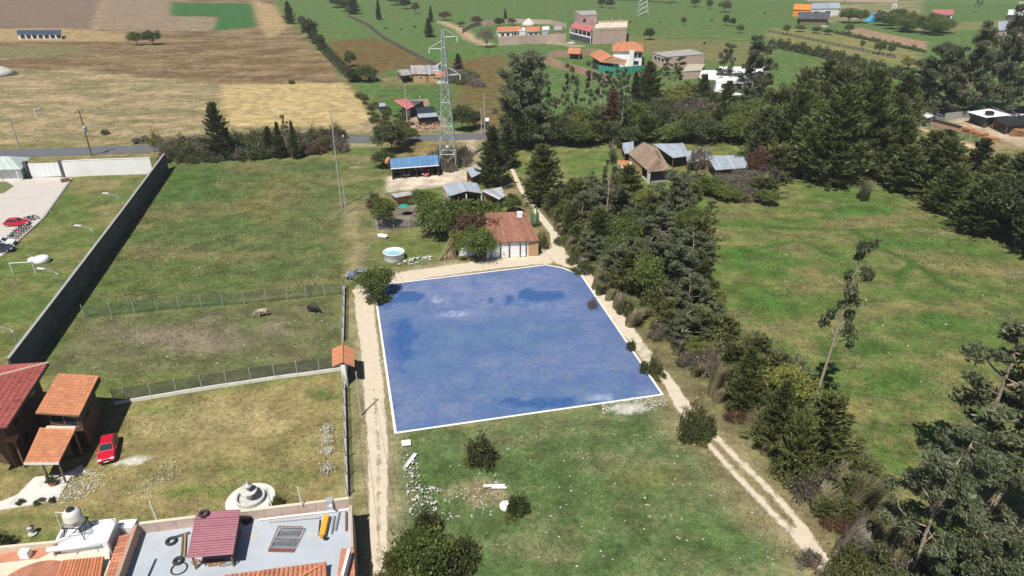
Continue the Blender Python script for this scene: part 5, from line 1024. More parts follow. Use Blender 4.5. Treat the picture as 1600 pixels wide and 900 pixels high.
cc = G(45, 925, 3.3); h = thing('fan_roof', 'round fan-shaped terracotta roof beside the ribbed orange roof', 'roof', up(cc, 3.2))
for i in range(22):
    a0 = math.pi * (.02 + .96 * i / 22); a1 = math.pi * (.02 + .96 * (i + .96) / 22); r = 2.9
    MB().slab([cc + Vector((math.cos(a0) * r, math.sin(a0) * r, .0)), cc + Vector((math.cos(a1) * r, math.sin(a1) * r, .0)), cc + Vector((math.cos(a1) * .1, math.sin(a1) * .1, .75)), cc + Vector((math.cos(a0) * .1, math.sin(a0) * .1, .75))], .08).build('roof_segment', 'tileterra', h)
MB().tube([cc + Vector((0, 0, .6)), cc + Vector((0, 0, 1.5))], .35, 14).build('chimney', 'tileterra', h)
h = thing('roof_edge_wall', 'low white and terracotta parapet above the yard lawn', 'wall', G(30, 862, 3.2)); MB().wallseg(G(-60, 868, 3.2), G(92, 853, 3.2), .25, 3.2, 3.7).build('parapet', 'cream', h); MB().slab([G(-60, 886, 3.25), G(60, 872, 3.25), G(92, 855, 3.25), G(-60, 870, 3.25)], .04).build('terracotta_strip', 'tileterra', h); MB().box(G(40, 866, 3.5), (.7, .5, .8)).build('chimney', 'white', h)
# ------------------------------------------------------------------ lodge with brown tile roof
ap, rbk = G(1031, 251, 3.9), G(1005, 222, 3.9); a, b, cR, dL = G(1014, 269, 2.5), G(1048, 266, 2.5), G(1026, 230, 2.7), G(981, 240, 2.7)
h = thing('lodge', 'open-sided lodge with brown weathered tile roof and stone pillars', 'lodge', ctr([a, b, cR, dL]))
tile_roof(h, [a, dL, rbk, ap][::1], 30, 'tilebrown', 14, .08); tile_roof(h, [cR, b, ap, rbk], 26, 'tilebrown', 8, .08); tile_roof(h, [a, b, ap, lerp(ap, a, .02)], 14, 'tilebrown', 6, .08)
for q in (a, b): MB().box(lerp(up(q, 0), ctr([a, b, cR, dL]), .06) + Vector((0, 0, 1.2)), (.6, .6, 2.45)).build('stone_pillar', 'stone', h)
W = [lerp(up(q, 0), ctr([a, b, cR, dL]), .1) for q in (a, b, cR, dL)]
MB().wallseg(W[3], W[2], .25, 0, 2.5).build('back_wall', 'adobe', h); MB().wallseg(W[0] + (W[3] - W[0]) * .35, W[3], .25, 0, 2.4).build('side_wall', 'adobe', h); MB().prism(W, -.05, .08).build('floor', 'concrete', h)
for k, (px, zf, zb, n_, lab) in enumerate([([(976, 241), (990, 237), (990, 221), (970, 224)], 2.4, 2.9, 5, 'pale metal lean-to on the back side of the lodge'), ([(1052, 247), (1078, 243), (1068, 224), (1020, 225)], 2.5, 3.0, 8, 'white metal lean-to roof joining the lodge'), ([(1118, 266), (1170, 262), (1162, 242), (1104, 244)], 2.5, 3.0, 8, 'pale metal pavilion roof half hidden by the brownish tree'), ([(1074, 254), (1106, 250), (1106, 234), (1070, 236)], 2.4, 2.8, 6, 'small pale metal roof under the grey half-bare tree')]): leanto(px, zf, zb, n_, 'sheetgrey', lab)
h = thing('privy', 'tiny white hut with orange tiled roof beside the lodge', 'hut', G(976, 273)); W = [G(970, 274), G(984, 273), G(985, 266), G(971, 267)]; walls(h, W, 1.9, 'white'); tile_roof(h, [G(966, 258, 1.9), G(987, 260, 1.9), G(982, 251, 2.5), G(964, 251, 2.5)], 9, 'tileorange', 4); door(h, W[0], W[1], .5, .8, 1.7)
# ------------------------------------------------------------------ generic far houses
def blk(name, label, px, hgt, wm, cat='house', roof='flat', rm='sheetgrey', n=6, zr=None, wins=(), par=0, style='sheet', over=.4):
    P = [G(*q) for q in px]; h = thing(name, label, cat, ctr(P)); W = P
    MB().prism(W, -.1, hgt).build('wall', wm, h)
    if roof == 'flat':
        MB().prism([p + (p - ctr(P)).normalized() * .15 for p in P], hgt + .003, hgt + .18).build('roof', rm, h)
        if par: parapet(h, P, hgt + .18, hgt + .18 + par, wm)
    elif roof == 'gable': gable(h, *P, hgt + .02, zr, n, rm, style, over, 6, wm)
    elif roof == 'shed': sheet_roof(h, [up(P[0], hgt + .1) + Vector((-.3, -.4, 0)), up(P[1], hgt + .1) + Vector((.3, -.4, 0)), up(P[2], zr) + Vector((.3, .4, 0)), up(P[3], zr) + Vector((-.3, .4, 0))], n, rm)
    elif roof == 'hip':
        E = [p + (p - ctr(P)).normalized() * .7 for p in P]; E = [up(p, hgt - .05) for p in E]; r0 = up(lerp(lerp(P[0], P[3], .5), lerp(P[1], P[2], .5), .28), zr); r1 = up(lerp(lerp(P[0], P[3], .5), lerp(P[1], P[2], .5), .72), zr)
        for q in ([E[0], E[1], r1, r0], [E[2], E[3], r0, r1], [E[1], E[2], r1, lerp(r1, E[1], .02)], [E[3], E[0], r0, lerp(r0, E[3], .02)]): tile_roof(h, q, n, rm, 5)
    for (s, t, z, w, hh) in wins: window(h, P[s], P[(s + 1) % 4], t, z, w, hh, 'white', 'dark')
    return h
WN = lambda s, ts, z, w, hh: [(s, t, z, w, hh) for t in ts]
# long shed top left
blk('long_shed', 'long low shed with dark roof and white bays on the dry pasture', [(30, 61.5), (97, 61), (97, 57), (30, 57.5)], 2.4, 'white', 'shed', 'shed', 'cardark', 12, 3.2, WN(0, [.1, .24, .38, .52, .66, .8, .94], 1.2, 2.2, 1.9))
# adobe farmhouse and red-roofed house by the road
h = blk('adobe_farmhouse', 'adobe farmhouse with patched rusty metal roof left of the pylon', [(646, 128), (686, 128.5), (684, 119), (643, 119)], 2.7, 'adobe', 'house', 'shed', ['sheetgrey', 'sheetrust', 'sheetrust'], 10, 3.8, WN(0, [.3, .85], 1.4, .9, .9)); door(h, G(646, 128), G(686, 128.5), .55, 1, 2)
leanto([(627, 119), (646, 116), (640, 108), (620, 110)], 2.6, 3.2, 5, ['sheetrust', 'sheetgrey'], 'rusty lean-to at the end of the adobe farmhouse'); h = blk('white_cottage', 'tiny white cottage with orange roof next to the adobe farmhouse', [(683, 131), (695, 130), (693, 122), (682, 123)], 2.2, 'white', 'house', 'gable', 'tileorange', 6, 3.0, [], 0, 'tile')
h = blk('red_roof_cottage', 'small house with flat pinkish-red roof beside the road', [(628, 184), (647, 181), (662, 172), (641, 172)], 2.7, 'darkconcrete', 'house', 'none'); sheet_roof(h, [G(636, 171, 2.9), G(648, 166, 2.9), G(636, 154, 3.3), G(615, 157, 3.3)], 5, 'sheetpink'); door(h, G(628, 184), G(647, 181), .6, .9, 2, 'plastic_white')
h = thing('unfinished_walls', 'roofless pale block walls behind the red-roofed cottage', 'wall', G(660, 172))
for i, (p, q, zz) in enumerate([((640, 168), (668, 166), 2.2), ((668, 166), (671, 176), 2.2), ((657, 168), (657, 172), 3.6)]): MB().wallseg(G(*p), G(*q), .2, 0, zz).build('block_wall', 'palebrick', h)
h = thing('tarp_shed', 'shed under black tarpaulin with a strip of metal roof', 'shed', G(668, 186)); P = [G(654, 184, 2.2), G(684, 182, 2.2), G(678, 166, 2.6), G(649, 168, 2.6)]; W = inset(P, .6)
MB().slab([P[3], bil(P, 0, .38), bil(P, 1, .38), P[2]], .05).build('tarpaulin', 'tarp', h); sheet_roof(h, [P[0], P[1], bil(P, 1, .36), bil(P, 0, .36)], 6, 'sheetgrey'); walls(h, W, 2.1, 'dark', th=.1)
blk('pole_kiosk', 'small dark kiosk with pale roof under the concrete poles', [(757, 203), (764, 202.5), (764, 198), (757, 198)], 2.2, 'darkconcrete', 'kiosk', 'flat', 'whitemetal')
blk('field_hut', 'tiny metal hut beside the red-roofed cottage yard', [(594, 176), (603, 175), (602, 170), (593, 171)], 1.6, 'darkconcrete', 'hut', 'flat', 'sheetgrey')
# farmstead with orange roofs behind a wall
wall_line('compound_wall', [(780, 71), (884, 66)], 4.0, .25, 'palebrick', 'long pale brick wall in front of the orange-roofed farmstead', 5.0, None, 'concrete', 'cream')
wall_line('compound_wall', [(722, 52), (735, 44), (748, 40), (800, 36), (860, 38), (885, 44)], 2.4, .25, 'palebrick', 'low pale brick wall behind the orange-roofed farmstead', 6.0, None, 'concrete', 'cream')
for i, (px, zz, lab, wm) in enumerate([([(779, 59), (800, 58.5), (798, 52), (776, 52.5)], 2.8, 'farmstead house with long orange roof, dark porch side', 'white'), ([(801, 58), (815, 57.5), (813, 52), (799, 52.5)], 2.8, 'middle farmstead house with short orange roof', 'white'), ([(824, 59), (843, 58), (842, 52), (822, 53)], 2.8, 'farmstead house with orange roof beside the sand heap', 'white')]): blk('farmstead_house', lab, px, zz, wm, 'house', 'gable', 'tileorange', 8, zz + 1.4, WN(0, [.3, .7], 1.4, 1.6, 1.3), 0, 'tile')
blk('white_outbuilding', 'plain white outbuilding between two orange roofs', [(811, 58), (821, 57.5), (820, 53), (811, 53.5)], 3.0, 'white', 'building', 'flat', 'white'); blk('white_outbuilding', 'white gabled outbuilding at the end of the farmstead', [(848, 58), (858, 57), (857, 52), (847, 53)], 3.0, 'white', 'building', 'flat', 'white', par=.4, wins=WN(0, [.8], 1.2, 1.0, 1.6)); blk('brick_hut', 'roofless brick hut at the farmstead corner', [(866, 58), (878, 57), (877, 50), (865, 51)], 3.0, 'brick', 'hut', 'flat', 'concrete')
one(MB().lathe(G(826, 40), [(4.6, 0), (3.2, 1.6), (1.4, 3.2), (.2, 4.0)], 14), 'sand_heap', mat('sandheap', (.62, .54, .46), .95, .15, 1), 'pale conical sand heap behind the farmstead', 'heap', smooth=True)
# pink brick building
h = blk('brick_tower_house', 'tall three-storey unfinished pink brick building on the pasture', [(907, 60), (931, 58), (928, 50), (897, 52)], 10.5, 'palebrick', 'building', 'flat', 'concrete', 6, None, [(3, .5, 8.2, 2.4, 2.0), (3, .5, 5.2, 2.4, 2.0), (0, .2, 8.4, 2, 2)], .3)
h = blk('brick_wing', 'long pink brick house wing with open roof deck', [(925, 69), (978, 66.5), (979, 54), (930, 56)], 6.0, 'palebrick', 'building', 'flat', 'cream', 6, None, WN(3, [.2, .6], 1.6, 1.6, 2.2), .9)
for t in (.3, .5, .75): post(h, lerp(G(930, 56), G(979, 54), t), 6, 8.6, .18, 'concrete', 'column')
h = thing('gallery_house', 'two-storey gallery with maroon roof beside the tall brick building', 'house', G(905, 66)); P = [G(890, 61), G(922, 69), G(926, 60), G(897, 54)]; MB().prism(P, -.1, 2.7).build('lower_wall', 'darkconcrete', h); sheet_roof(h, [up(P[0], 5.4), up(P[1], 5.4), up(P[2], 6.2), up(P[3], 6.2)], 8, 'sheetpink')
for i in range(6): post(h, lerp(P[0], P[1], i / 5) + Vector((.2, .1, 0)), 0, 5.35, .16, 'white', 'column')
MB().wallseg(P[0], P[1], .12, 2.7, 3.4).build('balustrade', 'white', h); MB().wallseg(lerp(P[0], P[3], .5), lerp(P[1], P[2], .5), .2, 2.7, 5.5).build('upper_wall', 'palebrick', h)
# white villa with orange roofs
V0 = [(941, 103), (1000, 104), (1001, 93), (945, 92)]
h = blk('white_villa', 'white two-storey villa with orange hipped roofs behind a green fence', [(957, 104), (1002, 104), (1002, 91), (957, 92)], 5.8, 'white', 'house', 'hip', 'tileorange', 14, 8.0, WN(0, [.75, .92], 4.2, 1.8, 1.8) + WN(0, [.8], 1.4, 2.2, 1.6))
tile_roof(h, [G(921, 86, 2.8), G(938, 97, 2.8), G(958, 88, 4.6), G(938, 77, 4.6)], 14, 'tileorange', 6); tile_roof(h, [G(938, 97, 2.8), G(976, 101, 2.8), G(980, 94, 4.2), G(956, 87, 4.4)], 14, 'tileorange', 6)
q = [G(942, 107), G(974, 107), G(974, 100), G(942, 100)]; MB().prism(q, -.1, 2.6).build('front_wing', 'white', h); q2 = [G(926, 101), G(941.5, 106), G(941.5, 98), G(930, 95)]; MB().prism(q2, -.1, 2.5).build('porch', 'dark', h)
MB().box(lerp(q[0], q[1], .15) + Vector((0, -.06, 1.3)), (5, .1, 2.2)).build('garage_door', 'dark', h); MB().box(G(985, 104) + Vector((0, -.5, 3)), (1.8, 1.0, 6.4)).build('stair_tower', 'white', h)
h = thing('green_screen_fence', 'bright green cloth screen fence in front of the villa', 'fence', G(960, 114)); A, B, C2 = G(932, 112), G(960, 117), G(1004, 113)
for a, b, k in ((A, B, 5), (B, C2, 7)):
    for i in range(k): p, q = lerp(a, b, i / k), lerp(a, b, (i + 1) / k); MB().wallseg(p, q - (q - p).normalized() * .03, .06, .05, 2.6).build('screen_panel', 'green_cloth', h); post(h, p, 0, 2.7, .08, 'pole')
h = thing('gazebo', 'orange-roofed gazebo on the villa lawn', 'gazebo', G(898, 92)); P = [G(889, 92), G(905, 93), G(906, 88), G(892, 87)]
for q in P: post(h, q, 0, 2.4, .15, 'brick', 'column')
gable(h, *P, 2.4, 3.8, 7, 'tileorange', 'tile', .6, 4)
wall_line('brick_garden_wall', [(846, 97), (885, 110), (897, 113), (925, 121), (950, 130)], 2.6, .25, 'brick', 'red-brown brick garden wall below the villa lawn', 4.2, None, 'concrete', 'palebrick'); wall_line('brick_garden_wall', [(858, 90), (885, 89), (935, 86)], 2.6, .25, 'brick', 'red-brown brick garden wall behind the gazebo', 4.2, None, 'concrete', 'palebrick')
# concrete roofed brick building and lower annexe
blk('grey_roof_building', 'pink brick building with flat grey concrete roof and blue glazing', [(1040, 108), (1099, 103), (1077, 95), (1018, 101)], 4.4, 'palebrick', 'building', 'flat', 'concrete', 6, None, WN(3, [.25, .5, .75], 3.0, 2.2, 1.4)); blk('brick_annexe', 'low brick annexe with straw-coloured flat roof', [(1064, 124), (1094, 122), (1100, 112), (1074, 112)], 2.6, 'palebrick', 'building', 'flat', 'thatch')
# white modern house
h = thing('modern_white_house', 'modern white house with broad flat curved roof slabs among trees', 'house', G(1150, 160)); P = [G(1112, 158), G(1186, 158), G(1192, 142), G(1104, 144)]; MB().prism(inset(P, 1.2), -.1, 5.8).build('wall', 'white', h)
def curved(a, b, c_, d_, bul, n_=8): return [lerp(a, b, i / n_) + Vector((0, -bul * math.sin(math.pi * i / n_), 0)) for i in range(n_ + 1)] + [c_, d_]
MB().slab(curved(G(1092, 122, 6.1), G(1190, 124, 6.1), G(1200, 108, 6.1), G(1096, 110, 6.1), 1.6), .35).build('roof_slab', 'white', h); MB().slab(curved(G(1120, 112, 7.4), G(1192, 112, 7.4), G(1196, 104, 7.4), G(1124, 104, 7.4), 1.0), .3).build('roof_slab', 'white', h); MB().slab(curved(G(1118, 146, 3.0), G(1166, 147, 3.0), G(1170, 138, 3.0), G(1116, 138, 3.0), .8), .3).build('balcony_slab', 'white', h)
W = inset(P, 1.2)
for t in (.25, .5, .75): window(h, W[0], W[1], t, 4.4, 3.2, 1.6, 'white', 'glass'); window(h, W[0], W[1], t, 1.4, 3.2, 1.8, 'white', 'glass')
h = thing('green_net', 'green netting screen below the modern white house', 'net', G(1142, 178)); MB().wallseg(G(1134, 178), G(1150, 176), .06, 0, 3.0).build('net', 'green_cloth', h)
for q in ((1134, 178), (1150, 176)): post(h, G(*q), 0, 3.3, .08, 'pole')
# ------------------------------------------------------------------ top right
blk('orange_hall', 'bright orange painted hall at the fairground farm', [(1238, 25.5), (1264, 26.5), (1266, 20), (1240, 19)], 4.0, 'orange_paint', 'building', 'shed', 'orange_paint', 6, 5.2); blk('white_hall', 'long white hall beside the bright orange hall', [(1266, 25), (1310, 24), (1309, 18), (1268, 19)], 4.2, 'whitemetal', 'building', 'shed', 'sheetgrey', 8, 5.6, WN(0, [.2, .6], 1.6, 4, 2.4))
blk('farm_house', 'brown farmhouse with broad grey gable roof and pale porch', [(1249, 38), (1292, 38.5), (1290, 31), (1247, 31)], 3.2, 'wood', 'house', 'gable', 'darkconcrete', 10, 5.4, WN(0, [.3, .6, .85], 1.6, 2, 1.4), 0, 'sheet', 1.0)
h = thing('blue_slide', 'blue water slide on a ramp at the fairground farm', 'slide', G(1365, 35))
for k in range(3): a, b = G(1350 + 9 * k, 34), up(G(1366 + 9 * k, 30), 4.5); MB().slab([a + Vector((0, 0, .4)), a + Vector((4, 0, .4)), b + Vector((4, 0, 0)), b], .4).build('chute', 'blue_slide', h); post(h, b + Vector((2, 0, 0)), 0, 4.2, .2, 'pole')
goal((1393, 20), (1398, 20), 5, 'white gate arch standing in the far pasture', .5)
h = blk('red_roof_barn', 'small barn with bright red roof on the far pasture', [(1457, 31), (1486, 31), (1487, 26), (1455, 26)], 2.8, 'whitemetal', 'barn', 'shed', 'sheetpink', 8, 4.2, WN(0, [.2, .5, .8], 1.3, 2.6, 2)); blk('far_warehouse', 'pinkish warehouse with grey roof and a dark doorway', [(1555, 62), (1612, 59), (1614, 50), (1556, 52)], 4.2, 'palebrick', 'building', 'shed', 'sheetgrey', 8, 5.8, [(0, .35, 2, 5, 3.6)]); blk('white_roof_barn', 'barn with white roof beyond the roadside eucalypts', [(1572, 31), (1612, 33), (1614, 27), (1574, 26)], 2.8, 'darkconcrete', 'barn', 'shed', 'whitemetal', 6, 4.2); blk('far_brick_house', 'pinkish far house at the field corner', [(1588, 20), (1612, 20), (1612, 15), (1588, 15)], 5, 'palebrick', 'house', 'flat', 'concrete')
one(MB().box(G(1310, 2) + Vector((0, 0, 2)), (50, 3, 4)).box(G(1360, 3) + Vector((0, 0, 1.5)), (40, 4, 3)), 'far_hall', 'palebrick', 'long low pale buildings at the far field end', 'building')
netfence('pasture_fence', [(1200, 50), (1260, 62), (1330, 77), (1400, 92)], 1.4, 'mesh_grey', 'pale post fence along the farm lane in the pastures', 'pole', 9, 0, r=.09)
# ------------------------------------------------------------------ log yard by the road
P = [G(1433, 195), G(1452, 196), G(1456, 188), G(1438, 187)]; h = blk('booth', 'small concrete booth with white roof at the log yard gate', [(1433, 195), (1451, 197), (1456, 190), (1438, 189)], 2.5, 'concrete', 'booth', 'none'); MB().slab([G(1434, 180, 2.75), G(1450, 184, 2.75), G(1459, 181, 2.75), G(1442, 177, 2.75)], .12).build('roof', 'plastic_white', h); door(h, G(1433, 195), G(1451, 197), .75, 1.0, 2.0, 'dark')
wall_line('brick_yard_wall', [(1455, 197), (1500, 209)], 1.8, .25, 'brick', 'brick wall topped with dark sheeting at the log yard', 3.0, .5, 'tarp')
h = blk('yard_house', 'dark-walled house with large white roof at the log yard', [(1514, 189), (1537, 200), (1572, 192), (1548, 181)], 2.6, 'darkconcrete', 'house', 'none'); sheet_roof(h, [G(1511, 175, 2.9), G(1541, 184, 2.9), G(1581, 180, 3.3), G(1546, 170, 3.3)], 8, 'whitemetal'); MB().box(G(1546, 178, 3.4), (1.6, 1.4, 1.4)).build('water_tank', 'dark', h); window(h, G(1514, 189), G(1537, 200), .5, 1.4, 1.4, 1.1, 'wood', 'dark')
wall_line('slab_fence', [(1476, 188), (1512, 184)], 2.0, .12, 'concrete', 'grey concrete slab fence between road and log yard', 3.0)
leanto([(1574, 197), (1622, 193), (1612, 180), (1552, 184)], 2.4, 2.9, 9, 'tarp', 'long black-roofed log shelter at the log yard', 'logs', 'log_shelter')
def pile(px, py, n_, L, r, rows, label, yaw):
    c = G(px, py); h = thing('log_pile', label, 'log pile', c, None); d = Vector((math.cos(yaw), math.sin(yaw), 0)); s = Vector((-d.y, d.x, 0)); k = 0
    for j in range(rows):
        for i in range(n_ - j):
            p = c + s * ((i - (n_ - j) / 2) * r * 2.05) + Vector((0, 0, r + j * r * 1.75)) + d * random.uniform(-.2, .2); e = d + Vector((random.uniform(-.06, .06), random.uniform(-.06, .06), random.uniform(-.02, .02))); MB().tube([p - e * L / 2, p + e * L / 2], r * random.uniform(.85, 1.0), 6).build('log', 'logs', h)
pile(1512, 206, 12, 2.2, .16, 4, 'long log pile in front of the yard fence', .2); pile(1530, 213, 12, 2.2, .16, 4, 'log pile next to the white post', .4); pile(1548, 219, 11, 2.2, .16, 3, 'loose log pile at the end of the yard row', .1); pile(1594, 212, 14, 2.4, .18, 5, 'tall stacked log pile under the black shelter', 1.2); pile(1553, 198, 8, 2.2, .18, 4, 'log pile against the dark-walled house', 1.1)
netfence('yard_fence', [(1420, 197), (1455, 204), (1490, 214), (1540, 228)], 1.7, 'mesh_green', 'wire fence with pale posts beside the log yard lane', 'pole', 4, r=.09, rail=True)
# ------------------------------------------------------------------ pylons
def pylon(base, H_, w0, label, full=True):
    p = thing('pylon', label, 'pylon', base); lv = [0, .12, .23, .33, .42, .5, .57, .64, .70, .76, .82, .88, .93, 1.0]
    def half(t): return (w0 / 2) * (1 - t / .62 * .62) if t < .62 else (w0 / 2) * .38 * (1 - (t - .62) * 1.9)
    cor = [[base + Vector((sx * max(.12, half(t)), sy * max(.12, half(t)), H_ * t)) for sx, sy in ((-1, -1), (1, -1), (1, 1), (-1, 1))] for t in lv]
    r = .075 if full else .16
    for k in range(4): MB().tube([cr[k] for cr in cor], [r * 1.5] * len(cor), 5).build('leg', 'pylonsteel', p)
    for i in range(len(lv) - 1):
        for k in range(4):
            a, b = cor[i], cor[i + 1]; MB().tube([a[k], b[(k + 1) % 4]], r * .8, 4).build('brace', 'pylonsteel', p)
            if full: MB().tube([a[(k + 1) % 4], b[k]], r * .8, 4).build('brace', 'pylonsteel', p)
            if full and i % 2: MB().tube([a[k], a[(k + 1) % 4]], r * .7, 4).build('brace', 'pylonsteel', p)
    for t, sx in ((.69, 1), (.72, -1), (.87, -1), (.95, 1)) if full else ((.7, 1), (.7, -1), (.85, 1), (.85, -1)):
        hw = max(.2, half(t)); tip = base + Vector((sx * (2.6 + hw), 0, H_ * t + .1)); o = MB()
        for sy in (-1, 1): o.tube([base + Vector((sx * hw, sy * hw, H_ * t)), tip], r * .8, 4); o.tube([base + Vector((sx * hw, sy * hw, H_ * (t + .055))), tip], r * .8, 4)
        arm = o.build('cross_arm', 'pylonsteel', p)
        if full: MB().lathe(tip + Vector((0, 0, -1.1)), [(.05, 0), (.12, .15), (.06, .3), (.12, .45), (.06, .6), (.12, .75), (.04, 1.0)], 8).build('insulator', 'lampglass', arm)
    MB().box(base + Vector((0, -w0 * .42, 5.2)), (.5, .04, .5)).build('number_plate', 'plastic_white', p)
pylon(G(701, 262), HT(700, 262, 46), 3.7, 'tall steel lattice pylon beside the blue-roofed carport'); pylon(G(1003, 24), 26, 7, 'distant steel lattice pylon on the far pasture', False)
# ------------------------------------------------------------------ poles and wires
def upole(px, py, yt, label, r=.13, kind=0, m='pole', grp=None):
    b = G(px, py); H_ = HT(px, py, yt); p = thing('utility_pole', label, 'utility pole', b, grp); MB().tube([b - Vector((0, 0, .2)), b + Vector((0, 0, H_))], [r * 1.25, r * .8], 8).build('mast', m, p)
    if kind: MB().box(b + Vector((0, 0, H_ - .5)), (1.8, .12, .12)).build('cross_arm', 'wood', p)
    if kind:
        for s in (-.8, 0, .8): MB().lathe(b + Vector((s, 0, H_ - .44)), [(.05, 0), (.09, .08), (.05, .2)], 8).build('insulator', 'dark', p)
    if kind == 2: MB().lathe(b + Vector((.35, -.3, H_ * .55)), [(.42, 0), (.45, .1), (.45, 1.0), (.36, 1.1)], 12).build('transformer', 'sheetgrey', p); MB().box(b + Vector((0, 0, H_ - 1.6)), (2.0, .12, .12)).build('cross_arm', 'wood', p); MB().box(b + Vector((.25, -.1, H_ * .53)), (1.2, .2, .12)).build('bracket', 'steel', p)
    return b + Vector((0, 0, H_))
upole(31, 233, 185, 'plain pale pole beside the road on the football field'); t1 = upole(143, 243, 172, 'wooden pole carrying a transformer by the white wall', .17, 2, 'wood'); tA = upole(541, 333, 279, 'short pale pole on the paddock edge with a long shadow', .1); tB = upole(534, 324, 172, 'very tall thin pole at the paddock edge', .11); tC = upole(564.5, 649, 581, 'pale pole on the track verge below the roofed gate', .09); upole(637, 199, 132, 'white pole in front of the red-roofed cottage', .15, 1); upole(757.5, 208, 147, 'tall concrete pole beside the kiosk', .16, 1); upole(752.5, 210, 168, 'shorter concrete pole beside the kiosk', .13); upole(919, 190, 146, 'left pale pole of the pair behind the lodge', .15); upole(937, 178, 130, 'right pale pole of the pair behind the lodge', .15)
for i, (a, b) in enumerate([(tC + Vector((-.3, 0, 0)), Vector((-6.5, 22, 9.0))), (tC + Vector((.3, 0, 0)), Vector((-5.8, 22, 9.0)))]): one(MB().tube([lerp(a, b, k / 10) - Vector((0, 0, .5 * math.sin(math.pi * k / 10))) for k in range(11)], .012, 4), 'power_line', 'dark', 'thin cable hanging above the dirt track', 'cable', 'cables above the dirt track')
m0 = G(701, 262); f0 = G(1003, 24)
for i, (dx, zz, fx, fz) in enumerate([(3.2, 20.2, 3.5, 18), (-3.2, 21, -3.5, 18), (-2.9, 25.3, -3.2, 22)]):
    a, b = m0 + Vector((dx, 0, zz)), f0 + Vector((fx, 0, fz)); one(MB().tube([lerp(a, b, k / 24) - Vector((0, 0, 9 * math.sin(math.pi * k / 24))) for k in range(25)], .03, 4), 'power_line', 'steel', 'sagging cable strung between the two lattice pylons', 'cable', 'cables between the pylons')
# ------------------------------------------------------------------ vehicles
def make_car(paint):
    c = bpy.data.objects.new('parked_car', None); col.objects.link(c); c.location = (0, 0, 0)
    prof = [(-2.08, .38), (-2.12, .72), (-2.0, .92), (-1.6, .97), (.85, .95), (1.7, .82), (2.02, .68), (2.1, .48), (2.05, .3), (1.75, .26), (1.62, .48), (1.3, .60), (.98, .48), (.88, .24), (-.92, .24), (-1.02, .48), (-1.32, .60), (-1.66, .48), (-1.78, .28)]
    n_ = len(prof); V = []; wy = lambda x, z: .84 - (.05 if z > .8 else 0) - (.08 if abs(x) > 1.95 else 0)
    for s in (-1, 1): V += [(x, s * wy(x, z), z) for x, z in prof]
    bm = bmesh.new(); vs_ = [bm.verts.new(v) for v in V]; bm.faces.new(vs_[:n_]); bm.faces.new(vs_[n_:][::-1])
    for i in range(n_): bm.faces.new([vs_[i], vs_[n_ + i], vs_[n_ + (i + 1) % n_], vs_[(i + 1) % n_]])
    bmesh.ops.recalc_face_normals(bm, faces=bm.faces); me = bpy.data.meshes.new('body'); bm.to_mesh(me); bm.free(); me.materials.append(MATS[paint]); o = bpy.data.objects.new('body', me); col.objects.link(o); o.parent = c; b = o.modifiers.new('bevel', 'BEVEL'); b.width = .05; b.segments = 2; b.limit_method = 'ANGLE'
    B = [Vector(q) for q in ((-1.95, -.76, .93), (.95, -.76, .93), (.95, .76, .93), (-1.95, .76, .93), (-1.35, -.58, 1.42), (.2, -.58, 1.44), (.2, .58, 1.44), (-1.35, .58, 1.42))]
    MB().hexa(B).build('cabin', paint, c, bevel=.04)
    def pane(i, name, a=.08, hi=.9, lo=.12):
        P = [B[k] for k in i]; nn = (P[1] - P[0]).cross(P[3] - P[0]).normalized(); cc = sum(B, Vector()) / 8
        if nn.dot(P[0] - cc) < 0: nn = -nn
        q = [bil(P, u, v) + nn * .022 for u, v in ((a, lo), (1 - a, lo), (1 - a, hi), (a, hi))]; q2 = [p - nn * .03 for p in q]; MB().hexa(q2 + q).build(name, 'glass', c)
    pane((1, 2, 6, 5), 'windscreen', .06); pane((3, 0, 4, 7), 'rear_window', .08); pane((0, 1, 5, 4), 'side_window', .07); pane((2, 3, 7, 6), 'side_window', .07)
    for x in (-1.34, 1.3):
        for s in (-1, 1):
            w = MB(); w.torus((x, s * .74, .31), .22, .1, 'Y', 18, 8); wo = w.build('wheel', 'rubber', c, True); MB().tube([(x, s * .7, .31), (x, s * .83, .31)], .19, 12).build('rim', 'rim', wo)
    for s in (-1, 1):
        MB().box((1.98, s * .58, .66), (.22, .36, .14)).build('headlight', 'lampglass', c, bevel=.02); MB().box((-2.08, s * .6, .76), (.1, .3, .16)).build('tail_light', 'redlamp', c); MB().box((.62, s * .9, 1.0), (.14, .16, .12)).build('mirror', paint, c)
    MB().box((2.08, 0, .4), (.08, .5, .12)).build('number_plate', 'plastic_white', c); MB().box((2.06, 0, .55), (.06, .9, .1)).build('grille', 'dark', c); MB().box((2.07, 0, .33), (.1, 1.5, .1)).build('bumper', 'dark', c); return c
def paint_tree(o, old, new):
    for ch in o.children:
        if ch.type == 'MESH' and ch.data.materials[0] == MATS[old]: ch.data = ch.data.copy(); ch.data.materials[0] = MATS[new]
c0 = make_car('carred')
def car(paint, px, py, yaw, label, grp=None, sc=1.0):
    c = copy_tree(c0) if car.n else c0; car.n += 1
    if paint != 'carred': paint_tree(c, 'carred', paint)
    c.location = G(px, py) + Vector((0, 0, .0)); c.rotation_euler.z = yaw; c.scale = (sc * .93, sc * .93, sc * .93); tag(c, label, 'car', grp)
car.n = 0
car('carred', 171, 707, R(-68), 'bright red hatchback parked on the yard lawn'); car('carblue', 562, 434, R(178), 'blue-grey hatchback half hidden by the small tree'); car('carred', 28, 352, R(8), 'red sedan nose-in on the concrete forecourt')
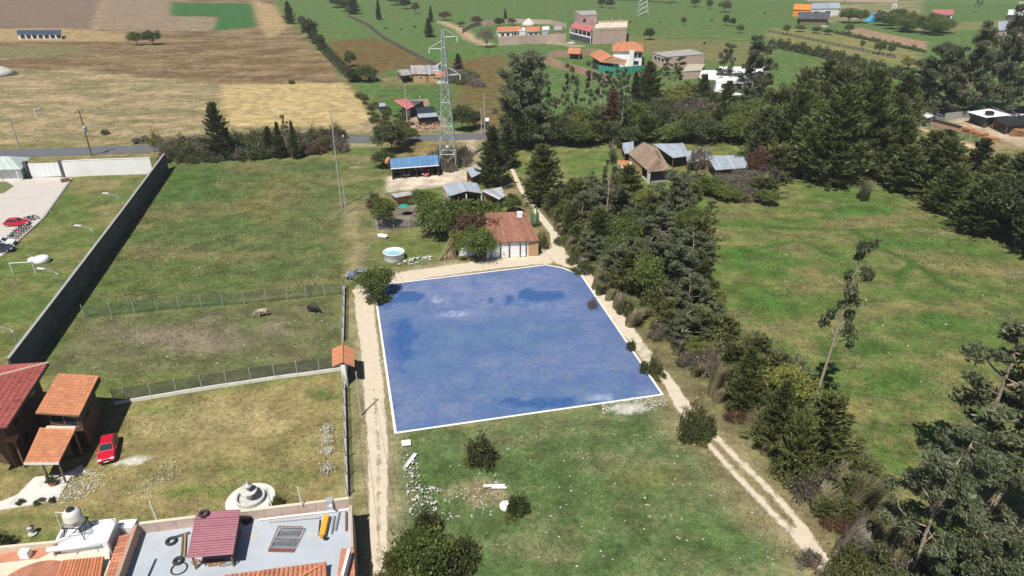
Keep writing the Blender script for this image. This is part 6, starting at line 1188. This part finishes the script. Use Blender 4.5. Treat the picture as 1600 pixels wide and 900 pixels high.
car('carwhite', 4, 384, R(15), 'white car at the forecourt kerb'); car('cardark', 2, 393, R(12), 'dark blue car beside the white car at the kerb'); car('cargrey', 637, 273, R(-92), 'dark grey car under the blue-roofed carport'); car('carred', 667, 272, R(-90), 'red car under the blue-roofed carport'); car('carwhite', 892, 69, R(160), 'white car parked on the lane by the farmstead'); car('cargrey', 1272, 27, R(0), 'dark car beside the long white hall'); car('cargrey', 1287, 27, R(0), 'second dark car beside the long white hall, further from the orange hall'); car('carwhite', 1288, 43, R(10), 'white car in front of the brown farmhouse'); car('carwhite', 1598, 186, R(8), 'white car on the asphalt road beyond the log yard')
def make_bike():
    c = bpy.data.objects.new('motorcycle', None); col.objects.link(c)
    for x in (-.65, .65): w = MB().torus((x, 0, .3), .26, .06, 'Y', 16, 6).build('wheel', 'rubber', c, True); MB().tube([(x, -.04, .3), (x, .04, .3)], .12, 8).build('hub', 'rim', w)
    MB().tube([(-.65, 0, .3), (-.3, 0, .62), (.3, 0, .75), (.42, 0, .95)], .05, 5).build('frame', 'dark', c); MB().box((.08, 0, .78), (.5, .26, .22)).build('fuel_tank', 'carred', c, bevel=.05); MB().box((-.4, 0, .8), (.6, .24, .1)).build('seat', 'rubber', c, bevel=.03); MB().box((0, 0, .42), (.42, .3, .32)).build('engine', 'rim', c, bevel=.04); MB().tube([(.65, 0, .3), (.42, 0, .98)], .04, 5).build('fork', 'steel', c); MB().tube([(.36, -.36, 1.05), (.42, 0, 1.0), (.36, .36, 1.05)], .025, 5).build('handlebar', 'steel', c); MB().box((.5, 0, .88), (.12, .2, .18)).build('headlight', 'lampglass', c); return c
b0 = make_bike()
for i, (x, y, mm) in enumerate([(29, 366, 'carred'), (33, 363, 'cardark'), (25, 370, 'cargrey'), (37, 360, 'carred'), (21, 374, 'cardark'), (41, 357, 'cargrey'), (46, 345, 'cardark'), (53, 343, 'cargrey'), (11, 380, 'cargrey')]):
    b = copy_tree(b0) if i else b0
    if mm != 'carred': paint_tree(b, 'carred', mm)
    b.location = G(x, y, .03); b.rotation_euler.z = R(20 + 7 * i % 13); b.rotation_euler.x = R(6); tag(b, {'carred': 'motorcycle with red tank', 'cardark': 'motorcycle with dark blue tank', 'cargrey': 'motorcycle with grey tank'}[mm] + ' parked in the row beside the red sedan', 'motorcycle', {'carred': 'red', 'cardark': 'blue', 'cargrey': 'grey'}[mm] + ' motorcycles parked on the forecourt')
t = thing('old_truck', 'derelict grey pickup beside the hedge above the straw field', 'truck', G(583, 125)); q = G(583, 125); MB().box(q + Vector((0, 0, 1.0)), (4.2, 1.8, .9), .3).build('bed', 'sheetrust', t, bevel=.08); MB().box(q + Vector((1.1, .3, 1.7)), (1.5, 1.6, .9), .3).build('cab', 'sheetgrey', t, bevel=.12)
for s in (-1.3, 1.3):
    for y in (-.85, .85): MB().torus(q + Matrix.Rotation(.3, 3, 'Z') @ Vector((s, y, .38)), .28, .1, 'Y', 14, 6, .3).build('wheel', 'rubber', t, True)
# ------------------------------------------------------------------ cattle
def skin_body(E_, rad, name, m, par=None):
    vs_ = [v for v, r in E_[0]]; me = bpy.data.meshes.new(name); me.from_pydata(vs_, E_[1], []); o = bpy.data.objects.new(name, me); col.objects.link(o); sk = o.modifiers.new('skin', 'SKIN'); ly = me.skin_vertices[0].data
    for i, (v, r) in enumerate(E_[0]): ly[i].radius = r if isinstance(r, tuple) else (r, r)
    ly[0].use_root = True; sb = o.modifiers.new('sub', 'SUBSURF'); sb.levels = 1; sb.render_levels = 1; me.materials.append(MATS[m]); dg = bpy.context.evaluated_depsgraph_get(); ev = o.evaluated_get(dg); m2 = bpy.data.meshes.new_from_object(ev); m2.materials.clear(); m2.materials.append(MATS[m]); m2.polygons.foreach_set('use_smooth', [True] * len(m2.polygons)); o.modifiers.clear(); o.data = m2; return o
Vc = [((0, 0, 1.0), (.34, .40)), ((.5, 0, .98), (.33, .42)), ((.85, 0, 1.05), (.22, .28)), ((1.15, 0, .8), (.13, .17)), ((1.42, 0, .45), (.12, .14)), ((1.6, 0, .2), (.07, .08)), ((-.5, 0, 1.0), (.33, .38)), ((-.85, 0, 1.05), (.22, .25)), ((-.98, 0, .9), .05), ((-1.02, 0, .4), .03),
 ((.55, .2, .65), .12), ((.52, .2, .35), .07), ((.55, .2, .02), .065), ((.55, -.2, .65), .12), ((.6, -.2, .35), .07), ((.55, -.2, .02), .065), ((-.62, .2, .68), .14), ((-.7, .2, .4), .075), ((-.62, .2, .02), .065), ((-.62, -.2, .68), .14), ((-.68, -.2, .4), .075), ((-.6, -.2, .02), .065), ((1.33, .2, .62), .04), ((1.33, -.2, .62), .04)]
Ec = [(0, 1), (1, 2), (2, 3), (3, 4), (4, 5), (0, 6), (6, 7), (7, 8), (8, 9), (1, 10), (10, 11), (11, 12), (1, 13), (13, 14), (14, 15), (6, 16), (16, 17), (17, 18), (6, 19), (19, 20), (20, 21), (4, 22), (4, 23)]
cw = skin_body((Vc, Ec), None, 'cow', 'black_hide'); cw.location = G(489, 488); cw.rotation_euler.z = R(-15); cw.scale = (.85, .85, .85); tag(cw, 'black cow grazing alone in the fenced paddock', 'cow')
c2 = cw.copy(); c2.data = cw.data.copy(); c2.data.materials[0] = MATS['brown_hide']; col.objects.link(c2); c2.location = G(411, 494); c2.rotation_euler.z = R(200); tag(c2, 'brown and white cow grazing in the fenced paddock', 'cow')
for i, (x, y) in enumerate([(603, 46), (627, 47), (648, 44)]): c = cw.copy(); col.objects.link(c); c.location = G(x, y); c.rotation_euler.z = i * 2.0; tag(c, 'black cow grazing near the broad conifer on the green pasture', 'cow', 'cattle near the broad conifer')
for i, (x, y) in enumerate([(985, 36), (1030, 36), (1112, 34), (1101, 69), (1195, 22), (978, 38), (992, 37)]): c = cw.copy(); col.objects.link(c); c.location = G(x, y); c.rotation_euler.z = i * 1.3; tag(c, 'dark cow on the far pasture behind the brick buildings', 'cow', 'cattle on the far pasture')
# ------------------------------------------------------------------ yard things
c = G(616, 404); h = thing('round_pool', 'round white pool tank full of pale blue water', 'pool tank', c); MB().lathe(c, [(1.62, 0), (1.66, .1), (1.66, 1.15), (1.72, 1.2), (1.72, 1.26), (1.55, 1.26), (1.55, .2)], 36, False).build('wall', 'plastic_white', h, True); MB().lathe(c + Vector((0, 0, .9)), [(1.56, 0), (1.56, .02)], 36).build('water', 'bluewater', h)
def tub(px, py, yaw, L, w, hh, label):
    c = G(px, py); d = Vector((math.cos(yaw), math.sin(yaw), 0)); s = Vector((-d.y, d.x, 0)); V = []; n_ = 20
    for r, z in ((.8, 0), (1, hh), (.93, hh + .02), (.72, .12)):
        for k in range(n_): a = 2 * math.pi * k / n_; V.append(c + d * math.copysign(abs(math.cos(a)) ** .6, math.cos(a)) * L / 2 * r + s * math.copysign(abs(math.sin(a)) ** .6, math.sin(a)) * w / 2 * r + Vector((0, 0, z)))
    F = [(i * n_ + k, i * n_ + (k + 1) % n_, (i + 1) * n_ + (k + 1) % n_, (i + 1) * n_ + k) for i in range(3) for k in range(n_)] + [tuple(range(n_))[::-1], tuple(range(3 * n_, 4 * n_))]; return one(MB().add(V, F), 'bathtub', 'plastic_white', label, 'bathtub', smooth=True)
tub(598, 372, R(-20), 1.9, .8, .6, 'old white bathtub lying beside the garden fence'); tub(818, 401, 0, .9, .5, .35, 'small pale trough beside the track bend')
c = G(790, 795); one(MB().lathe(c, [(.52, 0), (.55, .5), (.47, .52), (.45, .15)], 22), 'washing_tub', 'plastic_white', 'round white discarded tub in the near field', 'tub', smooth=True)
h = thing('parasol', 'green parasol over the small kitchen garden', 'parasol', G(632, 336)); b = G(632, 336); MB().tube([b, b + Vector((0, 0, 2.1))], .04, 6).build('pole', 'wood', h)
for k in range(8): a0, a1 = k * math.pi / 4, (k + 1) * math.pi / 4; MB().slab([b + Vector((math.cos(a0) * 1.1, math.sin(a0) * 1.1, 1.75)), b + Vector((math.cos(a1) * 1.1, math.sin(a1) * 1.1, 1.75)), b + Vector((0, 0, 2.2))], .02).build('canopy_panel', 'green_cloth', h)
h = thing('leaning_poles', 'bundle of weathered poles leaning against the small tree', 'poles', G(704, 404))
for k in range(18): a = G(684 + k * 1.6 + random.uniform(-2, 2), 408 - k * .2); b = up(G(706, 402), 0) + Vector((random.uniform(-.3, .5), random.uniform(-.4, .6), random.uniform(2.6, 3.6))); MB().tube([a, b], [.07, .04], 5).build('pole', 'wood' if k % 3 else 'paledry', h)
c = G(708, 362); one(MB().lathe(c, [(1.1, 0), (1.25, .6), (1.1, 1.5), (.6, 2.1), (.15, 2.3)], 14), 'hay_stack', 'thatch', 'pale rounded hay stack behind the small yellowish tree', 'haystack', smooth=True)
h = thing('cactus', 'tall green columnar cactus beside the farm track', 'cactus', G(834, 354)); c = G(834, 354)
for k, (dx, dy, hh) in enumerate([(-.5, 0, 2.6), (-.2, .2, 3.2), (.1, -.1, 2.3), (.5, .1, 3.6), (.75, -.2, 2.8)]): MB().tube([c + Vector((dx * .4, dy, 0)), c + Vector((dx, dy, .6)), c + Vector((dx, dy, hh)), c + Vector((dx, dy, hh + .1))], [.12, .14, .13, .05], 8).build('stem', 'cactus', h, True)
h = thing('fountain', 'round stone fountain with three basins beside the brick parapet', 'fountain', G(392, 782)); c = G(392, 782)
MB().lathe(c, [(2.2, 0), (2.2, .1), (1.95, .12)], 32).build('paved_ring', 'terrace', h); MB().lathe(c, [(1.25, .1), (1.3, .55), (1.12, .55), (1.1, .2)], 28).build('lower_basin', 'stone', h); MB().lathe(c, [(.2, .1), (.2, 1.0), (.7, 1.1), (.75, 1.2), (.6, 1.2), (.15, 1.12), (.13, 1.7), (.4, 1.78), (.42, 1.86), (.1, 1.86), (.08, 2.2), (.02, 2.3)], 20).build('column', 'stone', h, True)
h = thing('garden_ornament', 'pale urn standing on the yard lawn', 'urn', G(51, 834)); MB().lathe(G(51, 834), [(.2, 0), (.12, .15), (.28, .5), (.22, .7), (.3, .75)], 12).build('urn', 'stone', h, True); MB().lathe(G(51, 834, .1), [(.36, 0), (.36, .06)], 12).build('foot', 'stone', h)
h = thing('potted_cactus', 'reddish pot with dark plants at the foot of the log post', 'plant pot', G(83, 758)); c = G(83, 758); MB().lathe(c, [(.3, 0), (.38, .5), (.3, .5)], 12).build('pot', 'tileterra', h); SVp = bpy.data.objects.new('plant', SV['shrd'][0]); col.objects.link(SVp); SVp.parent = h; SVp.scale = (.25, .25, .35); SVp.location = (0, 0, .4)
for i, (x, y) in enumerate([(62, 785), (82, 783), (33, 786)]): sh_at(G(x, y, .06), .5, .9, 'shrd', 'shrub', 'small dark plant growing on the pale terrace', 'plants on the pale terrace')
h = thing('bench_box', 'low brown wooden crate at the foot of the gate pillar', 'crate', G(103, 285)); MB().box(G(103, 284) + Vector((0, 0, .35)), (1.6, .9, .6), .5).build('crate', 'wood', h); MB().box(G(103, 284) + Vector((0, 0, .69)), (1.7, 1.0, .06), .5).build('lid', 'wood', h)
# small figure on the road verge
p = skin_body(([((0, 0, .95), .15), ((0, 0, 1.2), (.19, .13)), ((0, 0, 1.42), (.17, .11)), ((0, 0, 1.55), .06), ((0, 0, 1.7), (.1, .11)), ((.09, 0, .85), .09), ((.11, .04, .48), .065), ((.12, 0, .04), .05), ((-.09, 0, .85), .09), ((-.12, -.06, .48), .065), ((-.13, 0, .04), .05), ((.24, 0, 1.38), .06), ((.3, .03, 1.1), .045), ((.3, .12, .85), .04), ((-.24, 0, 1.38), .06), ((-.3, .03, 1.1), .045), ((-.3, .12, .85), .04), ((.12, .14, .03), .04), ((-.13, .14, .03), .04)],
 [(0, 1), (1, 2), (2, 3), (3, 4), (0, 5), (5, 6), (6, 7), (0, 8), (8, 9), (9, 10), (2, 11), (11, 12), (12, 13), (2, 14), (14, 15), (15, 16), (7, 17), (10, 18)]), None, 'person', 'cargrey'); p.location = G(537, 221); tag(p, 'person in dark clothes and white shirt standing on the road verge', 'person')
for nm, z0, z1, mm in (('shirt', 1.0, 1.5, 'plastic_white'), ('head', 1.6, 1.8, 'skin')):
    o = MB().lathe(p.location + Vector((0, 0, 0)), [(.17 if nm == 'shirt' else .08, z0), (.22 if nm == 'shirt' else .12, (z0 + z1) / 2), (.2 if nm == 'shirt' else .07, z1)], 10).build(nm, mm, p, True)
# ------------------------------------------------------------------ stones, rubble, flowers
def stones(name, px, n_, r0, r1, m, label, seed, cat='stones', heap=0):
    r = random.Random(seed); P = [G(*q) for q in px]; x0 = min(p.x for p in P); x1 = max(p.x for p in P); y0 = min(p.y for p in P); y1 = max(p.y for p in P); mb = MB(); k = 0
    while k < n_:
        x, y = r.uniform(x0, x1), r.uniform(y0, y1)
        if inpoly(x, y, P): rr_ = r0 + (r1 - r0) * r.random() ** 3; mb.rock((x, y, rr_ * .3 + heap * r.random()), rr_, k + seed * 999); k += 1
    o = mb.build(name, m); o['kind'] = 'stuff'; return tag(o, label, cat)
stones('white_stones', [(940, 632), (985, 622), (1038, 618), (1042, 634), (1000, 645), (940, 646)], 700, .03, .13, 'whitestone', 'scatter of broken white stone below the plot edging', 1)
stones('white_stones', [(700, 690), (1040, 640), (1250, 860), (1200, 900), (720, 900)], 300, .03, .13, 'whitestone', 'white stones strewn over the near field', 2)
stones('rubble', [(626, 715), (650, 712), (660, 760), (690, 765), (680, 810), (640, 810)], 300, .04, .18, 'whitestone', 'pale rubble heaps beside the lower dirt track', 3, 'rubble', .3)
stones('rubble', [(690, 770), (780, 740), (795, 790), (740, 815), (690, 810)], 220, .03, .12, 'whitestone', 'loose stones around the bare patch with the tub', 4, 'rubble')
stones('white_stones', [(130, 500), (530, 462), (530, 575), (220, 615), (90, 585)], 150, .05, .14, 'whitestone', 'white stones scattered in the fenced paddock', 5)
stones('white_stones', [(220, 330), (530, 260), (535, 450), (140, 485)], 160, .05, .15, 'whitestone', 'white stones scattered over the big paddock', 6)
stones('white_stones', [(1100, 360), (1400, 320), (1600, 450), (1600, 760), (1400, 700)], 120, .05, .17, 'whitestone', 'white stones scattered over the right meadow', 7)
stones('rubble', [(616, 415), (640, 405), (676, 400), (674, 408), (640, 416)], 90, .06, .3, 'stone', 'row of pale rocks beside the round pool', 8, 'rubble', .3)
stones('rubble', [(645, 193), (690, 188), (696, 202), (655, 203)], 200, .1, .4, 'logs', 'reddish rubble in front of the tarpaulin shed', 9, 'rubble', .5)
stones('rubble', [(205, 222), (232, 216), (232, 225), (208, 226)], 100, .15, .6, 'darkconcrete', 'dark rubble heap beside the road', 10, 'rubble', .8)
stones('white_stones', [(620, 450), (860, 420), (1000, 600), (640, 660)], 150, .04, .07, 'whitestone', 'small white stones under the blue plot overlay', 12)
one(MB().lathe(G(2, 117), [(5.5, 0), (3.5, 1.8), (1, 3), (.2, 3.2)], 16), 'gravel_heap', 'whitestone', 'white gravel heap on the dry pasture', 'heap', smooth=True)
def flowers(px, n_, label, seed):
    P = [G(*q) for q in px]; r = np.random.default_rng(seed); C = []; x0 = min(p.x for p in P); x1 = max(p.x for p in P); y0 = min(p.y for p in P); y1 = max(p.y for p in P)
    cl = [(r.uniform(x0, x1), r.uniform(y0, y1)) for k in range(60)]; cl = [c for c in cl if inpoly(c[0], c[1], P)]
    while len(C) < n_:
        c = cl[r.integers(len(cl))]; C.append((c[0] + r.normal() * .5, c[1] + r.normal() * .6, r.uniform(.05, .25)))
    C = np.array(C); V, F = leafquads(C, unit(rdir(n_) * [1, 1, .3]), .13, .10); me = npmesh('flowers', V, F, 'flowers'); o = bpy.data.objects.new('flowers', me); col.objects.link(o); o['kind'] = 'stuff'; tag(o, label, 'flowers')
flowers([(88, 782), (108, 745), (150, 738), (160, 752), (140, 768), (110, 782)], 800, 'white flowers blooming beside the pale terrace', 1); flowers([(208, 775), (240, 745), (280, 722), (272, 745), (230, 775)], 260, 'white flowers in a drift across the yard lawn', 2)
for i, (x, y) in enumerate([(512, 674), (512, 690), (513, 708), (512, 736)]):
    r = np.random.default_rng(70 + i); C = np.array(G(x, y)) + r.normal(size=(260, 3)) * [.38, .4, .0] + [0, 0, .3]; C[:, 2] += np.abs(r.normal(size=260)) * .14; V, F = leafquads(C, unit(rdir(260)), .12, .1)
    o = bpy.data.objects.new('flower_bush', npmesh('flower_bush', V - np.array(G(x, y)), F, 'flowers')); col.objects.link(o); o.location = G(x, y); tag(o, 'low white-flowered bush beside the boundary fence', 'bush', 'white-flowered bushes beside the boundary fence')
for i, (x, y, w, l_, a, lab) in enumerate([(642, 722, .35, 2.0, 1.2, 'white board propped on the rubble heap'), (635, 695, .8, .9, .2, 'square white slab near the plot corner'), (772, 762, .25, 2.0, .05, 'long white plank on the bare patch'), (780, 765, .2, 1.4, 0, 'short white plank on the bare patch')]): one(MB().box(G(x, y) + Vector((0, 0, .25)), (l_, w, .12), a), 'board', 'plastic_white', lab, 'board')

# ------------------------------------------------------------------ rough grass tufts over the fields
def grass(px, dens, hgt, label, seed, wid=.09):
    P = [G(*q) for q in px]; r = np.random.default_rng(seed); x0 = min(p.x for p in P); x1 = max(p.x for p in P); y0 = min(p.y for p in P); y1 = max(p.y for p in P)
    k = int((x1 - x0) * (y1 - y0) * dens); x = r.uniform(x0, x1, k); y = r.uniform(y0, y1, k); ins = np.zeros(k, bool)
    for i in range(len(P)):
        a, b = P[i], P[i - 1]; c = ((a.y > y) != (b.y > y)) & (x < (b.x - a.x) * (y - a.y) / (b.y - a.y + 1e-9) + a.x); ins ^= c
    nz = fbm(x, y, 5.0, seed + 50) + fbm(x, y, 1.6, seed + 60); ins &= nz > r.normal(.02, .16, k); x, y = x[ins], y[ins]; k = len(x)
    C = np.stack([x, y, np.full(k, hgt * .3)], 1); D = unit(np.stack([r.normal(.15, .45, k), r.normal(0, .45, k), np.ones(k)], 1)); V, F = leafquads(C, D, hgt, wid)
    o = bpy.data.objects.new('grass', npmesh('grass', V, F, 'leaf_grass')); col.objects.link(o); o['kind'] = 'stuff'; tag(o, label, 'grass')
grass([(618, 684), (1040, 628), (1080, 670), (1290, 900), (640, 900)], 16, .24, 'rough grass tufts of the near field', 1)
grass([(70, 640), (200, 636), (536, 590), (540, 770), (230, 815), (-20, 840), (-20, 800), (100, 770)], 8, .18, 'rough grass tufts of the house yard', 2)
grass([(120, 500), (535, 464), (535, 575), (190, 620), (90, 590)], 12, .24, 'rough grass tufts of the fenced paddock', 3)
grass([(258, 265), (530, 250), (535, 450), (130, 492)], 5, .32, 'rough grass tufts of the big paddock', 4, .13)
grass([(1090, 345), (1320, 300), (1400, 310), (1600, 420), (1600, 900), (1420, 900), (1340, 700), (1130, 500)], 6, .3, 'rough grass tufts of the right meadow', 5, .12)

# ------------------------------------------------------------------ thin valley haze
hz = MB().box((0, 1800, 23.2), (8600, 4700, 50)); ho = hz.build('haze', 'dark'); ho['kind'] = 'stuff'; tag(ho, 'thin pale haze filling the air over the valley', 'haze')
hm = bpy.data.materials.new('haze'); hm.use_nodes = True; hn = hm.node_tree.nodes; hn.remove(hn['Principled BSDF']); pv = hn.new('ShaderNodeVolumePrincipled'); pv.inputs['Color'].default_value = (.9, .94, 1, 1); pv.inputs['Density'].default_value = .0002; pv.inputs['Anisotropy'].default_value = .2
hm.node_tree.links.new(pv.outputs[0], hn['Material Output'].inputs['Volume']); ho.data.materials[0] = hm
